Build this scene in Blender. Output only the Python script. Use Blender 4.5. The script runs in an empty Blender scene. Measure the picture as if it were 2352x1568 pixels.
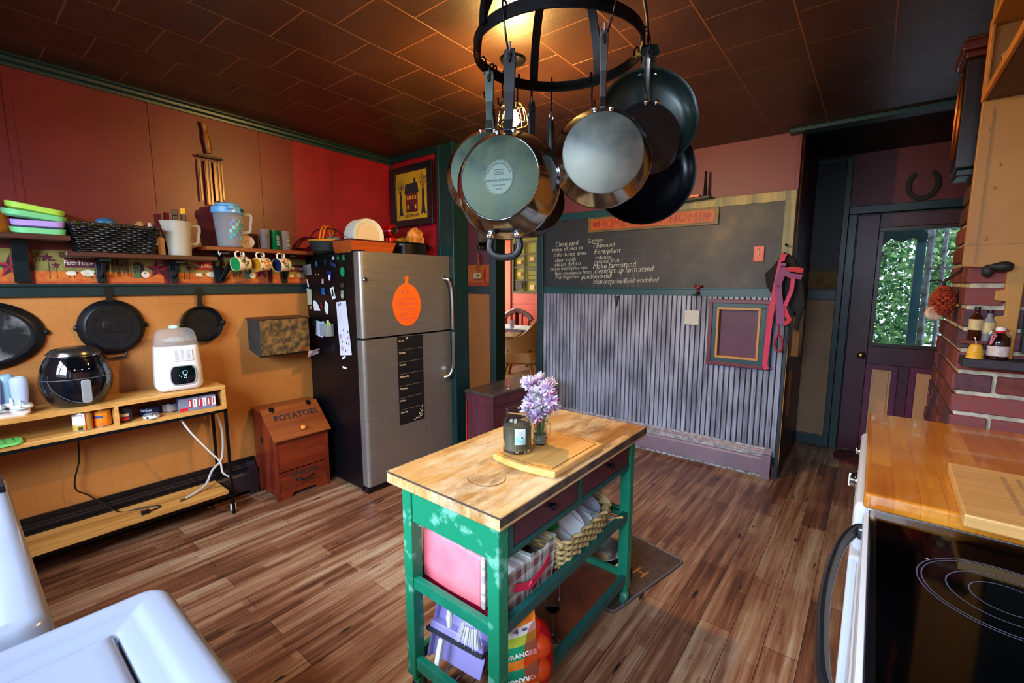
import bpy, math, random
from mathutils import Vector, Matrix
pi=math.pi; sin=math.sin; cos=math.cos
def rad(a): return a*pi/180
random.seed(7)
SC=bpy.context.scene
C=SC.collection
X_=Vector((1,0,0)); Y_=Vector((0,1,0)); Z_=Vector((0,0,1))

# ---------------------------------------------------------------- camera
EYE=Vector((0,0,1.5)); FPX=1042.0; PITCH=rad(7.4); YAW=rad(-38.6)
cam=bpy.data.cameras.new('camera'); cam.lens=FPX*36/2352; cam.sensor_width=36; cam.clip_start=.02
co=bpy.data.objects.new('camera',cam); C.objects.link(co)
co.location=EYE; co.rotation_euler=(pi/2-PITCH,0,-YAW)
SC.camera=co
FW=Vector((sin(YAW)*cos(PITCH),cos(YAW)*cos(PITCH),-sin(PITCH)))
RT=Vector((cos(YAW),-sin(YAW),0)); UP=RT.cross(FW)
def ray(px,py): return FW+RT*((px-1176)/FPX)-UP*((py-784)/FPX)
def at(ax,val,px,py):
    d=ray(px,py); t=(val-EYE[ax])/d[ax]; return EYE+d*t
# ---------------------------------------------------------------- world, light, exposure
w=bpy.data.worlds.new('sky'); SC.world=w; w.use_nodes=True
bg=w.node_tree.nodes['Background']; bg.inputs[0].default_value=(.62,.8,1,1); bg.inputs[1].default_value=1.6
SC.view_settings.view_transform='Standard'; SC.view_settings.look='None'
SC.view_settings.gamma=1; SC.view_settings.use_curve_mapping=False
SC.view_settings.exposure=.45
def area(name,loc,rot,sx,sy,power,col):
    l=bpy.data.lights.new(name,'AREA'); l.shape='RECTANGLE'; l.size=sx; l.size_y=sy; l.energy=power; l.color=col
    o=bpy.data.objects.new(name,l); C.objects.link(o); o.location=loc; o.rotation_euler=rot; return o
DAY=(.69,.83,1)
area('window_daylight',(-2.2,-2.2,2.75),(rad(66),0,rad(-8)),2.6,1.8,520,DAY)     # daylight through the two windows behind the camera
area('window_daylight',(.2,-2.1,2.75),(rad(66),0,rad(12)),1.8,1.6,345,DAY)
area('dining_daylight',(-6.75,6.0,1.5),(rad(90),0,rad(-90)),1.6,1.5,75,(1,.86,.66))  # dining room window
BULB_POWER=1850      # the pendant's own bulb is the warm light of the room (emissive bulb mesh in its builder)

# ---------------------------------------------------------------- colour + materials
def S(h):
    if isinstance(h,str):
        h=[int(h[i:i+2],16)/255 for i in (0,2,4)]
    else: h=[c/255 for c in h]
    return tuple((c/12.92 if c<=.04045 else ((c+.055)/1.055)**2.4) for c in h)+(1,)
MC={}
def nd(nt,t,**k):
    n=nt.nodes.new(t)
    for a,b in k.items(): setattr(n,a,b)
    return n
def base(name):
    m=bpy.data.materials.new(name); m.use_nodes=True; nt=m.node_tree; b=nt.nodes['Principled BSDF']; return m,nt,b
def coords(nt,scale=(1,1,1),rot=(0,0,0),kind='Object'):
    tc=nd(nt,'ShaderNodeTexCoord'); mp=nd(nt,'ShaderNodeMapping'); mp.inputs['Scale'].default_value=scale; mp.inputs['Rotation'].default_value=rot
    nt.links.new(tc.outputs[kind],mp.inputs[0]); return mp.outputs[0]
def ramp(nt,fac,stops):
    r=nd(nt,'ShaderNodeValToRGB'); e=r.color_ramp.elements
    while len(e)<len(stops): e.new(.5)
    for q,(p,c) in zip(e,stops): q.position=p; q.color=S(c) if not isinstance(c,(int,float)) else (c,c,c,1)
    nt.links.new(fac,r.inputs[0]); return r.outputs[0]
def noise(nt,vec,scale,detail=4,rough=.6):
    n=nd(nt,'ShaderNodeTexNoise'); n.inputs['Scale'].default_value=scale; n.inputs['Detail'].default_value=detail; n.inputs['Roughness'].default_value=rough
    nt.links.new(vec,n.inputs['Vector']); return n.outputs['Fac']
def mix(nt,f,a,b,mode='MIX'):
    m=nd(nt,'ShaderNodeMix',data_type='RGBA',blend_type=mode)
    for k,v in ((0,f),(6,a),(7,b)):
        if hasattr(v,'links'): nt.links.new(v,m.inputs[k])
        else: m.inputs[k].default_value=v
    return m.outputs[2]
def bump(nt,b,h,strength=.3,dist=.01):
    n=nd(nt,'ShaderNodeBump'); n.inputs['Strength'].default_value=strength; n.inputs['Distance'].default_value=dist
    nt.links.new(h,n.inputs['Height']); nt.links.new(n.outputs[0],b.inputs['Normal'])
def M(name,col,rough=.5,metal=0,col2=None,vs=6,st=(1,1,1),lo=.35,hi=.65,bp=0,bs=80,trans=0,ior=1.45,alpha=1,emit=None,es=0,coat=0,spec=None,aniso=0,sss=0,bst=None,rvar=0):
    if name in MC: return MC[name]
    m,nt,b=base(name)
    b.inputs['Base Color'].default_value=S(col); b.inputs['Roughness'].default_value=rough; b.inputs['Metallic'].default_value=metal
    b.inputs['Transmission Weight'].default_value=trans; b.inputs['IOR'].default_value=ior; b.inputs['Alpha'].default_value=alpha
    b.inputs['Coat Weight'].default_value=coat; b.inputs['Anisotropic'].default_value=aniso
    if sss: b.inputs['Subsurface Weight'].default_value=sss; b.inputs['Subsurface Radius'].default_value=(.02,.015,.01)
    if spec is not None: b.inputs['Specular IOR Level'].default_value=spec
    if emit: b.inputs['Emission Color'].default_value=S(emit); b.inputs['Emission Strength'].default_value=es
    if col2:
        f=noise(nt,coords(nt,st),vs); nt.links.new(ramp(nt,f,[(lo,col),(hi,col2)]),b.inputs['Base Color'])
        if rvar:
            r=nd(nt,'ShaderNodeMapRange'); r.inputs[1].default_value=lo; r.inputs[2].default_value=hi; r.inputs[3].default_value=rough; r.inputs[4].default_value=rough+rvar
            nt.links.new(f,r.inputs[0]); nt.links.new(r.outputs[0],b.inputs['Roughness'])
    if bp: bump(nt,b,noise(nt,coords(nt,bst or st),bs),bp,.004)
    MC[name]=m; return m
def scaled(nt,vec,s):
    mp=nd(nt,'ShaderNodeMapping'); mp.inputs['Scale'].default_value=s; nt.links.new(vec,mp.inputs[0]); return mp.outputs[0]
def swz(nt,vec,order):
    s=nd(nt,'ShaderNodeSeparateXYZ'); c=nd(nt,'ShaderNodeCombineXYZ'); nt.links.new(vec,s.inputs[0])
    for i,o in enumerate(order):
        if o is not None: nt.links.new(s.outputs[o],c.inputs[i])
    return c.outputs[0]
def brick(nt,vec,bw,rh,mortar,off=.5,c1=(0,0,0,1),c2=(1,1,1,1),cm=(0,0,0,1),smooth=.1):
    n=nd(nt,'ShaderNodeTexBrick'); n.offset=off; n.inputs['Scale'].default_value=1
    n.inputs['Brick Width'].default_value=bw; n.inputs['Row Height'].default_value=rh; n.inputs['Mortar Size'].default_value=mortar; n.inputs['Mortar Smooth'].default_value=smooth
    n.inputs['Color1'].default_value=c1; n.inputs['Color2'].default_value=c2; n.inputs['Mortar'].default_value=cm
    nt.links.new(vec,n.inputs['Vector']); return n
def floor_mat():
    m,nt,b=base('plank_floor'); v=coords(nt)
    sw=swz(nt,v,(1,0,None))
    bk=brick(nt,sw,1.22,.125,.0012,.37)
    seed=brick(nt,sw,1.22,.125,.0,.37)
    # thin strips inside every plank
    st=brick(nt,sw,.31,.0415,.0,.61)
    g1=noise(nt,scaled(nt,v,(26,1.1,1)),1.0,6,.65)
    g2=noise(nt,scaled(nt,v,(90,5,1)),1.0,5,.7)
    g3=noise(nt,v,1.3,2)
    def ma(op,a,bb,c=None):
        n=nd(nt,'ShaderNodeMath',operation=op)
        for i,q in enumerate((a,bb)):
            if hasattr(q,'links'): nt.links.new(q,n.inputs[i])
            else: n.inputs[i].default_value=q
        return n.outputs[0]
    s=ma('MULTIPLY',seed.outputs['Color'],.19); s=ma('ADD',s,ma('MULTIPLY',st.outputs['Color'],.12))
    s=ma('ADD',s,ma('MULTIPLY',g1,.85)); s=ma('ADD',s,ma('MULTIPLY',g2,.28)); s=ma('ADD',s,ma('MULTIPLY',g3,.35)); s=ma('SUBTRACT',s,.42)
    c=ramp(nt,s,[(.10,'24140f'),(.28,'4e2e20'),(.42,'744a34'),(.55,'947056'),(.70,'a8937a'),(.9,'c0b4a0')])
    k=noise(nt,scaled(nt,v,(16,3,1)),1.6,3,.5); kk=ramp(nt,k,[(.66,0.0),(.72,1.0)])
    c=mix(nt,kk,c,S('1f1411'))
    c=mix(nt,bk.outputs['Fac'],c,S('1a100c'))
    nt.links.new(c,b.inputs['Base Color'])
    b.inputs['Roughness'].default_value=.36
    rr=nd(nt,'ShaderNodeMapRange'); rr.inputs[3].default_value=.26; rr.inputs[4].default_value=.5; nt.links.new(g2,rr.inputs[0]); nt.links.new(rr.outputs[0],b.inputs['Roughness'])
    hh=ma('SUBTRACT',g2,bk.outputs['Fac']); bump(nt,b,hh,.25,.003)
    return m
def ceil_mat():
    m,nt,b=base('painted_ceiling_tiles'); v=coords(nt)
    sw=swz(nt,v,(1,0,None))
    mp=nd(nt,'ShaderNodeMapping'); mp.inputs['Location'].default_value=(-2.10+.308*6,.34+.316*2+.316*0,0); nt.links.new(sw,mp.inputs[0])
    bk=brick(nt,mp.outputs[0],.308,.316,.0035,.43,smooth=.3)
    n1=noise(nt,v,3,4); c=ramp(nt,n1,[(.3,'2c170d'),(.7,'3e2213')])
    c=mix(nt,bk.outputs['Fac'],c,S('6e4226'))
    nt.links.new(c,b.inputs['Base Color'])
    n2=noise(nt,v,55,3,.6); n3=noise(nt,v,9,2)
    def ma(op,a,bb):
        n=nd(nt,'ShaderNodeMath',operation=op)
        for i,q in enumerate((a,bb)):
            if hasattr(q,'links'): nt.links.new(q,n.inputs[i])
            else: n.inputs[i].default_value=q
        return n.outputs[0]
    h=ma('ADD',ma('MULTIPLY',n2,.35),ma('MULTIPLY',bk.outputs['Fac'],1.2)); h=ma('ADD',h,ma('MULTIPLY',n3,.3))
    bump(nt,b,h,.55,.006); b.inputs['Roughness'].default_value=.4
    return m
def wood(name,c1,c2,axis=1,rough=.4,fine=60,coat=0,c3=None,scale=1,bp=.1):
    if name in MC: return MC[name]
    m,nt,b=base(name); v=coords(nt); s=[fine*scale]*3; s[axis]=fine*.05*scale
    g=noise(nt,scaled(nt,v,s),1,6,.6); s2=[9*scale]*3; s2[axis]=.8*scale
    g2=noise(nt,scaled(nt,v,s2),1,3,.5)
    n=nd(nt,'ShaderNodeMath',operation='ADD'); n2=nd(nt,'ShaderNodeMath',operation='MULTIPLY'); n2.inputs[1].default_value=.5
    nt.links.new(g,n.inputs[0]); nt.links.new(g2,n.inputs[1]); nt.links.new(n.outputs[0],n2.inputs[0])
    st=[(.36,c1),(.62,c2)] if not c3 else [(.34,c1),(.5,c2),(.64,c3)]
    nt.links.new(ramp(nt,n2.outputs[0],st),b.inputs['Base Color']); b.inputs['Roughness'].default_value=rough; b.inputs['Coat Weight'].default_value=coat
    if bp: bump(nt,b,g,bp,.002)
    MC[name]=m; return m
def tilewall(name,col,col2,bw=.105):
    m,nt,b=base(name); v=coords(nt); sw=swz(nt,v,(1,2,None))
    bk=brick(nt,sw,bw,bw,.0016,0,smooth=.5)
    c=ramp(nt,noise(nt,v,2.2,4),[(.35,col),(.65,col2)])
    nt.links.new(c,b.inputs['Base Color']); b.inputs['Roughness'].default_value=.5
    n=nd(nt,'ShaderNodeMath',operation='MULTIPLY'); n.inputs[1].default_value=-1; nt.links.new(bk.outputs['Fac'],n.inputs[0])
    bump(nt,b,n.outputs[0],.5,.003); return m
# ---------------------------------------------------------------- mesh builder
def Mf(o,r,u):
    r=Vector(r).normalized(); u=Vector(u).normalized(); n=r.cross(u); o=Vector(o)
    return Matrix(((r.x,u.x,n.x,o.x),(r.y,u.y,n.y,o.y),(r.z,u.z,n.z,o.z),(0,0,0,1)))
def FX(o): return Mf(o,Y_,Z_)          # a surface facing +X
def FY(o): return Mf(o,X_,Z_)          # a surface facing -Y
def FZ(o,a=0): return Mf(o,(cos(a),sin(a),0),(-sin(a),cos(a),0))
def frame4(mb,x0,z0,x1,z1,t,ya,yb,mi=0,M=None):
    mb.box(x0,ya,z0,x1,yb,z0+t,mi,M); mb.box(x0,ya,z1-t,x1,yb,z1,mi,M); mb.box(x0,ya,z0+t,x0+t,yb,z1-t,mi,M); mb.box(x1-t,ya,z0+t,x1,yb,z1-t,mi,M); return mb
def frame4f(mb,x0,y0,x1,y1,t,za,zb,mi=0,M=None,tx=None):
    tx=tx or t; mb.box(x0,y0,za,x1,y0+t,zb,mi,M); mb.box(x0,y1-t,za,x1,y1,zb,mi,M); mb.box(x0,y0+t,za,x0+tx,y1-t,zb,mi,M); mb.box(x1-tx,y0+t,za,x1,y1-t,zb,mi,M); return mb
class MB:
    def __init__(s): s.v=[]; s.f=[]; s.m=[]; s.T=None
    def vv(s,p):
        p=Vector(p); s.v.append(tuple(s.T@p) if s.T else tuple(p)); return len(s.v)-1
    def ff(s,idx,mi=0): s.f.append(tuple(idx)); s.m.append(mi)
    def box(s,x0,y0,z0,x1,y1,z1,mi=0,M=None):
        if x0>x1:x0,x1=x1,x0
        if y0>y1:y0,y1=y1,y0
        if z0>z1:z0,z1=z1,z0
        P=[(x0,y0,z0),(x1,y0,z0),(x1,y1,z0),(x0,y1,z0),(x0,y0,z1),(x1,y0,z1),(x1,y1,z1),(x0,y1,z1)]
        i=[s.vv(M@Vector(p) if M else p) for p in P]
        for q in ((0,3,2,1),(4,5,6,7),(0,1,5,4),(1,2,6,5),(2,3,7,6),(3,0,4,7)): s.ff([i[k] for k in q],mi)
        return s
    def bar(s,p0,p1,w,h=None,up=Z_,mi=0):
        p0=Vector(p0);p1=Vector(p1); d=(p1-p0); L=d.length; d.normalize(); h=h or w
        up=Vector(up)
        if abs(d.dot(up))>.98: up=X_
        r=d.cross(up).normalized(); u=r.cross(d)
        Mx=Matrix(((r.x,d.x,u.x,p0.x),(r.y,d.y,u.y,p0.y),(r.z,d.z,u.z,p0.z),(0,0,0,1)))
        return s.box(-w/2,0,-h/2,w/2,L,h/2,mi,Mx)
    def loops(s,L,mi=0,cap0=True,cap1=True,closed=True):
        I=[[s.vv(p) for p in l] for l in L]; n=len(I[0])
        for a,b in zip(I,I[1:]):
            for k in range(n if closed else n-1):
                s.ff((a[k],a[(k+1)%n],b[(k+1)%n],b[k]),mi)
        if cap0: s.ff(I[0][::-1],mi)
        if cap1: s.ff(I[-1],mi)
        return s
    def lathe(s,prof,M=None,n=24,mi=0,cap=True,sx=1,sy=1,a0=0,a1=2*pi):
        L=[]
        for r,z in prof:
            l=[Vector((r*sx*cos(a),r*sy*sin(a),z)) for a in [a0+(a1-a0)*k/n for k in range(n)]]
            L.append([M@p for p in l] if M else l)
        return s.loops(L,mi,cap and prof[0][0]>1e-5,cap and prof[-1][0]>1e-5)
    def cyl(s,p0,p1,r0,r1=None,n=16,mi=0):
        p0=Vector(p0);p1=Vector(p1); d=p1-p0; L=d.length; d.normalize(); u=Z_ if abs(d.z)<.9 else X_
        r=d.cross(u).normalized(); q=d.cross(r)
        Mx=Matrix(((r.x,q.x,d.x,p0.x),(r.y,q.y,d.y,p0.y),(r.z,q.z,d.z,p0.z),(0,0,0,1)))
        return s.lathe([(r0,0),(r0 if r1 is None else r1,L)],Mx,n,mi)
    def tube(s,pts,r,n=8,mi=0,closed=False,sq=1):
        P=[Vector(p) for p in pts]; m=len(P); L=[]; nr=None
        for i,p in enumerate(P):
            if closed: t=P[(i+1)%m]-P[i-1]
            else: t=P[min(i+1,m-1)]-P[max(i-1,0)]
            t.normalize()
            if nr is None:
                a=Z_ if abs(t.z)<.9 else X_; nr=t.cross(a).normalized()
            else:
                nr=(nr-t*nr.dot(t)); nr=nr.normalized() if nr.length>1e-6 else t.orthogonal().normalized()
            b=t.cross(nr); rr=r[i] if isinstance(r,(list,tuple)) else r
            L.append([p+nr*rr*cos(a)+b*rr*sq*sin(a) for a in [2*pi*k/n for k in range(n)]])
        if closed: L.append(L[0])
        return s.loops(L,mi,not closed,not closed)
    def strap(s,pts,w,side,t=.003,mi=0):
        P=[Vector(p) for p in pts]; L=[]
        for i,p in enumerate(P):
            tg=(P[min(i+1,len(P)-1)]-P[max(i-1,0)]).normalized()
            sd=Vector(side[i] if isinstance(side,list) else side); sd=(sd-tg*sd.dot(tg)).normalized(); nn=tg.cross(sd)
            L.append([p-sd*w/2-nn*t/2,p+sd*w/2-nn*t/2,p+sd*w/2+nn*t/2,p-sd*w/2+nn*t/2])
        return s.loops(L,mi)
    def prism(s,pts,z0,z1,M=None,mi=0):
        a=[Vector((p[0],p[1],z0)) for p in pts]; b=[Vector((p[0],p[1],z1)) for p in pts]
        if M: a=[M@p for p in a]; b=[M@p for p in b]
        return s.loops([a,b],mi)
    def ball(s,c,r,n=14,m=9,mi=0,fn=None):
        if not isinstance(r,(tuple,list)): r=(r,r,r)
        c=Vector(c); L=[]
        for j in range(m+1):
            th=pi*j/m
            l=[]
            for k in range(n):
                a=2*pi*k/n; rr=max(sin(th),.02)
                p=Vector((r[0]*rr*cos(a),r[1]*rr*sin(a),-r[2]*cos(th)))
                if fn: p=fn(p)
                l.append(c+p)
            L.append(l)
        return s.loops(L,mi)
    def grid(s,fn,nu,nv,mi=0):
        I=[[s.vv(fn(i/nu,j/nv)) for j in range(nv+1)] for i in range(nu+1)]
        for i in range(nu):
            for j in range(nv): s.ff((I[i][j],I[i+1][j],I[i+1][j+1],I[i][j+1]),mi)
        return s
    def text(s,txt,size,M,d=.0008,mi=0,shear=0,align='CENTER',space=1,bold=0,sx=1,z=0):
        cu=bpy.data.curves.new('tmp','FONT'); cu.body=txt; cu.size=size; cu.extrude=d; cu.align_x=align; cu.align_y='CENTER'; cu.shear=shear; cu.space_character=space; cu.offset=bold; cu.resolution_u=2
        to=bpy.data.objects.new('tmp',cu); me=to.to_mesh(); b=len(s.v)
        for v in me.vertices:
            p=Vector((v.co.x*sx,v.co.y,v.co.z+z)); s.v.append(tuple(M@p))
        for p in me.polygons: s.f.append(tuple(b+i for i in p.vertices)); s.m.append(mi)
        to.to_mesh_clear(); bpy.data.objects.remove(to); bpy.data.curves.remove(cu); return s
def rrect(w,h,r,n=5,cx=0,cy=0):
    P=[]
    for (sx,sy,a) in ((1,1,0),(-1,1,90),(-1,-1,180),(1,-1,270)):
        for k in range(n+1):
            t=rad(a+90*k/n); P.append((cx+sx*(w/2-r)+r*cos(t),cy+sy*(h/2-r)+r*sin(t)))
    return P
def circ(r,n=24,cx=0,cy=0,ry=None): return [(cx+r*cos(2*pi*k/n),cy+(ry or r)*sin(2*pi*k/n)) for k in range(n)]
def star(r,r2,n=5,a0=90): return [((r if k%2==0 else r2)*cos(rad(a0+k*180/n)),(r if k%2==0 else r2)*sin(rad(a0+k*180/n))) for k in range(2*n)]
def chain(o):
    m=Matrix()
    while o: m=o.matrix_basis@m; o=o.parent
    return m
def obj(name,mb,mat,parent=None,loc=None,world=False,bev=0,smooth=False,sub=0,label=None,ang=35,seg=2,solid=0):
    me=bpy.data.meshes.new(name); vs=mb.v
    if parent and world:
        inv=chain(parent).inverted(); vs=[tuple(inv@Vector(p)) for p in vs]
    elif loc is not None and world:
        L=Vector(loc); vs=[tuple(Vector(p)-L) for p in vs]
    me.from_pydata(vs,[],mb.f); me.polygons.foreach_set('material_index',mb.m)
    for x in (mat if isinstance(mat,(list,tuple)) else [mat]): me.materials.append(x)
    if smooth:
        me.polygons.foreach_set('use_smooth',[True]*len(me.polygons)); 
        try: me.set_sharp_from_angle(angle=rad(ang))
        except Exception: pass
    o=bpy.data.objects.new(name,me); C.objects.link(o); o.parent=parent
    if loc is not None: o.location=loc
    me.validate()
    if bev:
        b=o.modifiers.new('bevel','BEVEL'); b.width=bev; b.segments=seg; b.limit_method='ANGLE'; b.angle_limit=rad(40); b.use_clamp_overlap=True
    if solid:
        b=o.modifiers.new('solid','SOLIDIFY'); b.thickness=solid
    if sub:
        b=o.modifiers.new('sub','SUBSURF'); b.levels=sub; b.render_levels=sub
    if label: o['label']=label
    return o
def thing(name,label,cat,loc=(0,0,0),rz=0,group=None,rot=None):
    o=bpy.data.objects.new(name,None); C.objects.link(o); o.location=loc; o.rotation_euler=rot or (0,0,rz); o.empty_display_size=.05
    o['label']=label; o['category']=cat
    if group: o['group']=group
    return o
def mono(name,mb,mat,label,cat,loc=(0,0,0),group=None,world=True,**k):
    o=obj(name,mb,mat,None,loc=loc,world=world,**k); o['label']=label; o['category']=cat
    if group: o['group']=group
    return o
def struct(name,mb,mat,**k):
    o=obj(name,mb,mat,**k); o['kind']='structure'; return o
def B(*a): return MB().box(*a)
def dup(r,loc,rz=None,label=None):
    n=r.copy(); C.objects.link(n); n.location=loc
    if rz is not None: n.rotation_euler=(0,0,rz)
    if label: n['label']=label
    for ch in list(r.children):
        c=ch.copy(); C.objects.link(c); c.parent=n
        for g in ch.children:
            d=g.copy(); C.objects.link(d); d.parent=c
    return n

# ---------------------------------------------------------------- shared materials
GREEN=M('dark_green_paint','08262a',.38,col2='0c2c2e',vs=5,bp=.08,bs=40)
GREENL=M('teal_green_paint','143e46',.4,col2='1a4246',vs=5)
RED=M('red_wall_paint','6e2022',.40,col2='5e1c20',vs=3,bp=.15,bs=35)
REDB=M('bright_red_paint','8c0f22',.4,col2='7a0c1e',vs=3,bp=.1,bs=30)
MUTED=M('muted_red_paint','70323a',.5,col2='663036',vs=3,bp=.1,bs=30)
ORANGE=tilewall('orange_scored_wall','b8793c','a96a2e')
ORANGE2=M('orange_wall_paint','b8762e',.5,col2='ad6c28',vs=3,bp=.1,bs=50)
MAROON=M('maroon_paint','451626',.4,col2='3a1222',vs=4,bp=.08,bs=40)
HEATR=M('plum_heater_enamel','7c6a7a',.35,col2='70606e',vs=4)
BLACK=M('black_plastic','0b0c0f',.3)
IRON=M('black_wrought_iron','101214',.42,metal=.6,bp=.15,bs=90)
WHITE=M('white_enamel','c6ccd8',.18,coat=.3)
WHITEP=M('white_plastic','e3e2e2',.3)
PAPER=M('white_paper','dfe0e4',.8)
CHROME=M('chrome','c8ccd0',.12,metal=1)
STEEL=M('stainless_steel','a8a9aa',.26,metal=1,col2='96989a',vs=3,st=(1,1,30))
GLASS=M('clear_glass','ffffff',.02,trans=1,ior=1.45)
BRASS=M('brass','b08a3c',.25,metal=1)
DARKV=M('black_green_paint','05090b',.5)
# ================================================================ the room
FLOOR=floor_mat(); CEIL=ceil_mat()
struct('floor',B(-7,-.72,-.06,1.3,7.2,0),FLOOR)
def cz(y): return 2.62-.0168*y
m=MB(); x0,x1=-4.7,1.3; ya,yb=-.72,3.9
L=[]
I=[m.vv(p) for p in ((x0,ya,cz(ya)),(x1,ya,cz(ya)),(x1,yb,cz(yb)),(x0,yb,cz(yb)),(x0,ya,cz(ya)+.1),(x1,ya,cz(ya)+.1),(x1,yb,cz(yb)+.1),(x0,yb,cz(yb)+.1))]
for q in ((0,3,2,1),(4,5,6,7),(0,1,5,4),(1,2,6,5),(2,3,7,6),(3,0,4,7)): m.ff([I[k] for k in q])
struct('ceiling',m,CEIL)
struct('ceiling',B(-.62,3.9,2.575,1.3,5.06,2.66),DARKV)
struct('ceiling',B(-7,4.0,2.5,-.62,7.2,2.58),M('dining_ceiling','cfc6b4',.8))
# left wall
TR=1.455
m=MB(); m.box(-3.57,-.72,TR,-3.45,2.6,2.62,0); m.box(-3.57,-.72,0,-3.45,2.6,TR,1)
m.box(-3.451,1.72,TR,-3.4485,2.6,2.56,2)      # brighter red area near the corner
for y in (.29,.87,1.49,2.02): m.box(-3.4485,y,TR,-3.4455,y+.028 if y!=2.02 else y+.006,2.555,0)
struct('wall_left',m,[RED,ORANGE,REDB])
m=MB()
for k,(a,b_,c) in enumerate(((.0,.012,2.545),(.012,.026,2.565),(.026,.04,2.585))):
    pass
Lp=[]
prof=[(0,-.055),(.008,-.055),(.012,-.04),(.026,-.03),(.03,-.015),(.045,-.008),(.045,.02),(0,.02)]
def crownL(y): return [(-3.45+a,y,cz(y)+b) for a,b in prof]
m.loops([crownL(-.72),crownL(2.6)]); struct('trim_1',m,GREEN,bev=.002)
m=MB(); m.box(-3.45,-.72,1.425,-3.425,1.78,1.492); m.box(-3.45,-.72,1.478,-3.415,1.78,1.494); struct('trim_2',m,GREEN,bev=.003)
# wallpaper border
WPB=M('wallpaper_olive','9a9048',.75,col2='7c6a34',vs=14,bp=0); WPO=M('wallpaper_orange','c8742a',.75,col2='b4501f',vs=30); WPR=M('wallpaper_rust','9c3a26',.8,col2='b4532a',vs=30)
PM=M('print_maroon','5a1a2c',.75); PR=M('print_red','b0202e',.75); PD=M('print_dark','3b2028',.75); PG=M('print_green','4e6440',.75); PW=M('print_cream','e8dfc4',.75,col2='cfc6b2',vs=60); PB=M('print_brown','6a4420',.75,col2='4a2c18',vs=60)
wp=MB(); wp.box(-3.45,-.72,1.492,-3.447,1.78,1.672,0); wp.box(-3.4472,-.72,1.492,-3.4466,1.78,1.560,1); wp.box(-3.4466,-.72,1.492,-3.4463,1.78,1.506,2)
wob=struct('trim_3',wp,[WPB,WPO,WPR])
def starlet(mb,F,r,mi1,mi2,z=0):
    P=star(r,r*.42); 
    for k in range(10):
        a=P[k]; b2=P[(k+1)%10]; mb.prism([(0,0),a,b2],z,z+.0006,F,mi1 if k%2 else mi2)
def border(y0,s=1.0,txt=True):
    F=lambda y,z: FX((-3.4460,y,z))
    st=MB(); starlet(st,F(y0,1.58),.062,0,1); starlet(st,F(y0+.135,1.632),.026,2,2); starlet(st,F(y0+.165,1.592),.02,2,2)
    st.prism([(-.001,0),(.001,0),(.002,-.09),(-.002,-.09)],0,.0004,F(y0+.138,1.61),3); st.prism([(-.001,0),(.001,0),(.001,-.06),(-.001,-.06)],0,.0004,F(y0+.166,1.58),3)
    obj('star_print',st,[PR,PD,PM,PD],wob)
    sg=MB(); sg.box(-.085,-.024,0,.085,.026,.0006,0,F(y0+.285,1.605)); sg.text('Faith·Hope·Love',.034,F(y0+.285,1.606),.0003,1,sx=.78,bold=.0004,z=.0009)
    obj('sign_print',sg,[PM if txt else PR,PW],wob)
    an=MB()
    for cy,r in ((y0+.222,.018),(y0+.29,.024)):
        an.prism([(r*1.25*cos(t)*(1+.07*sin(5*t)),r*.72*sin(t)) for t in [2*pi*k/20 for k in range(20)]],0,.0007,F(cy,1.55 if r<.02 else 1.553),0)
        an.prism([(r*.9,.004),(r*1.5,.006),(r*1.4,-.003),(r*1.0,-.005)],0,.0008,F(cy,1.552),1)
        for q in (-.6,.5): an.prism([(r*q,-.01),(r*q+.003,-.01),(r*q+.003,-.024),(r*q,-.024)],0,.0005,F(cy,1.55),1)
    an.prism(circ(.02,16),0,.0009,F(y0+.545,1.548),0); an.prism([(-.008,.012),(.008,.012),(.004,.005),(-.006,.005)],0,.0012,F(y0+.545,1.548),1)
    obj('sheep_print',an,[PW,PD],wob)
    hs=MB(); hs.box(-.02,-.045,0,.012,.03,.0005,0,F(y0+.51,1.57)); hs.prism([(-.022,.03),(-.006,.052),(.022,.048),(.03,.03)],0,.0006,F(y0+.51,1.57),1); hs.box(.012,-.04,0,.03,.03,.0004,1,F(y0+.51,1.57))
    for i in range(2):
        for j in range(2): hs.box(-.014+.012*i,-.01+.02*j,.0005,-.008+.012*i,.002+.02*j,.0009,1,F(y0+.51,1.57))
    obj('house_print',hs,[PG,PD],wob)
    wl=MB()
    for k in range(46):
        x=(random.random()-.5)*.11; h=.035+.05*random.random(); t=.03*(1-(x/.06)**2)
        wl.prism([(x,t+.02),(x+.0015,t+.02),(x+.003*(1 if x>0 else -1),t-h),(x-.001,t-h)],0,.0003+.0003*random.random(),F(y0+.425,1.60),0)
    wl.prism([(-.003,.03),(.003,.03),(.006,-.06),(-.006,-.06)],0,.0006,F(y0+.425,1.595),0)
    for k in range(90):
        a=random.random()*.16-.02; wl.prism([(0,0),(.006,.002),(.003,.007)],0,.0005,F(y0+.02+a,1.61+.045*random.random()*(1-abs(a-.06)/.1)),1)
    obj('willow_print',wl,[PB,PM],wob)
for k,y0 in enumerate((-.38,.235,.84,1.44)): border(y0,txt=k!=2)
# left baseboard heater is built with the things
# back partition with picture
m=MB(); m.box(-3.57,2.6,0,-2.66,2.72,2.62,0); struct('wall_back',m,REDB)
m=MB(); 
m.box(-3.45,2.585,1.0,-3.435,2.6,2.56); m.box(-3.45,2.575,2.53,-2.83,2.6,2.585); struct('trim_4',m,GREEN,bev=.003)
m=MB(); m.box(-2.83,2.578,0,-2.655,2.6,2.60); m.box(-2.83,2.57,0,-2.80,2.60,2.60); m.box(-2.66,2.575,0,-2.645,2.73,2.60); m.box(-2.665,2.565,0,-2.638,2.592,2.6); m.box(-2.83,2.72,0,-2.645,2.735,2.60); struct('trim_5',m,GREEN,bev=.004)
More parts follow.
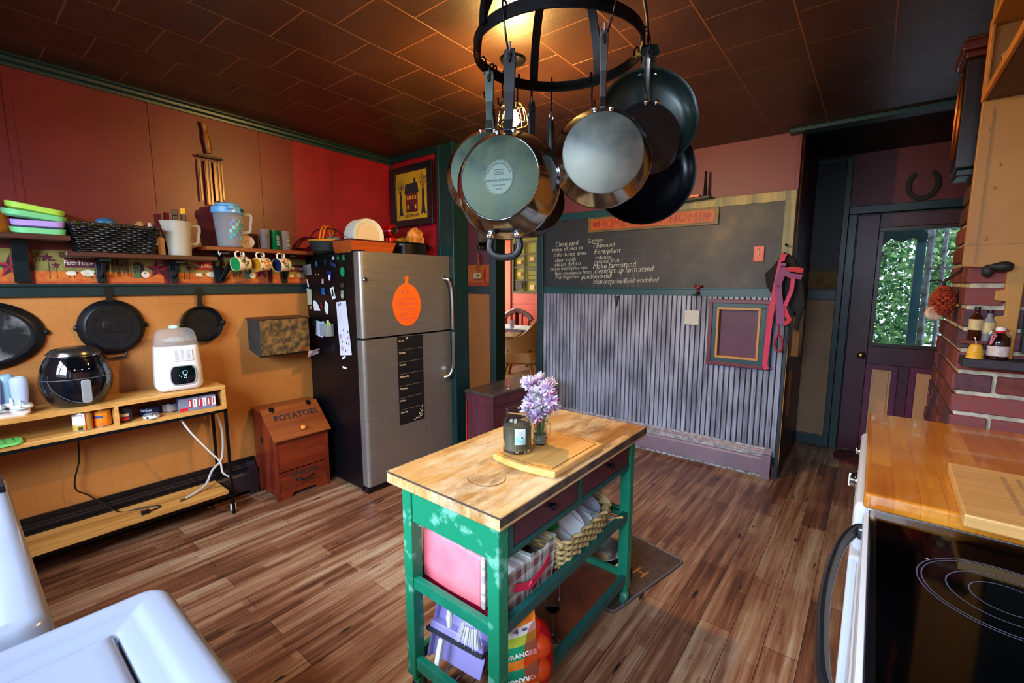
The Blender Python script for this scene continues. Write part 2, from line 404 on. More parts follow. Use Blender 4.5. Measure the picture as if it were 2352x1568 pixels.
# alcove + doorway wall
struct('wall_alcove',B(-4.72,2.6,0,-4.6,3.9,2.62),MUTED)
m=MB()
def panelwall(m,xa,xb):
    m.box(xa,3.88,TR,xb,3.99,2.6,0); m.box(xa,3.88,0,xb,3.99,TR,1)
panelwall(m,-4.7,-3.35); m.box(-3.35,3.88,2.0,-2.70,3.99,2.6,0); struct('wall_doorway',m,[RED,ORANGE2])
m=MB(); m.box(-4.6,3.862,1.372,-3.38,3.88,1.457); struct('trim_6',m,GREEN,bev=.003)
m=MB(); m.box(-4.6,3.872,1.457,-3.38,3.88,1.70,0); m.box(-4.6,3.871,1.457,-3.38,3.8725,1.50,1)
for (a,c) in ((-3.80,.035),(-3.50,.03),(-3.42,.02)): m.box(a,3.8705,1.5,a+c,3.873,1.66,2)
struct('trim_7',m,[WPO,WPR,PR])
m=MB(); m.box(-3.40,3.85,0,-3.30,4.01,1.972); m.box(-2.745,3.85,0,-2.691,4.01,1.972); m.box(-3.40,3.846,1.973,-2.691,4.012,2.10)
m.box(-2.690,3.845,0,-2.668,3.884,2.17)
struct('trim_8',m,GREEN,bev=.004)
# chalkboard wall : partition
m=MB(); m.box(-2.70,3.88,0,-.49,3.99,2.62,0); m.box(-.60,3.99,0,-.49,5.0,2.62,1); m.box(-.491,3.95,0.0,-.487,4.02,2.6,2)
for (ya,yb,za,zb) in ((4.10,4.30,.42,.80),(4.08,4.14,.9,1.02),(4.35,4.5,.9,1.2),(4.16,4.22,1.0,1.4)): m.box(-.4895,ya,za,-.4885,yb,zb,3)
struct('wall_center',m,[MUTED,MAROON,ORANGE2,M('chipped_yellow','c07a18',.5)])
def lineY(xa,xb,z0,z1,mi,mb,y0=3.86,y1=3.88): mb.box(xa,y0,z0,xb,y1,z1,mi)
BARE=wood('weathered_board','3c5a52','8c8458',axis=2,rough=.55,c3='a8965a',fine=40)
m=MB(); lineY(-2.68,-1.35,2.095,2.165,0,m); lineY(-1.35,-.495,2.085,2.155,1,m); m.box(-.565,3.858,TR,-.495,3.88,2.09,1); struct('trim_9',m,[GREENL,BARE],bev=.003)
m=MB(); lineY(-2.68,-.50,1.388,1.456,0,m); m.box(-2.68,3.852,1.444,-.5,3.88,1.457); struct('trim_10',m,GREENL,bev=.003)
m=MB(); m.box(-.515,3.868,2.155,-.489,3.882,2.56); struct('trim_11',m,RED,bev=.002)
m=MB(); m.box(-.505,3.862,0,-.484,3.892,1.39,0); m.box(-.484,3.87,0.1,-.478,3.91,1.1,1); m.box(-.49,3.88,0,-.478,4.03,1.3,0); struct('trim_12',m,[M('peeling_dark_trim','20303a',.5,col2='16262c',vs=12),ORANGE2],bev=.002)
# bead board
BEAD=None
mt,nt,b=base('weathered_beadboard'); v=coords(nt)
g=noise(nt,scaled(nt,v,(70,70,1.6)),1,6,.7); g2=noise(nt,scaled(nt,v,(6,6,2.6)),1,3,.55)
ad=nd(nt,'ShaderNodeMath',operation='ADD'); nt.links.new(g,ad.inputs[0]); nt.links.new(g2,ad.inputs[1]); hf=nd(nt,'ShaderNodeMath',operation='MULTIPLY'); hf.inputs[1].default_value=.5; nt.links.new(ad.outputs[0],hf.inputs[0])
nt.links.new(ramp(nt,hf.outputs[0],[(.36,'43434f'),(.45,'6a6c7e'),(.55,'8c91a6'),(.68,'a8adc2')]),b.inputs['Base Color']); b.inputs['Roughness'].default_value=.42; bump(nt,b,g,.25,.003)
BEAD=mt
m=MB(); n=54; wd=2.16/n
def beadspan(m,xa,xb,z0,z1,y=3.862):
    k=int(round((xb-xa)/wd))
    for i in range(k):
        a=xa+i*(xb-xa)/k; w_=(xb-xa)/k
        m.prism([(a+.0032,0),(a+w_-.0032,0),(a+w_-.0052,.0075),(a+w_/2,.0085),(a+.0052,.0075)],z0,z1,Matrix(((1,0,0,0),(0,-1,0,y+.006),(0,0,1,0),(0,0,0,1))))
beadspan(m,-2.668,-.505,.17,1.39)
m.box(-2.668,3.8665,.1,-.505,3.88,1.39,1)
struct('wall_wainscot',m,[BEAD,M('groove_shadow_paint','16161a',.8)])
# baseboards and passage
m=MB(); m.box(-.49,4.93,0,-.26,4.95,.105); struct('baseboard_right',m,GREEN,bev=.004)
m=MB(); m.box(-.62,4.95,0,-.215,5.06,2.62,0); m.box(-.215,4.95,2.11,.70,5.06,2.62,0); m.box(.68,4.95,0,1.3,5.06,2.62,0)
m.box(-.49,4.944,.105,-.265,4.95,1.345,1); m.box(-.49,4.944,1.45,-.265,4.95,1.60,2); m.box(-.49,4.944,1.60,-.265,4.95,2.62,3)
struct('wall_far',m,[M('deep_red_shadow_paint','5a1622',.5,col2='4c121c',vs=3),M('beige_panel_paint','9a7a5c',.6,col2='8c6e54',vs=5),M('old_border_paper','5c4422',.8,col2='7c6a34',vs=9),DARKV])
m=MB(); m.box(-.49,4.932,1.345,-.262,4.95,1.435,0); m.box(-.28,4.928,0,-.235,4.95,2.56); m.box(-.234,4.925,0,-.175,4.96,2.075); m.box(-.234,4.92,2.076,.74,4.955,2.14); m.box(.66,4.925,0,.73,4.96,2.07); m.box(-.49,4.935,2.52,-.281,4.95,2.56); m.box(-.215,5.006,0,-.155,5.06,2.11); m.box(.64,5.006,0,.70,5.06,2.11); m.box(-.155,5.006,2.04,.64,5.06,2.11)
struct('trim_13',m,GREEN,bev=.004)
m=MB()
for k,(a,bz) in enumerate(((0,0),(.014,.012),(.028,.024))): m.box(-.56,3.78+a,2.528+bz,.35,3.90,2.545+bz)
struct('trim_14',m,M('teal_crown_paint','1a3a40',.4),bev=.003)
# exterior door
DM=MAROON
d=thing('door_1','plum exterior door with a large window and beige lower panels','door',(-.17,4.965,0)); del d['category']; del d['label']; d['kind']='structure'
m=MB(); zs=[0,.12,.83,.955,1.955,2.065]
m.box(-.17,4.965,.01,-.02,5.005,2.065); m.box(.50,4.965,.01,.655,5.005,2.065); m.box(-.0199,4.9655,.01,.4999,5.0045,.12); m.box(-.0199,4.9655,.80,.4999,5.0045,.955); m.box(-.0199,4.9655,1.955,.4999,5.0045,2.065); m.box(.20,4.966,.1201,.27,5.004,.7999)
obj('door_frame',m,DM,d,world=True,bev=.004)
for xa,xb in ((-.02,.20),(.27,.5)):
    m=MB(); F=FY((0,4.98,0)); 
    m.prism([(xa,.12),(xb,.12),(xb,.80),(xa,.80)],-.012,-.002,F,0)
    frame4(m,xa,.12,xb,.80,.045,4.972,4.985,1)
    m.box(xa+.06,4.974,.18,xb-.06,4.985,.74,0)
    obj('door_panel',m,[M('beige_door_panel','c08a5c',.5),M('plum_molding','5c2440',.35)],d,world=True,bev=.004)
m=MB()
frame4(m,-.02,.955,.5,1.955,.031,4.955,4.985)
obj('glazing_bead',m,M('dark_wood_bead','1c1210',.35,col2='3a2410',vs=20),d,world=True,bev=.003)
obj('glass',B(.0,4.984,.97,.485,4.989,1.94),M('door_glass','ffffff',.0,trans=1,ior=1.01),d,world=True)
m=MB(); c=at(1,4.965,1978,814); F=Mf(c,X_,Z_); m.lathe([(.028,0),(.028,.006),(.012,.012),(.012,.035),(.024,.042),(.03,.055),(.026,.07),(.012,.078),(0,.079)],F,20); obj('door_knob',m,BRASS,d,world=True,smooth=True)
# right side walls
struct('wall_right',B(.72,-.72,0,.82,2.5,2.62),ORANGE2)
struct('wall_right',B(1.2,2.5,0,1.3,5.06,2.66),MUTED)
# near wall with two windows
WN=ORANGE2
m=MB(); ya,yb=-.72,-.62
for q in ((-3.57,0,-2.65,2.66),(-2.65,0,-1.15,1.17),(-2.65,2.27,-1.15,2.66),(-1.15,0,-.7,2.66),(-.7,0,.3,1.25),(-.7,2.25,.3,2.66),(.3,0,.82,2.66)): m.box(q[0],ya,q[1],q[2],yb,q[3])
struct('wall_near',m,WN)
for (xa,xb,za,zb,nm) in ((-2.65,-1.15,1.17,2.27,'window_1'),(-.7,.3,1.25,2.25,'window_2')):
    m=MB(); t=.04
    frame4(m,xa,za,xb,zb,t,-.70,-.66); m.box(xa+t,-.69,(za+zb)/2-.02,xb-t,-.665,(za+zb)/2+.02)
    struct(nm,m,M('window_white','cfd2d4',.4))
# ---- dining room beyond the doorway
DG=M('mustard_wall','8c8420',.7,col2='7a7018',vs=4); DO=M('orange_red_planks','c03408',.45,col2='9c2806',vs=3,st=(1,1,8))
m=MB(); m.box(-7,7.0,1.29,-.6,7.1,2.6,0); m.box(-7,7.0,0,-.6,7.1,1.29,1)
for k in range(6): m.box(-7,6.99,.04+k*.21,-.6,7.0,.04+k*.21+.2,1)
m.box(-5.86,6.96,0,-5.60,7.0,2.6,2)
struct('wall_dining',m,[DG,DO,M('orange_casing','b8400c',.45)])
m=MB(); m.box(-6.7,4.0,0,-6.6,5.2,2.6); m.box(-6.7,6.8,0,-6.6,7.1,2.6); m.box(-6.7,5.2,0,-6.6,6.8,.75); m.box(-6.7,5.2,2.25,-6.6,6.8,2.6); struct('wall_dining',m,DG)
struct('wall_dining',B(-.62,4.0,0,-.6,7.1,2.6),DG)
# window on the far dining wall, seen as a bright strip beside the casing
m=MB()
m.box(-6.95,6.955,.6,-5.86,6.97,2.35,0)
m.box(-6.95,6.94,1.45,-5.86,6.975,1.49,1); m.box(-6.95,6.94,1.95,-5.86,6.975,1.98,1)
struct('window_3',m,[M('bright_window_pane','e8eefc',.3,emit='dfe9ff',es=1.6),M('window_rail','b0b8bc',.5)])
# ================================================================ LEFT WALL
DSH=wood('dark_shelf_wood','2a1512','4a241a',axis=1,rough=.4)
def shelf(name,label,y0,y1,zt,brs,hooks=(),x1=-3.25,mat=DSH):
    t=thing(name,label,'shelf',(-3.45,(y0+y1)/2,zt-.03),group='wall shelves on brackets')
    obj('board',B(-3.445,y0,zt-.026,x1,y1,zt),mat,t,world=True,bev=.004)
    for y,w,kind in brs:
        m=MB()
        if kind=='board': m.prism([(0,zt-.028),(.11,zt-.028),(.09,zt-.06),(.045,zt-.13),(.022,1.50),(0,1.50)],-w/2,w/2,Matrix(((1,0,0,-3.445),(0,0,1,y),(0,1,0,0),(0,0,0,1))))
        else:
            m.box(-3.444,y-w/2,1.50,-3.425,y+w/2,zt-.028); m.box(-3.44,y-w/2,zt-.045,-3.28,y+w/2,zt-.028)
            if kind=='strut': m.bar((-3.43,y+.015,1.515),(-3.30,y+.075,zt-.035),.028,.014)
            else: m.tube([(-3.425,y,1.53),(-3.39,y,1.55),(-3.37,y,zt-.10),(-3.35,y,zt-.05)],.01,6)
        obj('bracket',m,M('black_green_bracket','0c1c22',.32),t,world=True,bev=.002)
    for y in hooks:
        m=MB(); m.tube([(x1-.015,y,zt-.026),(x1-.015,y,zt-.045),(x1-.003,y,zt-.056),(x1+.012,y,zt-.05),(x1+.014,y,zt-.04)],.0028,8)
        obj('cup_hook',m,M('white_cup_hook','c8c8c4',.3),t,world=True,smooth=True)
    return t
shelf('wall_shelf','dark wall shelf at far left holding the stacked green trays',-.35,.445,1.738,[(.270,.058,'board')])
shelf('wall_shelf','lower dark wall shelf holding the black wicker basket and measuring pitcher',.418,1.11,1.660,[(.578,.045,'plain'),(.92,.045,'plain')])
shelf('wall_shelf','reddish wall shelf with three mugs hanging under its edge',1.05,1.74,1.726,[(1.165,.05,'strut'),(1.60,.04,'plain')],(1.12,1.248,1.375,1.51),mat=wood('red_shelf_wood','4a1c10','7a3218',axis=1,rough=.35))
# baseboard heater left
def heater(name,label,F,L,mats,h=.255,dp=.065):
    t=thing(name,label,'heater',F@Vector((L/2,0,0)))
    m=MB(); P=[(0,.03),(-dp,.03),(-dp,.15),(-dp+.008,.165),(-dp+.025,.175),(-dp+.03,.20),(0,.235)]
    Mx=F@Matrix(((0,0,1,0),(1,0,0,0),(0,1,0,0),(0,0,0,1)))
    m.prism(P,0,L,Mx); m.box(0,-dp-.004,.0,.06,0,.18,0,F); m.box(L-.06,-dp-.004,0,L,0,.19,0,F)
    obj('cover',m,mats[0],t,world=True,bev=.003)
    m=MB()
    for k in range(4): m.box(.05,-dp+.012+k*.012,.172+k*.014,L-.06,-dp+.017+k*.012,.186+k*.014,0,F)
    m.box(0,-.012,.22,L,0,h,0,F)
    obj('grille',m,mats[1],t,world=True)
    m=MB(); m.box(.06,-.02,.0,L-.06,-.005,.035,0,F); obj('kick_strip',m,mats[2],t,world=True)
    return t
HD=M('dark_brown_heater','2c2026',.3,col2='231a1e',vs=6)
heater('baseboard_heater','dark brown baseboard heater along the orange wall under the console table',Mf((-3.448,-.5,0),Y_,Z_)@Matrix(((1,0,0,0),(0,0,-1,0),(0,1,0,0),(0,0,0,1)))@Matrix(((1,0,0,0),(0,1,0,0),(0,0,1,0),(0,0,0,1))) if False else Matrix(((0,-1,0,-3.448),(1,0,0,-.5),(0,0,1,0),(0,0,0,1))),1.80,[HD,M('dark_grille','17181c',.25,metal=.4),BLACK])
heater('baseboard_heater','pale plum baseboard heater below the beadboard, worn white at its foot',Matrix(((1,0,0,-2.66),(0,1,0,3.862),(0,0,1,0),(0,0,0,1))),2.135,[HEATR,M('worn_grille','b4b0b4',.35,col2='6c6a70',vs=30),M('chipped_white_strip','c8c6c0',.7,col2='50403c',vs=40)],h=.235,dp=.055)
# console table
CW=wood('honey_oak','9a6428','c8934e',axis=1,rough=.35,c3='d8aa66')
t=thing('console_table','long oak console table with open cubbies and thin black metal legs','table',(-3.29,.3,0))
Ya,Yb=-.75,1.062; Xa,Xb=-3.415,-3.165
obj('top_board',B(Xa,Ya,.832,Xb,Yb,.858),CW,t,world=True,bev=.002)
obj('cubby_floor',B(Xa,Ya,.705,Xb,Yb,.728),CW,t,world=True,bev=.002)
obj('end_panel',B(Xa,Yb-.02,.728,Xb,Yb,.832),CW,t,world=True,bev=.002)
obj('divider',B(Xa,.522,.728,Xb,.540,.832),CW,t,world=True,bev=.002)
obj('lower_shelf',B(Xa+.005,Ya,.148,Xb,Yb-.03,.172),CW,t,world=True,bev=.002)
m=MB(); 
for x in (Xa+.008,Xb-.008): m.box(x-.008,Ya,.688,x+.008,Yb,.704)
for y in (Yb-.008,-.45): m.box(Xa,y-.008,.688,Xb,y+.008,.704); m.box(Xa,y-.007,.14,Xb,y+.007,.148)
obj('metal_rail',m,IRON,t,world=True)
for x in (Xa+.008,Xb-.008):
    for y in (Yb-.008,-.45): obj('leg',B(x-.008,y-.008,0,x+.008,y+.008,.69),IRON,t,world=True)
# ---- cubby contents
def can(name,label,y,x,r,h,lab,z=.728,cat='can',lid='c8c8c8',txt=(),rz=.55,extra=None,group='cans and jars in the console cubby'):
    o=thing(name,label,cat,(x,y,z),rz,group=group)
    m=MB(); m.lathe([(r*.94,0),(r,.003),(r,h-.003),(r*.95,h)],None,28); obj('body',m,M('tin_metal_'+lid,lid,.25,metal=.8),o,smooth=True)
    m=MB(); m.lathe([(r+.0006,.006),(r+.0006,h-.006)],None,28,cap=False); ob=obj('label',m,lab,o,smooth=True)
    for (s,size,zz,col,dx) in txt:
        m=MB(); F=Mf((0,0,0),X_,Z_); tmp=MB(); tmp.text(s,size,Matrix(),.0002)
        for (a,b_,c) in tmp.v:
            th=a/r+dx; m.v.append(((r+.0012+c)*sin(th),-(r+.0012+c)*cos(th),b_+zz))
        m.f=tmp.f; m.m=tmp.m; obj('lettering',m,col,o)
    if extra: extra(o,r,h)
    return o
def band(a0,a1,z0,z1,mat,nm='label_band'):
    def fn(o,r,h):
        m=MB(); m.grid(lambda u,v:((r+.001)*sin(a0+(a1-a0)*u),-(r+.001)*cos(a0+(a1-a0)*u),z0+(z1-z0)*v),12,1); obj(nm,m,mat,o,smooth=True)
    return fn
LW=M('label_white','e4e2e4',.5); LR=M('label_red','c01824',.4); LT=M('label_tan','b09440',.5); LO=M('label_orange','d88a18',.45,col2='c85a10',vs=20); LB=M('label_blue','24447c',.4); INK=M('ink_black','17171c',.6); LK=M('label_dark','1a2028',.4)
def oxtra(o,r,h):
    band(-.8,.75,.035,h-.006,LW)(o,r,h); band(-.8,.75,.006,.035,LT)(o,r,h); band(.9,1.5,.006,h-.006,LT)(o,r,h); 
    m=MB(); 
    for k in range(9): 
        a=.06+.05*k; q=MB(); q.grid(lambda u,v:((r+.002)*sin(a+.028*u),-(r+.002)*cos(a+.028*u),.008+.02*v),1,1); m.v+=q.v; m.f+=[tuple(i+len(m.v)-len(q.v) for i in f) for f in q.f]; m.m+=q.m
    obj('barcode',m,INK,o)
can('food_can','red and white dog food can standing to the left of the orange can',.400,-3.22,.040,.100,LR,txt=[("Ol'Roy",.02,.088,INK,-.1)],rz=.9,extra=oxtra)
can('food_can','orange and yellow can beside the red and white can in the cubby',.480,-3.235,.037,.097,LO,txt=[('SOUP',.01,.055,LW,0)][:0],rz=.9,extra=band(-.7,.6,.05,.062,LB),lid='8a8a8a')
can('seasoning_jar','dark jar with red and cream label right of the cubby divider',.575,-3.24,.036,.085,LK,cat='jar',rz=.9,lid='303438',extra=lambda o,r,h:(band(-1,1,.012,.03,LR)(o,r,h),band(-1,1,.034,.05,M('label_cream','c8b090',.5))(o,r,h)))
can('tobacco_tin','flat white round tin in front of the dark blue tuna can',.685,-3.195,.038,.024,LW,cat='tin',rz=.9,lid='d0d0d4',extra=lambda o,r,h:(band(-.2,.1,.006,.018,INK)(o,r,h)))
can('tuna_can','dark blue tuna can with white lettering behind the white tin',.70,-3.29,.047,.055,M('label_navy','101c40',.35),cat='can',rz=.9,lid='20242c',txt=[('StarKist',.018,.036,LW,0)])
can('tuna_can','grey blue short can between the tuna can and the can box',.80,-3.285,.042,.055,M('label_greyblue','46506c',.45,col2='8a7a68',vs=30),cat='can',rz=.9,lid='282c34')
o=thing('carton','blue and red printed carton at the right end of the cubby','box',(-3.24,.92,.728),rad(-8))
obj('carton_body',B(-.05,-.095,0,.05,.095,.078),M('carton_blue','5c6480',.5,col2='74788c',vs=9),o,bev=.001)
m=MB()
for k in range(6): m.box(.0502,-.045+k*.024,.018,.0508,-.028+k*.024,.068,k%2)
m.box(.0502,-.09,.002,.051,-.05,.02,0)
for k in range(6): m.box(.0508,-.041+k*.024,.024,.0512,-.036+k*.024,.062,1 if k%2==0 else 0)
obj('carton_print',m,[LR,LW],o)
o=mono('silicone_mat',MB().prism(rrect(.13,.2,.03),0,.012,Matrix.Translation((-3.22,.08,.728))),M('bright_green_silicone','6cc060',.5),'bright green perforated mat lying at the left end of the cubby','mat',(-3.22,.08,.728),bev=.003)
m=MB()
for i in range(4):
    for j in range(6): m.prism([(q[0]-3.265+i*.03,q[1]+.0+j*.03) for q in circ(.006,10)],.7402,.7408)
h=obj('hole',m,M('dark_green_hole','1e5a28',.6),o,world=True); h['kind']='stuff'
# bottle drying rack
o=thing('bottle_drying_rack','white baby bottle drying rack at the left end of the console table','rack',(-3.28,.10,.858))
m=MB(); Lq=[]
for ins,z in ((.008,0),(0,.012),(0,.03),(.008,.033),(.014,.022)): Lq.append([Vector((p[0],p[1],z)) for p in rrect(.18-2*ins,.24-2*ins,.02)])
m.loops(Lq); obj('tray',m,WHITEP,o,smooth=True)
for y in (-.08,0,.06,.09):
    for x in (-.05,.03,.07): m=MB(); m.tube([(x,y,.02),(x,y,.085)],.0045,8); obj('peg',m,WHITEP,o,smooth=True)
BB=M('translucent_blue_bottle','c4d4f4',.25,trans=.35,ior=1.2,sss=0)
def bottle(y,x,label,s=1.0,col=BB):
    b_=thing('baby_bottle',label,'baby bottle',(x,y,.893),group='upside down baby bottles on the drying rack')
    m=MB(); m.lathe([(.034,.0),(.034,.012),(.026,.016),(.025,.03),(.029,.055),(.031,.09),(.032,.12),(.031,.14),(.024,.152),(.018,.153),(.014,.149),(0,.149)],Matrix.Scale(s,4),24); obj('body',m,col,b_,smooth=True)
    m=MB(); m.lathe([(.036,-.004),(.042,.004),(.036,.018),(.03,.012)],Matrix.Scale(s,4),24); obj('collar',m,WHITEP,b_,smooth=True); return b_
bottle(.192,-3.225,'frosted blue upside down baby bottle nearest the air fryer')
bottle(.155,-3.32,'blue upside down bottle behind the frosted one, its base showing above it',1.03,M('aqua_bottle','a4d0e8',.2,trans=.4,ior=1.2))
bottle(.105,-3.285,'clear blue upside down baby bottle cut by the left edge',.98,M('pale_lilac_bottle','c0c4f0',.2,trans=.4,ior=1.2))
for y,x,r0,lb in ((.185,-3.185,0,'clear ring pacifier lying on the right corner of the drying rack'),(.115,-3.18,.4,'pale green pacifier lying at the left of the drying rack')):
    b_=thing('pacifier',lb,'pacifier',(x,y,.893),r0,group='pacifiers on the drying rack')
    m=MB(); m.lathe([(.0,.002),(.02,.0),(.026,.004),(.02,.008),(0,.007)],None,20); obj('shield',m,M('clear_aqua_plastic','d4e6ee',.15,trans=.5,ior=1.2),b_,smooth=True)
    m=MB(); m.tube([(.016*cos(a),0,.026+.016*sin(a)) for a in [2*pi*k/16 for k in range(16)]],.0028,8,closed=True); obj('ring',m,WHITEP,b_,smooth=True)
# air fryer
o=thing('air_fryer','round glossy black air fryer with a grey handle on the console table','air fryer',(-3.272,.405,.858),rad(4))
AF=M('glossy_black_shell','0c0f16',.08,coat=.6)
m=MB(); prof=[(.085,0),(.10,.005),(.122,.04),(.141,.09),(.147,.13),(.144,.17),(.134,.21),(.116,.25),(.098,.275),(.08,.29),(0,.295)]
m.lathe(prof,None,40,sx=.86,sy=1.0); obj('shell',m,AF,o,smooth=True,ang=60)
m=MB(); m.lathe([(.104,.268),(.100,.285),(.085,.300),(.05,.309),(0,.311)],None,36,sx=.86,sy=1.0); obj('lid_cap',m,M('smoked_silver_cap','6c6862',.2,metal=.9),o,smooth=True,ang=60)
m=MB(); m.tube([(.86*.106*cos(a),.106*sin(a),.268-.008*cos(2*a)) for a in [2*pi*k/40 for k in range(40)]],.0035,8,closed=True); obj('silver_rim',m,CHROME,o,smooth=True)
# front is +X of the fryer
def fr_pt(a,z,off=0):
    import bisect
    for (r0,z0),(r1,z1) in zip(prof,prof[1:]):
        if z0<=z<=z1:
            r=r0+(r1-r0)*(z-z0)/(z1-z0) if z1>z0 else r1; break
    return Vector(((r+off)*.86*cos(a),(r+off)*sin(a),z))
m=MB(); m.grid(lambda u,v:fr_pt(-.42+.84*u*(1-.0*v)-.0,.185+.075*v,.002),10,5); obj('control_panel',m,M('black_gloss_panel','04060c',.05),o,smooth=True)
m=MB(); m.tube([fr_pt(-1.25+2.5*k/24,.152,.001) for k in range(25)],.0016,6); m.tube([fr_pt(-1.0+2.0*k/24,.152-.13*sin(pi*k/24)**.6*.98,.001) for k in range(25)],.0014,6); obj('drawer_seam',m,M('seam_grey','5a6068',.3),o,smooth=True)
m=MB(); m.prism(rrect(.038,.12,.012),.0,.014,Mf((.152,0,.092),(0,1,0),(.05,0,1))); m.box(.12,-.012,.11,.155,.012,.135)
obj('handle',m,M('grey_handle','9a9c9e',.3,metal=.3),o,bev=.003)
for a in (-.2,.0,.2): m=MB(); m.ball(fr_pt(a,.2,.003),.0025,8,5); obj('indicator_light',m,M('indicator_white','ffffff',.4,emit='ffffff',es=1.5),o)
# sterilizer
o=thing('bottle_sterilizer','white electric bottle sterilizer with a clear domed lid beside the air fryer','sterilizer',(-3.275,.852,.858),rad(-6)+0)
def slab(mb,w,d,loops,r,mi=0,n=6):
    mb.loops([[Vector((p[0],p[1],z)) for p in rrect(w+2*e,d+2*e,r+e,n)] for e,z in loops],mi)
m=MB(); slab(m,.165,.235,[(-.03,0),(-.012,.006),(.002,.03),(0,.12),(-.006,.21),(-.010,.262),(-.016,.27)],.055); obj('body',m,M('warm_white_plastic','e6e4ea',.22,coat=.3),o,smooth=True,ang=50)
m=MB(); slab(m,.138,.205,[(0,.268),(.006,.275),(.002,.30),(-.006,.345),(-.022,.365),(-.045,.372)],.045); obj('lid',m,M('clear_lid_plastic','dfe8ee',.08,trans=.75,ior=1.12,alpha=.65),o,smooth=True,ang=50)
m=MB(); m.lathe([(.026,0),(.027,.01),(.022,.018),(.016,.02)],Matrix.Translation((0,0,.370)),20); obj('lid_knob',m,M('pale_mint_plastic','b8d8cc',.3),o,smooth=True)
m=MB(); m.ball((0,0,.30),(.04,.06,.02),12,7); obj('teat_tray',m,M('cream_silicone','c8bca4',.4),o,smooth=True)
m=MB(); m.prism([(x*.5*1.0,y) for x,y in rrect(.24,.105,.045,6)],0,.004,Mf((.083,.012,.095),(0,1,0),(-.02,0,1))); obj('display',m,M('dark_display','04080c',.06),o,bev=.001)
m=MB(); m.tube([Mf((.0865,.012,.095),(0,1,0),(-.02,0,1))@Vector((p[0]*.5,p[1],.0)) for p in rrect(.25,.112,.048,6)],.003,6,closed=True); obj('display_rim',m,M('grey_rim','8c949a',.3),o,smooth=True)
m=MB(); F=Mf((.0885,.02,.10),(0,1,0),(-.02,0,1)); m.tube([F@Vector((.012*cos(a),.012*sin(a)+.01,0)) for a in [2*pi*k/14 for k in range(14)]],.0009,5,closed=True); m.tube([F@Vector((.007*cos(a),.007*sin(a)-.015,0)) for a in [2*pi*k/14 for k in range(14)]],.0009,5,closed=True); m.box(-.03,-.004,0,-.027,-.001,.0006,0,F); m.box(-.022,-.014,0,-.019,-.011,.0006,0,F)
obj('display_icon',m,M('icon_glow','bfe8ff',.4,emit='bfe8ff',es=.8),o)
m=MB(); F=Mf((.0800,.02,.215),(0,1,0),(-.09,0,1)); m.box(-.045,-.035,-.001,.045,.033,.0008,0,F)
for k in range(9):
    for j in range(3): m.box(-.04+j*.029,.026-k*.0065,.0009,-.04+j*.029+.02*random.uniform(.6,1),.0275-k*.0065,.0012,1,F)
obj('care_label',m,[M('label_silver','cfd0d6',.5),M('print_grey','5c5c64',.6)],o)
# cords
CW2=M('white_cord','d4d4d4',.4)
def curve(P,n=10):
    P=[Vector(p) for p in P]; out=[]
    Q=[P[0]*2-P[1]]+P+[P[-1]*2-P[-2]]
    for i in range(1,len(Q)-2):
        for k in range(n):
            t=k/n; a,b_,c,d_=Q[i-1:i+3]
            out.append(.5*((2*b_)+(-a+c)*t+(2*a-5*b_+4*c-d_)*t*t+(-a+3*b_-3*c+d_)*t**3))
    out.append(P[-1]); return out
def L_(x,pts): return [at(0,x,*p) for p in pts]
o=thing('power_cord','black power cord hanging behind the console onto its lower shelf','cord',(-3.38,.42,.17))
pts=L_(-3.39,[(180,1010),(181,1060),(172,1100),(176,1125),(205,1138)])+[Vector((-3.34,.52,.178)),Vector((-3.30,.60,.178)),Vector((-3.26,.68,.178)),Vector((-3.22,.68,.178)),Vector((-3.21,.63,.18))]
m=MB(); m.tube(curve(pts),.004,8); obj('cable',m,BLACK,o,world=True,smooth=True)
m=MB(); m.box(-.014,-.02,0,.014,.02,.022); obj('plug',m,BLACK,o,bev=.004).location=(-3.205+3.38,.612-.42,.002)
o=thing('power_cord','white looped cord with plug hanging over the right end of the console','cord',(-3.18,1.0,.1))
pts=L_(-3.19,[(415,963),(440,995),(480,1035),(505,1060),(512,1085),(530,1098),(533,1120),(535,1160)])
m=MB(); m.tube(curve(pts),.0055,8); obj('cable',m,CW2,o,world=True,smooth=True)
c=at(0,-3.18,536,1160); m=MB(); m.box(c.x-.012,c.y-.016,c.z-.03,c.x+.012,c.y+.014,c.z+.012); obj('plug',m,CW2,o,world=True,bev=.004)
o=thing('hose','grey hose end bent over the lower shelf of the console','hose',(-3.25,.85,.18))
pts=L_(-3.36,[(492,940),(508,980),(512,1020),(508,1055)])+[Vector((-3.33,1.0,.27)),Vector((-3.29,.95,.21)),Vector((-3.25,.88,.19)),Vector((-3.22,.80,.181))]
m=MB(); m.tube(curve(pts),.0075,10); obj('tube',m,M('grey_hose','b4b2b0',.45),o,world=True,smooth=True)
m=MB(); m.cyl((-3.22,.81,.181),(-3.213,.785,.18),.0085,.0085,12); obj('ferrule',m,STEEL,o,world=True)
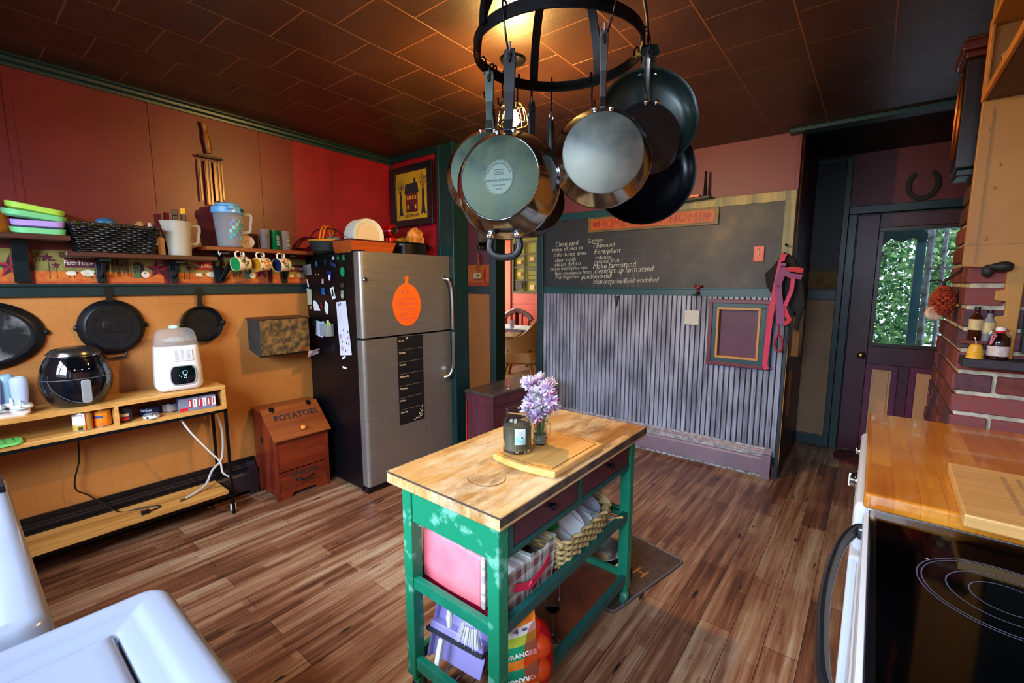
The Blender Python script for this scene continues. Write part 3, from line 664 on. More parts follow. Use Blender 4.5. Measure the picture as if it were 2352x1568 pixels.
# ---- trays on shelf 1
PG1=M('mint_silicone','78d090',.45); PL=M('lilac_silicone','b494e0',.45); PY=M('lime_silicone','a8d850',.45)
def tray(label,cy,z,mat,tilt=0,rz=0,w=.20,d=.15,pod=True):
    m=MB(); 
    m.loops([[Vector((p[1],p[0],zz)) for p in rrect(w+2*e,d+2*e,.05+e,6)] for e,zz in ((-.02,0),(-.004,.008),(0,.026),(-.006,.028),(-.02,.008),(-.05,.006))])
    o=mono('divided_plate',m,mat,label,'plate',(0,0,0),'toddler plates stacked on the left shelf',world=False,smooth=True,ang=50)
    o.scale=(1,1,1.3); o.location=(-3.335,cy,z); o.rotation_euler=(tilt,rad(6),rz); return o
tray('mint green tray at the bottom of the plate stack',.342,1.738,PG1,0,.05)
tray('lilac divided plate, second from the bottom of the plate stack',.345,1.775,PL,0,-.1)
tray('mint green divided plate, second from the top of the plate stack',.330,1.812,PG1,rad(-6),.12,w=.225)
tray('lime green plate tilted on top of the plate stack',.335,1.846,PY,rad(-9),.0,w=.21)
o=thing('glass_bottle','amber glass bottle half cut by the left edge, behind the green plates','bottle',(-3.38,.205,1.738))
m=MB(); m.lathe([(.04,0),(.044,.01),(.044,.09),(.03,.12),(.012,.135),(.012,.17),(.016,.175)],None,20); obj('body',m,M('amber_glass','c87018',.1,trans=.5,ior=1.3),o,smooth=True)
# ---- black wicker basket
def weave(mb,w,d,h,rows,stakes,taper=.85,amp=.004,r=None,rc=.03,mi=0,floor=True,M=None):
    rr=r or h/rows*.56
    for k in range(rows):
        f=k/(rows-1); s=taper+(1-taper)*f; z=rr+(h-2*rr)*f
        P=rrect(w*s,d*s,rc*s,4); per=[]; n=len(P); tot=0; seg=[]
        for i in range(n):
            a=Vector((*P[i],0)); b_=Vector((*P[(i+1)%n],0)); seg.append((a,b_,(b_-a).length)); tot+=(b_-a).length
        N=stakes*4; pts=[]
        for q in range(N):
            u=q/N*tot; 
            for a,b_,l in seg:
                if u<=l or (a,b_,l)==seg[-1]:
                    dd=(b_-a).normalized() if l>1e-6 else X_; p=a+dd*min(u,l); nn=Vector((dd.y,-dd.x,0)); break
                u-=l
            ph=q/4*pi+k*pi
            p=p-nn*amp*cos(ph); p.z=z+rr*.25*sin(ph); pts.append(M@p if M else p)
        mb.tube(pts,rr,5,mi,closed=True)
    if floor:
        mb.box(-w*taper/2,-d*taper/2,0,w*taper/2,d*taper/2,.006,mi,M)
o=thing('wicker_basket','black woven wicker basket full of bottle parts on the lower shelf','basket',(-3.335,.632,1.660))
m=MB(); weave(m,.18,.36,.145,13,44,.88,.005,rc=.02); obj('woven_body',m,M('black_wicker','0c0e12',.28,col2='1c1814',vs=25),o,smooth=True,ang=80)
m=MB(); weave(m,.186,.368,.02,2,60,1,.003,r=.007,rc=.02,floor=False,M=Matrix.Translation((0,0,.135))); obj('rim',m,M('black_wicker_rim','0e0e10',.3,col2='3c2c14',vs=45),o,smooth=True,ang=80)
mono('blue_dome',MB().ball((0,0,0),(.03,.045,.028),16,9),M('blue_plastic','2c5c84',.35),'large blue cap sticking out of the black wicker basket','cap',(-3.31,.60,1.822),world=False,smooth=True)
mono('yellow_disc',MB().lathe([(.018,0),(.019,.02),(.016,.026)],None,18),M('yellow_plastic','d8a41c',.4),'small yellow cap in the middle of the black wicker basket','cap',(-3.30,.67,1.79),world=False,smooth=True)
mono('tan_ring',MB().lathe([(.034,-.01),(.038,.0),(.036,.014),(.02,.02)],Matrix.Rotation(.9,4,'X'),22),M('tan_plastic','b08458',.5),'tan ring shaped cap leaning in the black wicker basket','cap',(-3.31,.738,1.812),world=False,smooth=True)
o=thing('baby_bottle','small baby bottle with white collar and teat poking from the wicker basket','baby bottle',(-3.30,.795,1.785),rot=(.1,0,0))
m=MB(); m.lathe([(.022,0),(.026,.003),(.026,.026),(.02,.03)],None,22); obj('collar',m,WHITEP,o,smooth=True)
m=MB(); m.lathe([(.02,.03),(.013,.038),(.007,.046),(.008,.054),(0,.058)],None,18); obj('teat',m,M('clear_silicone','d8d4cc',.2,trans=.3),o,smooth=True)
m=MB(); m.lathe([(.022,-.07),(.022,0)],None,18); obj('body',m,M('clear_plastic_bottle','d8dce0',.15,trans=.6,ior=1.2),o,smooth=True)
o=thing('lotion_bottle','tan label bottle with brown cap between basket and measuring pitcher','bottle',(-3.345,.842,1.660),.6)
m=MB(); m.lathe([(.022,0),(.023,.003),(.023,.10),(.019,.104)],None,22); obj('body',m,M('tan_label','b88c64',.45),o,smooth=True)
m=MB(); m.lathe([(.021,.104),(.021,.135),(.017,.138)],None,22); obj('cap',m,M('dark_brown_cap','2a1814',.4),o,smooth=True)
m=MB(); m.text('Humdinger',.016,Mf((.0235,0,.06),Z_,-Y_) if False else Mf((.0,-.0236,.05),Z_,(-1,0,0)),.0003); obj('lettering',m,INK,o)
# measuring pitcher
PIT=M('frosted_pitcher_plastic','cfc8b8',.45,trans=.35,ior=1.15,alpha=.92)
def pitcher(name,label,loc,rz,r0,r1,h,mat,spout=.03,hmat=None,hw=.045,hz=(.35,.9),n=32):
    o=thing(name,label,'pitcher',loc,rz)
    m=MB(); Ls=[]
    for f,z in [(0.97,0),(1,.006)]+[(1,q/6) for q in range(1,7)]:
        zz=z if z<.01 else z*h; r=(r0+(r1-r0)*(zz/h))*f
        e=max(0,(zz/h-.86)/.14)**1.5
        l=[]
        for k in range(n):
            a=2*pi*k/n; dd=abs((a-pi+pi)%(2*pi)-pi); rr=r+spout*e*max(0,1-(min(abs(a-pi),2*pi)/.45)) if abs(a-pi)<.45 else r
            l.append(Vector((rr*cos(a)*.92,rr*sin(a),zz))) if False else l.append(Vector((rr*sin(a+pi/2)*1.0,rr*-cos(a+pi/2),zz)))
        Ls.append(l)
    # inner wall
    for l in [[p*.95+Vector((0,0,p.z*.05)) for p in Ls[-1]],[Vector((p.x*.93,p.y*.93,.01)) for p in Ls[0]]]: Ls.append(l)
    m.loops(Ls); obj('jug',m,mat,o,smooth=True)
    m=MB(); q=r1*.98; za=h*hz[1]; zb=h*hz[0]
    # handle towards local +X
    m.tube(curve([(r0+(r1-r0)*hz[1]-.004,0,za),(q+hw*.9,0,za+.002),(q+hw,0,za-.03),(q+hw*.86,0,(za+zb)/2),(q+hw*.7,0,zb+.012),(r0+(r1-r0)*hz[0]-.004,0,zb)],6),.0075,8,sq=1.2)
    obj('handle',m,hmat or mat,o,smooth=True); return o
o=pitcher('measuring_pitcher','frosted plastic measuring pitcher with tool handles sticking out, on the lower shelf',(-3.335,.936,1.660),rad(90),.058,.066,.205,PIT)
for (dx,dy,h,c,c2,lb) in ((.0,-.01,.262,'0c0c0e','0c0c0e','black handled tool standing in the measuring pitcher'),(.0,.032,.275,'0c0c0e','d8a010','black and yellow handled knife standing in the measuring pitcher')):
    k=thing('kitchen_tool',lb,'tool',(-3.335+dx,.936+dy-.0,1.672),group='tools in the measuring pitcher')
    m=MB(); m.box(-.004,-.01,0,.004,.01,.16); obj('blade',m,M('dull_steel','8c8c8c',.35,metal=.8),k)
    m=MB(); m.prism(rrect(.018,.026,.006),.16,h-.035); obj('handle',m,M('tool_'+c,c,.3),k,bev=.002)
    m=MB(); m.prism(rrect(.02,.028,.006),h-.035,h); obj('handle_end',m,M('tool_'+c2,c2,.35),k,bev=.003)
# blue lid pitcher
CP=M('clear_drink_pitcher','dfe6ee',.18,trans=.75,ior=1.08,alpha=.7)
o=pitcher('drink_pitcher','clear drink pitcher with a sky blue lid and coloured check pattern on the right shelf',(-3.33,1.215,1.726),rad(80),.068,.088,.235,CP,spout=.0,hmat=M('clear_handle','d4dcdc',.25,trans=.4,ior=1.1),hw=.045,hz=(.42,.93))
m=MB(); m.lathe([(.092,.215),(.094,.218),(.093,.252),(.075,.262),(.07,.275),(.05,.282),(0,.284)],None,32); m.prism([(-.02,-.085),(.02,-.085),(.012,-.112),(-.012,-.112)],.235,.255)
obj('lid',m,M('sky_blue_plastic','6cb0e8',.3),o,smooth=True)
m=MB()
for k in range(5): m.box(.0925,-.028+k*.008,.222,.0945,-.025+k*.008,.245,0,Matrix.Rotation(-.6,4,'Z'))
obj('lid_slot',m,INK,o)
CK=[M('check_turquoise','3cb8c8',.35),M('check_periwinkle','8090e0',.35),M('check_aqua','80d8dc',.35),M('check_frost','b4bcc4',.3)]
m=MB()
for i in range(9):
    for j in range(6):
        if (i+j)%2==0:
            a0=-1.75+i*.235; z0=.05+j*.021; 
            rr=.068+.02*(z0/.235)+.0015; q=MB(); q.grid(lambda u,v:((rr+.0017*v)*cos(a0+.23*u),(rr+.0017*v)*sin(a0+.23*u),z0+.021*v),3,1); b0=len(m.v); m.v+=q.v; m.f+=[tuple(x+b0 for x in f) for f in q.f]; m.m+=[3 if i>4 else (i*2+j)%3]*len(q.f)
obj('check_pattern',m,CK,o)
m=MB(); F=Mf((0,0,0),Y_,Z_)
o=mono('small_plate',MB().lathe([(.0,.0),(.036,.001),(.042,.005),(.043,.009),(.036,.006),(0,.005)],None,28),M('tan_plate','c8a47c',.35,col2='b4946c',vs=10),'small tan plate with a dark scribble leaning behind the blue lid pitcher','plate',(-3.345,1.325,1.770),world=False,smooth=True)
o.rotation_euler=(rad(88),0,rad(70))
m=MB(); m.tube([(.015*cos(a*1.3)-.004,.012*sin(a*2),.0065) for a in [k*.25 for k in range(22)]],.0012,5); obj('scribble',m,INK,o)
def tumbler(label,y,mat,col):
    o=thing('tumbler',label,'glass',(-3.33,y,1.726),rad(-50),group='tumblers in a row on the right shelf')
    m=MB(); m.lathe([(.027,0),(.029,.004),(.0335,.135),(.032,.135),(.027,.006),(0,.006)],None,28); obj('cup',m,mat,o,smooth=True)
    m=MB(); 
    for k in range(6): 
        a0=1.05; F=Mf((.0325*cos(a0),.0325*sin(a0),.095-.012*k),(-sin(a0),cos(a0),0),(0,0,1)); m.box(-.012,-.001,0,.012*random.uniform(.4,1),.001,.0012,0,F)
    obj('print',m,col,o); return o
tumbler('clear printed tumbler, left of the green one',1.435,M('smoky_tumbler','b0a8a8',.12,trans=.7,ior=1.15,alpha=.75),INK)
tumbler('green printed tumbler between the two clear ones',1.505,M('green_tumbler','0c6434',.15,trans=.35,ior=1.2),LW)
tumbler('clear printed tumbler, right of the green one',1.575,M('clear_tumbler','bcb8b8',.1,trans=.75,ior=1.15,alpha=.7),LW)
# mugs
def mug(label,y,inner,motif):
    o=thing('mug',label,'mug',(-3.262,y,1.622),group='mugs hanging from hooks under the right shelf')
    R=.046; F=Matrix.Rotation(rad(-90-12),4,'X')@Matrix.Translation((0,0,-.045))   # axis along -y: mouth left
    F=Matrix.Rotation(rad(18),4,'Z')@Matrix.Rotation(rad(96),4,'X')@Matrix.Translation((0,0,-.045))
    m=MB(); m.lathe([(0,.0),(R*.86,.0),(R*.93,.004),(R,.012),(R,.088),(R*.98,.092),(R*.93,.088)],F,32); obj('body',m,M('cream_ceramic','e8dcc0',.15,coat=.4),o,smooth=True)
    m=MB(); m.lathe([(R*.95,.0885),(R*.92,.02),(R*.7,.008),(0,.006)],F,28); obj('glazed_inside',m,inner,o,smooth=True)
    m=MB(); m.tube(curve([F@Vector(p) for p in ((0,R*.96,.075),(0,R+.022,.078),(0,R+.034,.06),(0,R+.034,.035),(0,R+.02,.018),(0,R*.96,.022))],6),.0055,8,sq=1.3); obj('handle',m,M('cream_ceramic','e8dcc0',.15),o,smooth=True)
    m=MB(); 
    for k,(a,z,r,mi) in enumerate(motif):
        q=MB(); q.grid(lambda u,v:((R+.0008)*sin(a+(u-.5)*r*2/R),(R+.0008)*cos(a+(u-.5)*r*2/R),z+(v-.5)*r*2),4,2) if False else None
        q=MB(); n=9; c0=len(m.v)
        pts=[((R+.0012)*sin(a+r*cos(t)/R),(R+.0012)*cos(a+r*cos(t)/R),z+r*.9*sin(t)) for t in [2*pi*i/n for i in range(n)]]
        m.ff([m.vv(F@Vector(p)) for p in pts],mi)
    obj('painted_motif',m,[M('motif_green','2c7440',.3),M('motif_orange','d8781c',.3),M('motif_red','c0302c',.3),M('motif_teal','1c8c88',.3),M('motif_dark','2c2c24',.3)],o)
    return o
def motif(seed,main):
    rr=random.Random(seed); L=[(pi/2-.0,.045,.017,main),(pi/2-.3,.06,.010,main)]
    for k in range(26): L.append((pi/2+rr.uniform(-1.3,1.3),rr.uniform(.014,.08),rr.uniform(.003,.008),rr.choice([0,1,2,1,4])))
    return L
mug('cream mug with green inside and vegetable pattern, leftmost of the three hanging mugs',1.248,M('mug_green_inside','1c8444',.15,coat=.4),motif(1,0))
mug('cream mug with ochre inside and orange pumpkin pattern, middle of the three hanging mugs',1.375,M('mug_ochre_inside','b87c14',.15,coat=.4),motif(2,1))
mug('cream mug with navy inside and teal pattern, rightmost of the three hanging mugs',1.510,M('mug_navy_inside','10204c',.15,coat=.4),motif(3,3))
# utensil rack
o=thing('utensil_rack','wooden handled rack of hanging metal skewers high on the red wall','rack',(-3.43,1.17,2.30))
c=lambda px,py:at(0,-3.425,px,py)
m=MB(); p0=c(466,280); p1=c(481,352); n=14
pts=[p0.lerp(p1,k/n) for k in range(n+1)]; m.tube(pts,[.013,.016,.015,.012,.012,.014,.017,.02,.021,.02,.019,.018,.018,.018,.017],12); obj('turned_handle',m,wood('worn_handle_wood','4c3c18','9a5c1c',axis=2,rough=.35),o,world=True,smooth=True)
m=MB(); m.box(-3.44,1.098,2.292,-3.405,1.24,2.306); obj('crossbar',m,M('rusty_iron','241410',.5),o,world=True,bev=.002)
for (yy,zz,w) in ((1.108,2.02,.010),(1.145,2.0,.014),(1.165,2.0,.012),(1.192,2.03,.018),(1.215,1.99,.012),(1.233,2.04,.01)):
    m=MB(); m.box(-3.425,yy-w/2,zz,-3.418,yy+w/2,2.275); m.tube([(-3.42,yy,2.275),(-3.415,yy,2.30)],.002,6); obj('skewer',m,M('aged_steel','4c3c30',.3,metal=.8),o,world=True,bev=.002)
# cast iron skillets hung on the rail
CI=M('cast_iron','0e1014',.42,metal=.3,col2='14171c',vs=20,bp=.25,bs=150)
CIW=M('worn_cast_iron','15171c',.5,metal=.3,col2='8c8c90',vs=5,lo=.5,hi=.72,bp=.2,bs=120)
def skillet(label,yc,zc,ry,rz_,hl,zt,helper=True,mat=CI,letters=True,outer=True,matb=None,name='skillet'):
    o=thing(name,label,'skillet',(-3.40,yc,zc),group='cast iron skillets hanging on the orange wall')
    m=MB(); F=Mf((0,0,0),Y_,Z_)
    prof=[(1.0,-.045),(1.0,-.035),(.97,-.03),(.86,.0),(.80,.004)] if outer else [(.93,-.045),(.99,-.04),(1.0,0),(.95,0),(.86,-.034),(0,-.036)]
    Ls=[[F@Vector((r*ry*cos(a),r*rz_*sin(a),z)) for a in [2*pi*k/44 for k in range(44)]] for r,z in prof]
    if outer: Ls+= [[F@Vector((r*ry*cos(a),r*rz_*sin(a),z)) for a in [2*pi*k/44 for k in range(44)]] for r,z in ((.78,-.001),(.76,-.001))]
    m.loops(Ls); 
    for s in (-1,1): # pour spouts
        m.ball(F@Vector((s*ry*.99,rz_*.02,-.035 if outer else -.003)),(.008,.016,.018),10,6)
    obj('pan',m,mat,o,smooth=True,ang=40)
    if matb:
        m=MB(); m.prism(circ(ry*.74,40,ry=rz_*.74),-.001,.0008,F); obj('base_wear',m,matb,o)
    m=MB(); zt=zt-zc
    pl=[(-.018,rz_*.93),(-.013,rz_+.02),(-.012,zt-.06),(-.022,zt-.025),(-.018,zt-.004),(0,zt+.004),(.018,zt-.004),(.022,zt-.025),(.012,zt-.06),(.013,rz_+.02),(.018,rz_*.93)]
    hole=[(.006*cos(a)*1.1,zt-.033+.02*sin(a)) for a in [2*pi*k/12 for k in range(12)]]
    m.prism(pl,-.034,-.020,F); m.prism(hole,-.0195,-.0192,F,1)
    obj('handle',m,[mat,M('hole_shadow','050505',.8)],o,bev=.004)
    if helper:
        m=MB(); m.tube([F@Vector(p) for p in ((-.05,-rz_*.97,-.035),(-.042,-rz_-.022,-.033),(.042,-rz_-.022,-.033),(.05,-rz_*.97,-.035))],.007,8); obj('helper_handle',m,mat,o,smooth=True)
    if letters:
        m=MB(); 
        m.tube([F@Vector((ry*.56*cos(a),rz_*.56*sin(a),.0)) for a in [2*pi*k/40 for k in range(40)]],.0022,6,closed=True)
        for k,ch in enumerate('CAST IRON SKILLET'[:0]): pass
        for k in range(17):
            a=rad(150-k*7.5); m.box(-.004,-.006,-.001,.004,.006,.0018,0,F@Matrix.Translation((ry*.66*cos(a),rz_*.66*sin(a),0)))
        for k in range(13):
            m.box(-.05+k*.0085,-.03,-.001,-.045+k*.0085,-.02,.0018,0,F)
        for j in range(3):
            for k in range(5): m.box(.01+k*.011,.03-j*.017,-.001,.017+k*.011,.038-j*.017,.0018,0,F)
        m.ball(F@Vector((-.03,.012,0)),(.004,.022,.028),10,7)
        obj('raised_casting',m,mat,o,bev=.001)
    return o
skillet('large black cast iron skillet with raised casting, hanging between air fryer and sterilizer',.600,1.245,.152,.158,.1,1.478)
skillet('smaller plain cast iron skillet hanging behind the sterilizer',1.045,1.232,.118,.118,.1,1.468,helper=False,letters=False,outer=False)
skillet('big oval cast iron pan with a worn grey base, cut by the left edge',.105,1.235,.225,.175,.1,1.47,helper=False,letters=False,mat=CI,matb=CIW)
# mail box
o=thing('metal_wall_box','rusted dark metal box hung on the orange wall beside the refrigerator','box',(-3.35,1.5,1.1))
BOXM=M('rust_speckled_tin','3c3428',.55,metal=.3,col2='8c6c3c',vs=22,bp=.2,bs=60,lo=.4,hi=.62); BOXS=M('dark_grey_tin','2c3436',.5,metal=.4,col2='3c4444',vs=14,bp=.2,bs=60)
m=MB(); P=[(-3.448,1.248),(-3.255,1.248),(-3.255,1.01),(-3.275,.985),(-3.448,1.03)]
m.prism(P,1.325,1.672,Matrix(((1,0,0,0),(0,0,1,0),(0,1,0,0),(0,0,0,1)))); obj('case',m,BOXS,o,world=True,bev=.004)
m=MB(); m.box(-3.2545,1.33,1.0,-3.2515,1.668,1.244); obj('front_plate',m,BOXM,o,world=True)
m=MB(); m.box(-3.45,1.315,1.246,-3.245,1.68,1.256); obj('lid',m,M('rust_brown_lid','4c2c20',.5,metal=.3),o,world=True,bev=.002)
m=MB(); m.tube([(-3.249+0*k,1.62+.018*cos(a),1.02+.014*sin(a)) for k in (0,) for a in [2*pi*q/14 for q in range(14)]],.004,6,closed=True); m.box(-3.252,1.60,1.015,-3.247,1.64,1.028); obj('latch',m,M('orange_rust','8c4018',.6,metal=.3),o,world=True)
mono('paper_slip',MB().prism([(0,0),(.085,.018),(.095,.055),(.01,.045)],0,.0012,FX((-3.235,1.64,.955))),M('floral_note_paper','b8a8ac',.8,col2='6c4c54',vs=40),'torn printed paper tucked under the rusty wall box','paper',(-3.235,1.64,.955))
# potato box
PW1=wood('red_stained_pine','4a130a','7a2a14',axis=2,rough=.35,coat=.1); PW2=wood('red_stained_pine_flat','55180c','7a2e12',axis=1,rough=.32,coat=.1); PWL=wood('amber_stained_lid','6a2c10','8c4a1c',axis=1,rough=.35)
o=thing('vegetable_bin','red stained wooden potato and onion bin standing left of the refrigerator','storage bin',(-3.25,1.5,0))
def side(y0,y1):
    m=MB(); m.prism([(-3.42,0),(-3.38,0),(-3.37,.03),(-3.15,.03),(-3.14,0),(-3.10,0),(-3.10,.415),(-3.30,.60),(-3.42,.60)],y0,y1,Matrix(((1,0,0,0),(0,0,1,0),(0,1,0,0),(0,0,0,1)))); return m
obj('side_panel',side(1.307,1.325),PW1,o,world=True,bev=.002); obj('side_panel',side(1.672,1.690),PW1,o,world=True,bev=.002)
obj('front_panel',B(-3.118,1.325,.20,-3.104,1.672,.42),PW2,o,world=True,bev=.002)
m=MB(); m.box(-3.115,1.327,.075,-3.102,1.670,.192); dr=obj('drawer',m,PW2,o,world=True,bev=.003)
m=MB(); m.prism([(1.325,.075),(1.672,.075),(1.672,0),(1.60,0),(1.575,.03),(1.42,.03),(1.395,0),(1.325,0)],0,.012,Mf((-3.116,0,0),Y_,Z_)); obj('skirt',m,PW2,o,world=True,bev=.002)
obj('back_panel',B(-3.425,1.31,.03,-3.41,1.69,.61),PW1,o,world=True); obj('top_strip',B(-3.43,1.305,.598,-3.29,1.70,.614),PWL,o,world=True,bev=.002)
d0=Vector((-3.285,1.30,.612)); ux=Vector((-3.085,1.30,.418))-d0; F=Mf(d0,Y_,-ux)
m=MB(); Ln=ux.length; m.prism([(0,0),(.405,0),(.405,-Ln),(0,-Ln)],0,.016,F); lid=obj('lid',m,PWL,o,world=True,bev=.003)
m=MB(); m.text('POTATOES',.062,F@Matrix.Translation((.215,-.10,.0165)),.0006,bold=.002,sx=.98,space=1.05); obj('lettering',m,M('stencil_black','1c1c20',.6),lid,world=True)
m=MB(); m.lathe([(.008,0),(.009,.008),(.016,.016),(.017,.024),(.010,.031),(0,.032)],F@Matrix.Translation((.21,-.222,.016)),20); obj('knob',m,M('orange_wood_knob','d8832c',.3),lid,world=True,smooth=True)
for dx in (.07,.335):
    m=MB(); m.prism([(dx-.014,-.0),(dx+.014,-.0),(dx+.02,-.025),(dx,-.048),(dx-.02,-.025)],.016,.0185,F); obj('hinge',m,IRON,lid,world=True)
m=MB(); m.text('ONIONS',.048,FX((-3.1018,1.50,.158)),.0004,bold=.0006,sx=1.1,space=1.0); obj('lettering',m,M('stencil_black','1c1c20',.6),dr,world=True)
m=MB(); m.tube(curve([(-3.10,1.45,.118),(-3.085,1.455,.118),(-3.078,1.50,.112),(-3.085,1.55,.118),(-3.10,1.555,.118)],6),.005,8); m.ball((-3.1,1.445,.118),(.003,.014,.008),8,6); m.ball((-3.1,1.56,.118),(.003,.014,.008),8,6)
obj('pull_handle',m,M('dark_pewter','2c3034',.35,metal=.8),dr,world=True,smooth=True)
m=MB(); m.prism(circ(.012,14,ry=.022),0,.002,Mf((-3.30,1.3055,.40),X_,Z_)); obj('handle_hole',m,M('hole_shadow','050505',.8),o,world=True)
# ================================================================ REFRIGERATOR
FS=None
mt,nt,b=base('brushed_fridge_steel'); v=coords(nt); g=noise(nt,scaled(nt,v,(1,60,60)),1,4,.6); g=noise(nt,scaled(nt,v,(4,4,320)),1,3,.6)
nt.links.new(ramp(nt,g,[(.3,'8e8a86'),(.7,'a09c98')]),b.inputs['Base Color']); b.inputs['Metallic'].default_value=.75; b.inputs['Roughness'].default_value=.38; bump(nt,b,g,.05,.001); FS=mt
SB=M('black_fridge_side','05060a',.38,bp=.1,bs=200,spec=.3)
o=thing('refrigerator','tall stainless steel top freezer refrigerator with a black magnet covered side','refrigerator',(-3.05,2.16,0))
obj('body',B(-3.42,1.757,.02,-2.775,2.575,1.705),SB,o,world=True,bev=.006)
def door(z0,z1,nm):
    m=MB(); P=[(-2.77,1.757),(-2.70,1.757)]; 
    P=[(-2.768,1.757)]+[(-2.725+.028*sin(t),1.757+.028*(1-cos(t))) for t in [pi/2*k/6 for k in range(7)]]+[(-2.698+.004*sin(pi*k/12),1.785+.79*k/12-.0) for k in range(1,12)]+[(-2.70,2.575),(-2.768,2.575)]
    m.prism(P,z0,z1); return obj(nm,m,FS,o,world=True,smooth=True,ang=50)
fd=door(1.122,1.707,'freezer_door'); rd=door(.055,1.108,'refrigerator_door')
obj('kick_plate',B(-2.80,1.765,0,-2.72,2.57,.05),BLACK,o,world=True); obj('hinge_cover',B(-2.80,1.76,1.705,-2.70,1.80,1.716),BLACK,o,world=True)
m=MB(); m.box(-2.778,1.754,.02,-2.768,1.757,1.70); obj('door_gasket',m,BLACK,o,world=True)
def hand(zs,nm,par):
    m=MB(); m.tube(curve([Vector((x,y,z)) for x,y,z in zs],8),.011,10,sq=1.3); obj(nm,m,M('bright_steel','c4c4c4',.18,metal=1),par,world=True,smooth=True)
hand([(-2.70,2.50,1.535),(-2.665,2.525,1.52),(-2.648,2.545,1.45),(-2.645,2.55,1.3),(-2.645,2.55,1.125)],'handle',fd)
hand([(-2.645,2.55,1.105),(-2.645,2.55,.95),(-2.648,2.545,.82),(-2.665,2.525,.755),(-2.70,2.50,.735)],'handle',rd)
def mag(name,label,cat,mb,mat,group=None,**k):
    vs=[Vector(v) for v in mb.v]; c=sum(vs,Vector())/len(vs); return mono(name,mb,mat,label,cat,tuple(c),group,**k)
FP=lambda px,py,off=.0: FX(at(0,-2.694,px,py)+Vector((off,0,0)))
m=MB(); m.lathe([(.016,0),(.017,.005),(.012,.011),(0,.013)],FP(839,642),18); mag('round_magnet','small round silver magnet at the top left of the freezer door','magnet',m,CHROME,smooth=True)
# orange note
o=thing('paper_note','orange pomegranate shaped note with handwriting on the freezer door','note',at(0,-2.694,935,700))
F=FX(at(0,-2.693,935,700)+Vector((0,0,0))); P=[]
P=[(.128*cos(t),.155*sin(t)) for t in [rad(97+346*k/40) for k in range(41)]]
P+=[(.015,.185),(.034,.205),(.014,.195),(.006,.215),(-.004,.195),(-.02,.207),(-.010,.18)]
NO=M('neon_orange_paper','f0640c',.6); m=MB(); m.prism(P,0,.0015,F); obj('paper',m,NO,o,world=True)
m=MB()
for s,x,y,sz in (('IF ITS',-.01,.09,.042),('NOT YOURS',0,.042,.034),("DON'T USE IT",.0,.005,.034),('BUTTER',-.03,-.068,.028),('OUT',.01,-.125,.02)):
    m.text(s,sz,F@Matrix.Translation((x,y,.0018))@Matrix.Rotation(.04,4,'Z'),.0001,sx=.85,bold=-.0006)
for (xa_,xb_,yy_) in ((-.075,-.01,-.034),(.0,.07,-.03),(.035,.085,-.066),(-.06,.07,-.098)):
    q_=xa_
    while q_<xb_: m.bar(F@Vector((q_,yy_-.008,.0018)),F@Vector((q_+random.uniform(-.002,.006),yy_+random.uniform(.0,.012),.0018)),.0012,.0006); q_+=.0065
for (a,b_,y) in ((-.09,-.03,.022),(-.08,-.02,-.014),(.0,.06,-.05),(-.06,0,-.084)): m.box(a,y,.0016,b_,y+.0012,.002,0,F)
obj('handwriting',m,M('blue_grey_ink','54486a',.6),o,world=True)
# chalkboard week planner
o=thing('weekly_planner','tall narrow black weekly planner stuck on the refrigerator door','planner',at(0,-2.694,942,870))
y0=2.035;y1=2.272; z0=.445; z1=1.105; F=FX((-2.6925,0,0))
m=MB(); m.box(y0,z0,0,y1,z1,.0012,0,F); obj('panel',m,M('planner_black','101114',.5),o,world=True)
m=MB()
for k,d in enumerate(('Sunday','Monday','Tuesday','Wednesday','Thursday','Friday','Saturday')):
    zz=z1-.028-k*.090; m.text(d,.018,F@Matrix.Translation((y0+.012,zz,.0014)),.0002,align='LEFT',bold=.0004)
    if k: m.box(y0+.008,zz+.021,.0012,y1-.008,zz+.0218,.0015,0,F)
obj('weekday_lettering',m,M('planner_cream','c8b8a0',.6),o,world=True)
m=MB()
for (a,b_,r) in ((.205,.035,.014),(.185,.022,.011),(.16,.02,.009),(.215,.065,.011),(.2,.085,.007),(.218,.1,.006),(.14,.012,.006),(.19,.05,.008)):
    m.tube([F@Vector((y0+a+r*cos(t)*(1-t/9),z0+b_+r*sin(t)*(1-t/9),.0015)) for t in [k*.4 for k in range(16)]],.0014,5)
for k in range(3): m.prism([(y0+.08+.006*k+q[0],z1-.02+.005*k+q[1]) for q in circ(.004,8)],.0012,.002,F)
obj('flourish',m,PW,o,world=True)
# side magnets and papers (black side faces the camera)
yS=1.7535
def sq(px,py,w,h,rot=0,off=.001):
    p=at(1,yS,px,py); return FY((p.x,yS-off,p.z))@Matrix.Rotation(rad(rot),4,'Z')
def card(label,px,py,w,h,rot,mat,name='paper',cat='paper',poly=None,off=.001,t=.0015,group='papers and magnets on the side of the refrigerator',**k):
    m=MB(); m.prism(poly or [(-w/2,-h/2),(w/2,-h/2),(w/2,h/2),(-w/2,h/2)],0,t,sq(px,py,w,h,rot,off)); return mag(name,label,cat,m,mat,group,**k)
PAP2=M('cream_receipt','b8b498',.8,col2='a0a084',vs=40); CARD=M('pale_card','b8bcc0',.8,col2='9ca0a8',vs=30); NAVY=M('navy_magnet','1c2c5c',.35); CLOVER=M('clover_green','0c7c44',.4); TANM=M('tan_wood_tag','b0783c',.6)
card('wide pale card clipped at the upper left of the refrigerator side',703,620,.155,.078,3,CARD)
card('crumpled cream receipt hanging below the pale card',711,680,.075,.13,4,PAP2,poly=[(-.035,-.062),(.03,-.066),(.034,.0),(.038,.05),(-.03,.062),(-.028,.01)])
card('narrow white strip pinned over the cream receipt',708,650,.018,.06,14,PAPER,off=.003)
card('tan tag showing below the cream receipt',714,706,.03,.025,0,TANM)
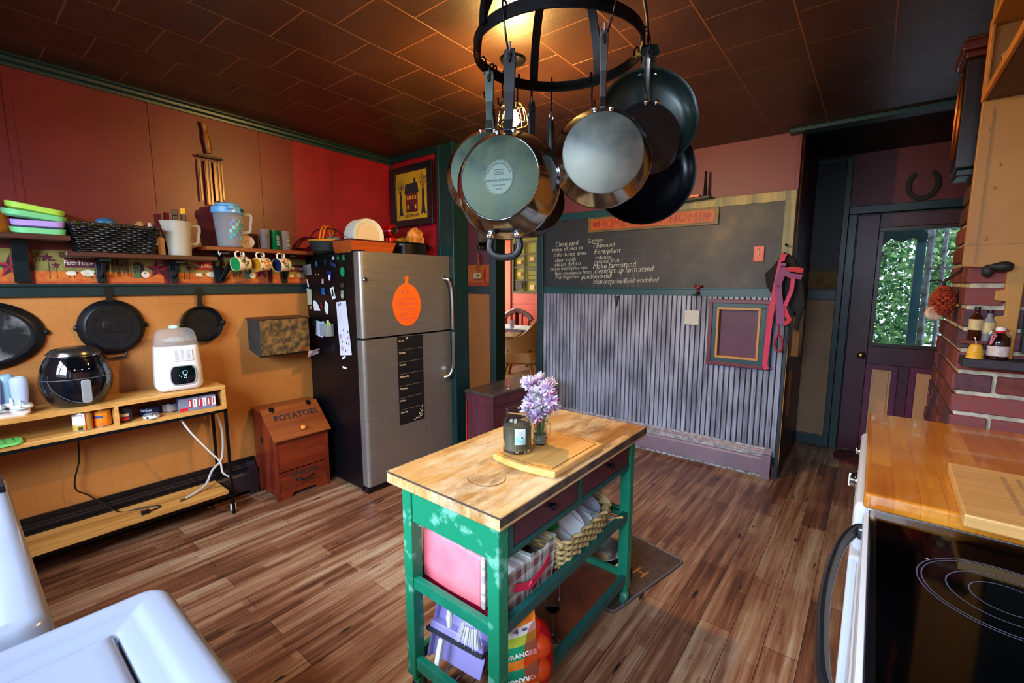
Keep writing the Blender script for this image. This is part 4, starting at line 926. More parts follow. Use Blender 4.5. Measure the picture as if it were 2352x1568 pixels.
card('white folded leaflet above the pencil cup, left part',727,704,.06,.085,18,PAPER,poly=[(-.04,-.02),(-.03,.055),(.0,.05),(.03,.01),(.045,-.045)])
card('white folded leaflet above the pencil cup, right part',750,706,.06,.08,-20,PAPER,poly=[(-.03,.045),(.02,.035),(.035,-.03),(.02,-.05),(-.02,-.02)])
card('dark red magnet holding the white folded leaflet',740,702,.022,.045,12,M('dark_red_magnet','6c1424',.5),'magnet','magnet',off=.003,t=.004)
card('white envelope behind the pencil cup',734,755,.10,.115,-8,M('blue_white_paper','b4b8d0',.8),off=.0)
card('green printed card left of the pencil cup',722,740,.035,.05,-12,M('green_card','14683c',.6),off=.004)
# long floral list
o=thing('shopping_list','long white floral shopping list hanging on the refrigerator side','paper',at(1,yS,788,745))
m=MB(); A=[at(1,yS-.002,*p) for p in ((772,694),(794,690),(808,815),(782,816))]; A=[Vector(a) for a in A]; M2=FY((0,yS-.001,0)); pts=[(a.x,a.z) for a in A]
m.prism(pts,0,.0015,M2); obj('paper',m,M('list_paper','d4d0e0',.8),o,world=True)
m=MB()
for px,py,r in ((783,772,.016),(799,776,.012),(787,800,.017),(790,768,.006)): 
    p=at(1,yS,px,py); m.prism([(p.x+r*cos(t)*(1+.2*sin(5*t)),p.z+r*sin(t)*(1+.2*sin(5*t))) for t in [2*pi*k/20 for k in range(20)]],.0014,.0022,M2,0)
for px,py in ((790,758),(800,762),(797,788),(795,805),(802,790),(779,700),(783,697),(787,784)):
    p=at(1,yS,px,py); m.prism([(p.x+.007*cos(t),p.z+.011*sin(t)) for t in [2*pi*k/8 for k in range(8)]],.0014,.0024,M2,1)
for k in range(5): p=at(1,yS,783,718+k*5); m.box(p.x-.025,p.z,.0014,p.x+.02,p.z+.0012,.002,2,M2)
obj('rose_print',m,[M('rose_pink','a878a0',.8,col2='c8a8c4',vs=60),M('leaf_grey','4c6454',.8),M('line_grey','8c8c9c',.8)],o,world=True)
card('white label strip tilted below the floral list',790,821,.05,.014,22,PAPER); card('white label strip, lowest on the refrigerator side',792,844,.05,.014,-4,PAPER)
card('small white paper with a black silhouette left of the magnet photo',765,673,.045,.085,16,PAPER); card('black silhouette cutout on the small tilted white paper',765,672,.02,.05,10,INK,'magnet','magnet',off=.003)
card('brown tag magnet below the green disc',787,655,.045,.03,0,M('brown_magnet','3c2420',.6),'magnet','magnet',t=.004)
card('brown and mint round character free magnet below the brown tag',788,676,.04,.055,0,M('brown_mint_magnet','4a2c24',.5,col2='a8b898',vs=30),'magnet','magnet',poly=circ(.02,16,ry=.032),t=.004,off=.003)
def clover(px,py,s,lb):
    m=MB(); F=sq(px,py,0,0)
    for a in (90,210,330): m.prism([(s*.55*cos(rad(a))+s*.45*cos(t),s*.55*sin(rad(a))+s*.45*sin(t)) for t in [2*pi*k/14 for k in range(14)]],0,.003,F)
    m.prism([(-.002,0),(.002,0),(.004,-s*1.4),(0,-s*1.4)],0,.003,F); mag('clover_magnet',lb,'magnet',m,CLOVER,'papers and magnets on the side of the refrigerator')
clover(777,592,.017,'green clover magnet, left of the pair'); clover(790,592,.021,'green clover magnet, right of the pair')
card('small pale blue round magnet left of the clovers',766,593,0,0,0,M('pale_blue_magnet','a8c8e8',.4),'magnet','magnet',poly=circ(.012,14),t=.004)
card('blue rectangular magnet below the clovers',767,608,.075,.024,-18,NAVY,'magnet','magnet',t=.005)
card('green disc magnet beside the door edge',788,624,0,0,0,M('green_disc','0c8450',.4),'magnet','magnet',poly=circ(.024,20,ry=.034),t=.006)
m=MB(); F=sq(758,633,0,0,0,.002)
m.prism([(-.022,.032),(-.014,.036),(0,.0),(.014,.036),(.024,.034),(.012,-.03),(.0,-.038),(-.012,-.02)],0,.004,F); m.prism([(-.012,.0),(.014,.006),(.006,-.034),(-.004,-.034)],.004,.006,F,1)
mag('boat_magnet','blue and white v shaped magnet in the middle of the refrigerator side','magnet',m,[M('royal_blue','2c3c9c',.4),PAPER],'papers and magnets on the side of the refrigerator')
card('small union striped red and white magnet',742,646,.02,.035,-6,M('red_white_magnet','b83048',.5,col2='d0d4dc',vs=80),'magnet','magnet',t=.004)
card('bright blue clip magnet',744,670,.05,.03,-6,M('bright_blue_clip','1c5ca8',.4),'magnet','magnet',poly=[(-.03,-.016),(.028,-.02),(.024,-.008),(.012,-.004),(.012,.03),(.004,.03),(.0,-.002),(-.012,.0),(-.014,.028),(-.022,.026),(-.02,-.006)],t=.006)
card('dark blue magnet near the top edge of the side',748,603,.03,.04,8,M('dark_blue_magnet','141c34',.4),'magnet','magnet',t=.006)
card('grey blue magnet beside the pale card',728,606,.022,.035,0,M('grey_blue_magnet','3c5474',.4),'magnet','magnet',t=.005)
for px,lb in ((727,'left silver ball magnet beside the pale card'),(734,'right silver ball magnet beside the pale card')):
    m=MB(); p=at(1,yS,px,630); m.ball((p.x,yS-.006,p.z),.008,12,7); mag('ball_magnet',lb,'magnet',m,CHROME,'papers and magnets on the side of the refrigerator',smooth=True)
m=MB(); F=sq(768,796,0,0,0,.004); m.tube([F@Vector((.014*cos(t),.016*sin(t),0)) for t in [2*pi*k/16 for k in range(16)]],.002,6,closed=True)
for a in (40,75,105,140,20,160): m.tube([F@Vector((.012*cos(rad(a)),.012*sin(rad(a)),0)),F@Vector((.03*cos(rad(a)),.034*sin(rad(a)),0))],.0013,5)
mag('spider_magnet','dark spider shaped wire magnet under the pencil cup','magnet',m,M('dark_wire','2c3444',.4,metal=.6),'papers and magnets on the side of the refrigerator')
# pencil cup
o=thing('pencil_cup','clear magnetic pencil cup filled with pens and clips','cup',at(1,1.70,750,760))
c=at(1,1.715,749,757); 
m=MB(); P=rrect(.105,.062,.012)
m.loops([[Vector((c.x+p[0],1.722+p[1]-.0,z)) for p in P] for z in (c.z-.045,c.z+.045)]+[[Vector((c.x+p[0]*.93,1.722+p[1]*.9,z)) for p in P] for z in (c.z+.045,c.z-.038)])
obj('cup_body',m,M('clear_cup_plastic','b4c0c4',.1,trans=.6,ior=1.12,alpha=.85),o,world=True,smooth=True)
for dx,h,cl,nm in ((-.03,.06,'8c9cd8','marker'),(-.012,.05,'50b070','marker'),(.008,.066,'1c1c20','clip'),(.022,.07,'d8b0a4','marker'),(.038,.055,'8cc040','marker')):
    m=MB(); m.cyl((c.x+dx,1.722,c.z-.03),(c.x+dx*1.3,1.715,c.z+h),.008,.008,10); mag('pen' if nm=='marker' else 'clip',{'8c9cd8':'periwinkle pen in the cup','50b070':'green pen in the cup','1c1c20':'black clip in the cup','d8b0a4':'pale pink pen in the cup','8cc040':'lime pen in the cup'}[cl],'pen',m,M('pen_'+cl,cl,.35),'pens in the clear magnetic cup',smooth=True)
# ---- on top of the refrigerator (z 1.705)
zt=1.706
o=thing('wooden_tray_basket','orange brown wooden box basket holding paper plates on the refrigerator','basket',(-2.955,1.97,zt))
TW=wood('orange_basket_wood','8c3410','b8551c',axis=1,rough=.5,fine=120,bp=.4)
m=MB()
def frus(mb,x0,y0,x1,y1,e,z0,z1,t=.008):
    L=[[(x0,y0),(x1,y0),(x1,y1),(x0,y1)],[(x0-e,y0-e),(x1+e,y0-e),(x1+e,y1+e),(x0-e,y1+e)],[(x0-e+t,y0-e+t),(x1+e-t,y0-e+t),(x1+e-t,y1+e-t),(x0-e+t,y1+e-t)],[(x0+t,y0+t),(x1-t,y0+t),(x1-t,y1-t),(x0+t,y1-t)]]
    mb.loops([[Vector((a,b_,z)) for a,b_ in l] for l,z in zip(L,(z0,z1,z1,z0+.01))])
frus(m,-3.06,1.80,-2.84,2.12,.028,zt,zt+.088); obj('slatted_body',m,TW,o,world=True)
m=MB()
for (p,q) in (((-3.09,1.77),(-2.81,1.77)),((-2.81,1.77),(-2.81,2.15)),((-2.81,2.15),(-3.09,2.15)),((-3.09,2.15),(-3.09,1.77))): m.bar((*p,zt+.088),(*q,zt+.088),.01,.006)
obj('rim_band',m,M('dark_rim_band','3c1810',.4),o,world=True)
m=MB(); m.tube(curve([(-3.08,1.775,zt+.085),(-3.06,1.80,zt+.14),(-3.02,1.80,zt+.155),(-2.90,1.80,zt+.10),(-2.85,1.80,zt+.088)]),.002,5); obj('wire_handle',m,BLACK,o,world=True)
o=thing('paper_plates','thick stack of white paper plates standing on edge in the wooden basket','plates',(-2.95,1.98,zt+.012))
PP=M('paper_plate_white','cfd0c8',.8,col2='c4c6be',vs=3,st=(60,1,1)); 
m=MB(); F=Mf((0,0,.115),Y_,Z_); n=48
m.lathe([(.0,-.085),(.115,-.085),(.124,-.08),(.124,.045),(.121,.052),(.095,.047),(.092,.045),(.0,.045)],F,n); obj('plate_stack',m,PP,o,smooth=True,ang=30)
m=MB()
for k in range(9): m.tube([F@Vector(((.125)*cos(t),.125*sin(t),-.07+k*.013)) for t in [2*pi*q/40 for q in range(40)]],.0012,4,closed=True)
obj('plate_edges',m,M('plate_edge_grey','a4a8a8',.8),o,smooth=True)
m=MB(); m.prism(circ(.088,30),.0455,.046,F); obj('top_plate_centre',m,M('plate_face_cream','c8b8a0',.7),o)
o=thing('handled_basket','dark round basket with yellow rim and looped handles left of the wooden basket','basket',(-3.17,1.80,zt))
m=MB(); m.lathe([(.07,0),(.10,.02),(.125,.09),(.12,.09),(.09,.02),(0,.01)],None,24,sx=1,sy=1); obj('body',m,M('dark_teal_basket','1a2a2c',.6,col2='0c1416',vs=60,bp=.5,bs=120),o,smooth=True)
m=MB(); m.tube([(.125*cos(t),.125*sin(t),.092) for t in [2*pi*k/28 for k in range(28)]],.007,7,closed=True); obj('rim',m,M('yellow_ochre_cane','b87c14',.5),o,smooth=True)
m=MB()
for e in (-.012,.012): m.tube(curve([(.08,-.09+e,.09),(.06,-.06+e,.165),(.0,.0+e,.20),(-.06,.07+e,.175),(-.08,.09+e,.09)]),.006,7)
obj('handle',m,M('orange_cane','c87414',.45),o,smooth=True)
m=MB(); m.tube(curve([(-.08,-.09,.09),(-.06,-.06,.16),(0,.0,.185),(.05,.07,.165),(.08,.09,.09)]),.004,6); obj('handle',m,BLACK,o,smooth=True)
mono('grey_bowl',MB().ball((0,0,0),(.06,.06,.03),16,8),M('grey_green_bowl','5c6c6c',.5),'grey green bowl resting inside the dark handled basket','bowl',(-3.12,1.82,zt+.098),world=False,smooth=True)
mono('baking_tin',MB().lathe([(.045,0),(.062,.03),(.065,.085),(.062,.085),(.056,.03),(0,.01)],None,28),M('black_pan_enamel','060709',.3),'small black pan behind the handled basket','pan',(-3.37,1.86,zt),world=False,smooth=True)
# stand mixer
o=thing('stand_mixer','red stand mixer with a chrome hub behind the paper plates','mixer',(-3.16,2.30,zt))
RM=M('glossy_red_enamel','a80c10',.12,coat=.6)
m=MB(); m.prism(rrect(.28,.17,.06),0,.035); obj('base',m,RM,o,bev=.008)
m=MB(); m.loops([[Vector((-.09+p[0],p[1],z)) for p in rrect(w_,w_*.9,.03)] for w_,z in ((.10,.03),(.085,.10),(.09,.17))]); obj('pedestal',m,RM,o,smooth=True)
m=MB(); F=Mf((-.10,0,.20),Y_,Z_); m.lathe([(0,-.05),(.045,-.04),(.062,.0),(.066,.08),(.062,.16),(.055,.215),(.04,.228),(0,.23)],F,28,sx=.95,sy=.88); obj('motor_head',m,RM,o,smooth=True)
m=MB(); F2=Mf((.13,0,.20),Y_,Z_); m.lathe([(.030,0),(.032,.008),(.028,.016),(.014,.02),(0,.021)],F2,22); obj('hub_cap',m,CHROME,o,smooth=True)
m=MB(); m.lathe([(.034,-.03),(.036,.005),(.032,.01)],F2,24); obj('hub_collar',m,M('dark_red_band','5c0c0c',.3),o,smooth=True)
m=MB(); m.lathe([(.045,.035),(.05,.06),(.05,.145),(.045,.145),(.04,.06),(0,.04)],Matrix.Translation((.08,0,0)),24,); obj('cup',m,M('red_shiny_cup','c01414',.1,coat=.5),o,smooth=True)
# roaster pot
o=thing('roasting_pot','black lidded stock pot at the back right corner of the refrigerator top','pot',(-2.97,2.40,zt))
m=MB(); m.lathe([(.11,0),(.125,.01),(.13,.095),(.14,.10),(.135,.105),(.12,.10),(.11,.02),(0,.015)],None,32,sx=.85,sy=1.15); obj('pot_body',m,M('black_pot_enamel','0a0c0d',.25,col2='141210',vs=8),o,smooth=True)
m=MB(); m.prism([(.0,-.02),(.05,0),(.0,.02)],-.035,.035,Mf((0,.17,.085),Y_,Z_)); m.prism([(.0,-.02),(-.05,0),(.0,.02)],-.035,.035,Mf((0,-.15,.085),Y_,Z_)); obj('ear_handle',m,BLACK,o,bev=.004)
m=MB(); rr=random.Random(4); m.ball((0,0,0),(.05,.07,.07),16,11,fn=lambda p:p*(1+.14*sin(9*p.x/.05+7*p.z/.07)*.5+.10*sin(13*p.y/.07)))
mono('plastic_bag','' and None or m,M('amber_plastic_wrap','b06a10',.12,col2='e0a060',vs=26,trans=.25,ior=1.2,bp=.6,bs=30),'shiny amber plastic wrapped bag sitting on the black roasting pot','bag',(-2.93,2.42,zt+.155),world=False,smooth=True)
m=MB(); m.ball((0,0,0),(.03,.06,.025),12,8,fn=lambda p:p*(1+.2*sin(60*p.y))); mono('plastic_bag',m,M('dark_green_wrap','3c4a1c',.25,col2='8c5c20',vs=20),'dark green and brown bag beside the amber bag on the roasting pot','bag',(-2.98,2.33,zt+.125),world=False,smooth=True)
o=thing('butter_box','small cream box with pink end beside the amber bag','box',(-3.02,2.53,zt+.1),.2)
m=MB(); m.box(-.03,-.05,0,.03,.04,.065); obj('carton_body',m,M('cream_carton','c8b49c',.6,col2='b09c88',vs=20),o,bev=.002)
m=MB(); m.box(-.02,-.09,.01,.02,-.05,.05); obj('wrapped_end',m,M('mauve_wrap','8c5c68',.4),o,bev=.004)
m=MB(); m.box(-3.07,2.47,zt,-2.97,2.585,zt+.0995); mono('cookie_tin',m,BLACK,'black tin hidden under the small cream box','tin',(-3.02,2.53,zt))
# picture
o=thing('framed_picture','black framed folk picture of a red house and two trees on the red wall','picture',(-3.12,2.59,2.24))
P=[at(1,2.575,*p) for p in ((903,393),(1004,374),(1002,512),(917,525))]; F=FY((-3.13,2.6,2.225)); F=Mf((-3.135,2.578,2.228),(1,0,-.0),(0,.0,1))
m=MB(); W=.27; H=.25
frame4f(m,-W,-H,W,H,.055,0,.022,0,F,tx=.065)
obj('frame',m,M('black_frame','101216',.3,coat=.3),o,world=True,bev=.004)
m=MB(); m.box(-W+.06,-H+.05,.004,W-.06,H-.05,.010,0,F); obj('mat_board',m,M('mustard_print','b8901c',.6,col2='a8841c',vs=8),o,world=True)
m=MB(); Z0=.0101; 
m.prism([(-.075,-.135),(.075,-.135),(.075,.02),(-.075,.02)],Z0,Z0+.001,F,0)
m.prism([(-.095,.02),(.09,.02),(.075,.105),(-.08,.10)],Z0,Z0+.0012,F,1); m.box(.03,.10,Z0,.055,.14,Z0+.001,1,F)
m.box(-.018,-.135,Z0,.015,-.075,Z0+.0014,1,F)
for x in (-.055,-.022,.012,.045):
    m.box(x-.006,-.03,Z0,x+.012,.0,Z0+.0014,2,F)
for x in (-.055,.045): m.box(x-.006,-.105,Z0,x+.012,-.075,Z0+.0014,2,F)
for s,h in ((-1,.02),(1,.05)):
    x=s*.145; m.prism([(x-.012,h),(x+.012,h),(x+.018,-.09),(x+.03,-.165),(x,-.15),(x-.028,-.165),(x-.016,-.09)],Z0,Z0+.001,F,1)
    for k in range(34):
        a=random.uniform(0,2*pi); r=random.uniform(.01,.055); cx=x-s*.0+r*cos(a); cy=h+.075+r*1.2*sin(a); ro=random.random()*pi
        m.prism([(cx+.008*cos(ro),cy+.008*sin(ro)),(cx-.003*sin(ro),cy+.003*cos(ro)),(cx-.008*cos(ro),cy-.008*sin(ro)),(cx+.003*sin(ro),cy-.003*cos(ro))],Z0,Z0+.001,F,1)
    for k in range(7):
        a=rad(50+k*14); m.prism([(x-.001,h),(x+.001,h),(x+.09*cos(a)+.001,h+.11*sin(a)),(x+.09*cos(a),h+.11*sin(a))],Z0,Z0+.001,F,1)
m.text('BLESS THIS HOUSE',.03,F@Matrix.Translation((0,-.163,Z0+.0006)),.0004,1,sx=.72,bold=.0006)
obj('printed_scene',m,[M('print_barn_red','5c1418',.6),M('print_charcoal','1c2028',.6),M('print_window_yellow','c8942c',.6)],o,world=True)
# ================================================================ doorway wall things
o=thing('wall_oil_lamp','glass oil lamp chimney in a black wall bracket beside the doorway','lamp',(-3.52,3.80,1.88))
c=at(1,3.80,1108,572)
m=MB(); m.lathe([(.03,0),(.062,.006),(.064,.03),(.05,.04),(.03,.045)],Matrix.Translation((c.x,3.80,c.z)),24); m.box(c.x-.012,3.80,c.z+.005,c.x+.012,3.88,c.z+.02); obj('bracket',m,BLACK,o,world=True,smooth=True)
m=MB(); m.lathe([(.028,.045),(.052,.09),(.05,.14),(.03,.20),(.026,.27)],Matrix.Translation((c.x,3.80,c.z)),24,cap=False); obj('glass_chimney',m,M('lamp_glass','d4ccc8',.05,trans=.85,ior=1.2),o,world=True,smooth=True)
m=MB(); m.lathe([(.03,.045),(.045,.06),(.04,.09),(0,.095)],Matrix.Translation((c.x,3.80,c.z)),20); m.box(c.x-.07,3.862,c.z-.01,c.x+.07,3.872,c.z+.30); obj('reflector',m,M('dark_tin_back','120e10',.3,metal=.7),o,world=True)
o=thing('wall_phone_box','small cream box with a black button on the printed border beside the doorway','wall box',at(1,3.85,1098,633))
c=at(1,3.85,1098,633); m=MB(); m.box(c.x-.062,3.825,c.z-.035,c.x+.062,3.87,c.z+.035); obj('case',m,M('cream_case','c8a878',.4),o,world=True,bev=.008)
m=MB(); m.box(c.x+.01,3.820,c.z-.01,c.x+.035,3.826,c.z+.014); obj('button',m,BLACK,o,world=True)
m=MB(); m.tube(curve([(c.x-.02,3.86,c.z+.26),(c.x+.02,3.85,c.z+.2),(c.x+.0,3.85,c.z+.12),(c.x-.03,3.85,c.z+.09),(c.x+.02,3.85,c.z+.06)]),.006,7); m.tube(curve([(c.x+.0,3.86,c.z+.25),(c.x-.01,3.85,c.z+.17),(c.x+.03,3.85,c.z+.10)]),.006,7)
obj('strap',m,M('tan_leather_cord','a8643c',.5),o,world=True,smooth=True)
# chest
CHW=wood('plum_chest_wood','3a1620','542430',axis=2,rough=.45); CHT=wood('worn_dark_lid','28201f','4a3e3c',axis=1,rough=.3,coat=.2)
o=thing('wooden_chest','dark plum wooden chest with a worn lid standing below the doorway','chest',(-2.45,3.03,0))
obj('box',B(-2.585,2.64,.02,-2.30,3.45,.60),CHW,o,world=True,bev=.004); obj('lid',B(-2.60,2.625,.598,-2.285,3.47,.622),CHT,o,world=True,bev=.004)
m=MB(); m.box(-2.595,2.632,.52,-2.293,2.64,.60); m.box(-2.30,2.63,.52,-2.292,3.46,.60); obj('lid_skirt',m,CHW,o,world=True)
m=MB(); c=at(2,.622,1168,891); m.tube([(c.x+.022*cos(t),c.y+.022*sin(t),.632+.008*sin(t)) for t in [2*pi*k/16 for k in range(16)]],.0022,6,closed=True); m.ball((c.x,c.y-.02,.624),(.006,.006,.004),8,5); obj('ring_pull',m,STEEL,o,world=True,smooth=True)
m=MB(); m.box(-2.590,2.628,.03,-2.583,2.634,.52); obj('red_edge_strip',m,M('scarlet_edge','c83018',.5),o,world=True)
# ================================================================ dining room
TC=M('white_tablecloth','d4d4d8',.7); DWD=wood('cherry_chair_wood','3c1408','6c2410',axis=2,rough=.25,coat=.4)
o=thing('dining_table','dining table under a white cloth seen through the doorway','table',(-4.75,5.9,0))
m=MB(); m.prism(rrect(1.75,.56,.08,4,-4.75,6.03),.745,.755); 
obj('tablecloth',m,TC,o,world=True); m=MB(); m.prism(rrect(1.70,.52,.08,4,-4.75,6.03),.70,.744); obj('tabletop',m,DWD,o,world=True)
for x,y in ((-5.45,5.86),(-4.05,5.86),(-4.05,6.2),(-5.45,6.2)): m=MB(); m.cyl((x,y,0),(x,y,.70),.035,.045,12); obj('leg',m,DWD,o,world=True,smooth=True)
def at3(px,py,dist):
    d=ray(px,py).normalized(); return EYE+d*dist
def onz(z,px,py): return at(2,z,px,py)
c=onz(.756,1176,755)
o=thing('drinking_glass','clear drinking glass on the dining table','glass',(c.x,c.y,.756),group=None)
m=MB(); m.lathe([(.028,0),(.03,.004),(.043,.15),(.04,.15),(.028,.01),(0,.01)],None,20); obj('cup',m,M('pale_glass','d8d8e8',.1,trans=.6,ior=1.15),o,smooth=True)
c=onz(.756,1154,758)
o=thing('drinking_glass','green drinking glass with an orange straw at the edge of the dining table','glass',(c.x,c.y,.756))
m=MB(); m.lathe([(.028,0),(.03,.004),(.045,.14),(.042,.14),(.028,.01),(0,.01)],None,20); obj('cup',m,M('lime_glass','70b838',.15,trans=.3,ior=1.2),o,smooth=True)
m=MB(); m.cyl((.0,0,.02),(.02,.01,.30),.005,.005,8); obj('straw',m,M('orange_straw','e06810',.4),o)
c=onz(.756,1140,752)
o=thing('candle_holder','dark candle stand with a pale yellow pillar candle on the dining table','candle holder',(c.x,c.y,.756))
m=MB(); m.lathe([(.06,0),(.05,.015),(.015,.03),(.02,.09),(.012,.13),(.03,.20),(.06,.23),(.06,.24),(0,.24)],None,20); obj('stand',m,M('dark_bronze','1c1410',.35,metal=.5),o,smooth=True)
m=MB(); m.lathe([(.045,.24),(.045,.34),(.04,.345),(0,.34)],None,20); obj('candle',m,M('yellow_candle','a8a03c',.5),o,smooth=True)
# dining chair back behind the table
o=thing('dining_chair','cherry wood dining chair with curved splat back behind the table','chair',(-5.0,6.6,0))
cx,cy=-4.98,6.35; 
c0=at(1,6.42,1156,770);
m=MB(); pts=curve([at(1,6.42,*p) for p in ((1157,745),(1162,725),(1185,713),(1210,722),(1222,735))]); m.tube(pts,.03,8,sq=1.6); obj('crest_rail',m,DWD,o,world=True,smooth=True)
for a,b_ in (((1163,722),(1160,790)),((1215,728),(1212,790)),((1200,716),(1198,790)),((1175,716),(1176,790))):
    m=MB(); m.bar(at(1,6.42,*a),at(1,6.42,*b_),.03,.02); obj('spindle',m,DWD,o,world=True,bev=.004)
m=MB(); m.bar(at(1,6.41,1187,716),at(1,6.41,1187,790),.10,.015); obj('splat',m,DWD,o,world=True,bev=.004)
q=at(1,6.42,1188,795); obj('seat',MB().box(q.x-.22,6.42,.42,q.x+.22,6.80,.46),DWD,o,world=True,bev=.01)
for dx,dy in ((-.19,.03),(.19,.03),(-.19,.33),(.19,.33)): m=MB(); m.cyl((q.x+dx,6.42+dy,0),(q.x+dx,6.42+dy,.42),.018,.022,10); obj('leg',m,DWD,o,world=True,smooth=True)
# high chair
HC=M('tan_highchair_plastic','b08850',.45,col2='a07c48',vs=4); HG=M('grey_highchair_plastic','a8a49c',.4)
hc=at(2,0,1190,872)
o=thing('high_chair','tan plastic booster high chair on splayed legs in front of the dining table','high chair',(hc.x+.05,hc.y-.0,0),rad(-62))
o.scale=(1.3,1.3,1.2)
m=MB(); m.loops([[Vector((p[0],p[1],z)) for p in rrect(.52-2*e,.50-2*e,.14)] for e,z in ((.0,0),(0,.03),(.03,.045),(.06,.03),(.12,.03))]); obj('base_tray',m,HC,o,smooth=True,ang=30)
for sx in (-1,1):
    for sy in (-1,1): m=MB(); m.bar((sx*.20,sy*.19,.03),(sx*.14,sy*.13,.27),.045,.035); obj('leg',m,HC,o,bev=.008)
m=MB(); m.loops([[Vector((p[0],p[1],z)) for p in rrect(w_,w_*.94,.09)] for w_,z in ((.42,.25),(.46,.27),(.42,.38),(.40,.39))]); obj('seat_base',m,HC,o,smooth=True,ang=30)
m=MB()
def hb(u,v):
    a=rad(-60+300*u); r=.20+.03*v; back=max(0,cos(a-rad(90)))  # high at the back (local +Y)
    return Vector((r*cos(a),r*sin(a)*.95,.39+v*(.20+.22*back**1.5)))
N=36
Lo=[]
for v,off in ((0,0),(.25,0),(.5,0),(.75,0),(1,0)):
    Lo.append([hb(k/N,v) for k in range(N+1)])
for v in (1,.75,.5,.25,0): Lo.append([Vector((p.x*.88,p.y*.88,p.z)) for p in [hb(k/N,v) for k in range(N+1)]])
m.loops(Lo,cap0=False,cap1=False,closed=False); obj('seat_shell',m,HC,o,smooth=True)
m=MB(); m.loops([[Vector((p[0],p[1]-.13,z)) for p in rrect(.48,.22,.09)] for z in (.575,.595)]); obj('tray_rail',m,HC,o,bev=.006)
m=MB(); m.loops([[Vector((p[0],p[1],z)) for p in rrect(.34,.32,.08)] for z in (.39,.43)]); obj('cushion',m,M('brown_cushion','6c5038',.6),o,bev=.01)
# window frame board on mustard wall
c=at(1,6.96,1206,615)
o=thing('wall_pane_board','old dark window frame hung on the mustard wall holding little notes','frame',(c.x,6.98,c.z))
pa=at(1,6.96,1177,556); pb=at(1,6.96,1236,673)
m=MB(); xa,xb,za,zb=pa.x,pb.x+.25,pb.z,pa.z
t=.035
frame4(m,xa,za,xb,zb,t,6.95,6.985)
for k in (1,2,3): m.box(xa,6.96,za+(zb-za)*k/4-.012,xb,6.98,za+(zb-za)*k/4+.012)
for k in (1,2): m.box(xa+(xb-xa)*k/3-.012,6.957,za,xa+(xb-xa)*k/3+.012,6.98,zb)
obj('sash',m,M('dark_sash_wood','4c3410',.6,col2='2c1c0c',vs=30),o,world=True)
for px,py,w_,h_,cl in ((1193,602,.09,.06,'c89040'),(1222,594,.10,.06,'b88c5c'),(1193,629,.08,.07,'c88c38'),(1222,659,.11,.08,'c8a078'),(1192,655,.16,.15,'2c1c1c')):
    p=at(1,6.955,px,py); m=MB(); m.box(p.x-w_/2,6.952,p.z-h_/2,p.x+w_/2,6.960,p.z+h_/2); obj('note_card',m,M('note_'+cl,cl,.7),o,world=True)
for px,py in ((1190,590),(1196,607),(1224,620),(1224,632),(1222,603)):
    p=at(1,6.955,px,py); m=MB(); m.box(p.x-.10,6.955,p.z-.012,p.x+.10,6.962,p.z+.012); obj('clip_strip',m,M('dark_clip','2c2010',.6),o,world=True)
# ================================================================ chalkboard wall things
mt,nt,b=base('chalkboard_paint'); v=coords(nt)
n1=noise(nt,scaled(nt,v,(1,1,1)),2.6,5,.6); cb=ramp(nt,n1,[(.42,'26272b'),(.58,'3c3a38'),(.72,'5a5040')])
sp=nd(nt,'ShaderNodeSeparateXYZ'); nt.links.new(v,sp.inputs[0]); mr=nd(nt,'ShaderNodeMapRange'); mr.inputs[1].default_value=-.3; mr.inputs[2].default_value=.5; nt.links.new(sp.outputs[0],mr.inputs[0])
cc=mix(nt,mr.outputs[0],S('202226'),cb); nt.links.new(cc,b.inputs['Base Color']); b.inputs['Roughness'].default_value=.55; bump(nt,b,noise(nt,v,70),.08,.002)
o=thing('chalkboard','long chalkboard on the wall with two columns of handwritten chores','chalkboard',(-1.6,3.878,1.77))
obj('board',B(-2.668,3.868,1.457,-.565,3.879,2.09),mt,o,world=True)
m=MB()
ln=[('Clean yard',1275,560,53,17),('move all piles to',1268,572,70,14),('side dump area',1271,584,75,14),('clean trash',1274,596,48,14),('clean debris',1273,606,62,14),('throw wood piles over',1263,616,88,13),('Build greenhouse fence',1274,626,84,13),('Put together',1275,635,56,13),
('Garden',1349,552,36,16),('Till/mound',1360,563,52,17),('Fert/plant',1364,577,62,17),('refence',1366,590,38,14),('refence fruit',1365,599,58,14),('Make farmstand',1361,610,100,19),('clean/set up farm stand',1365,621,136,19),('pond/waterfall',1335,634,70,17),('clean/organize/Build workshed',1363,645,150,17)]
for s,px,py,wp_,hp in ln:
    p=at(1,3.866,px,py+2); q=at(1,3.866,px+wp_,py+2); W_=(q-p).length; cu_=MB(); cu_.text(s,1,Matrix(),0,align='LEFT',shear=.15); wd_=max(v[0] for v in cu_.v)
    pz=at(1,3.866,px,py+hp/2); H_=abs((at(1,3.866,px,py-hp/2)-pz).z); sz=H_*.95
    r_=rad(1.5); m.text(s,sz,Mf((p.x,3.8668,p.z),(cos(r_),0,sin(r_)),(-sin(r_),0,cos(r_))),.0002,align='LEFT',shear=.18,sx=W_/(wd_*sz),bold=-.0008)
obj('chalk_writing',m,M('chalk_white','c8c8c0',.9),o,world=True)
m=MB()
for k in range(11):
    p=at(1,3.866,1362+k*13.2,648); m.box(p.x,3.8665,1.458,p.x+.0022,3.868,1.458+random.uniform(.05,.14))
for (a,b_,c_,d_) in ((1428,574,1480,575),(1428,593,1480,593)):
    p=at(1,3.866,a,b_); q=at(1,3.866,c_,d_); m.bar((p.x,3.8672,p.z),(q.x,3.8672,q.z),.0015)
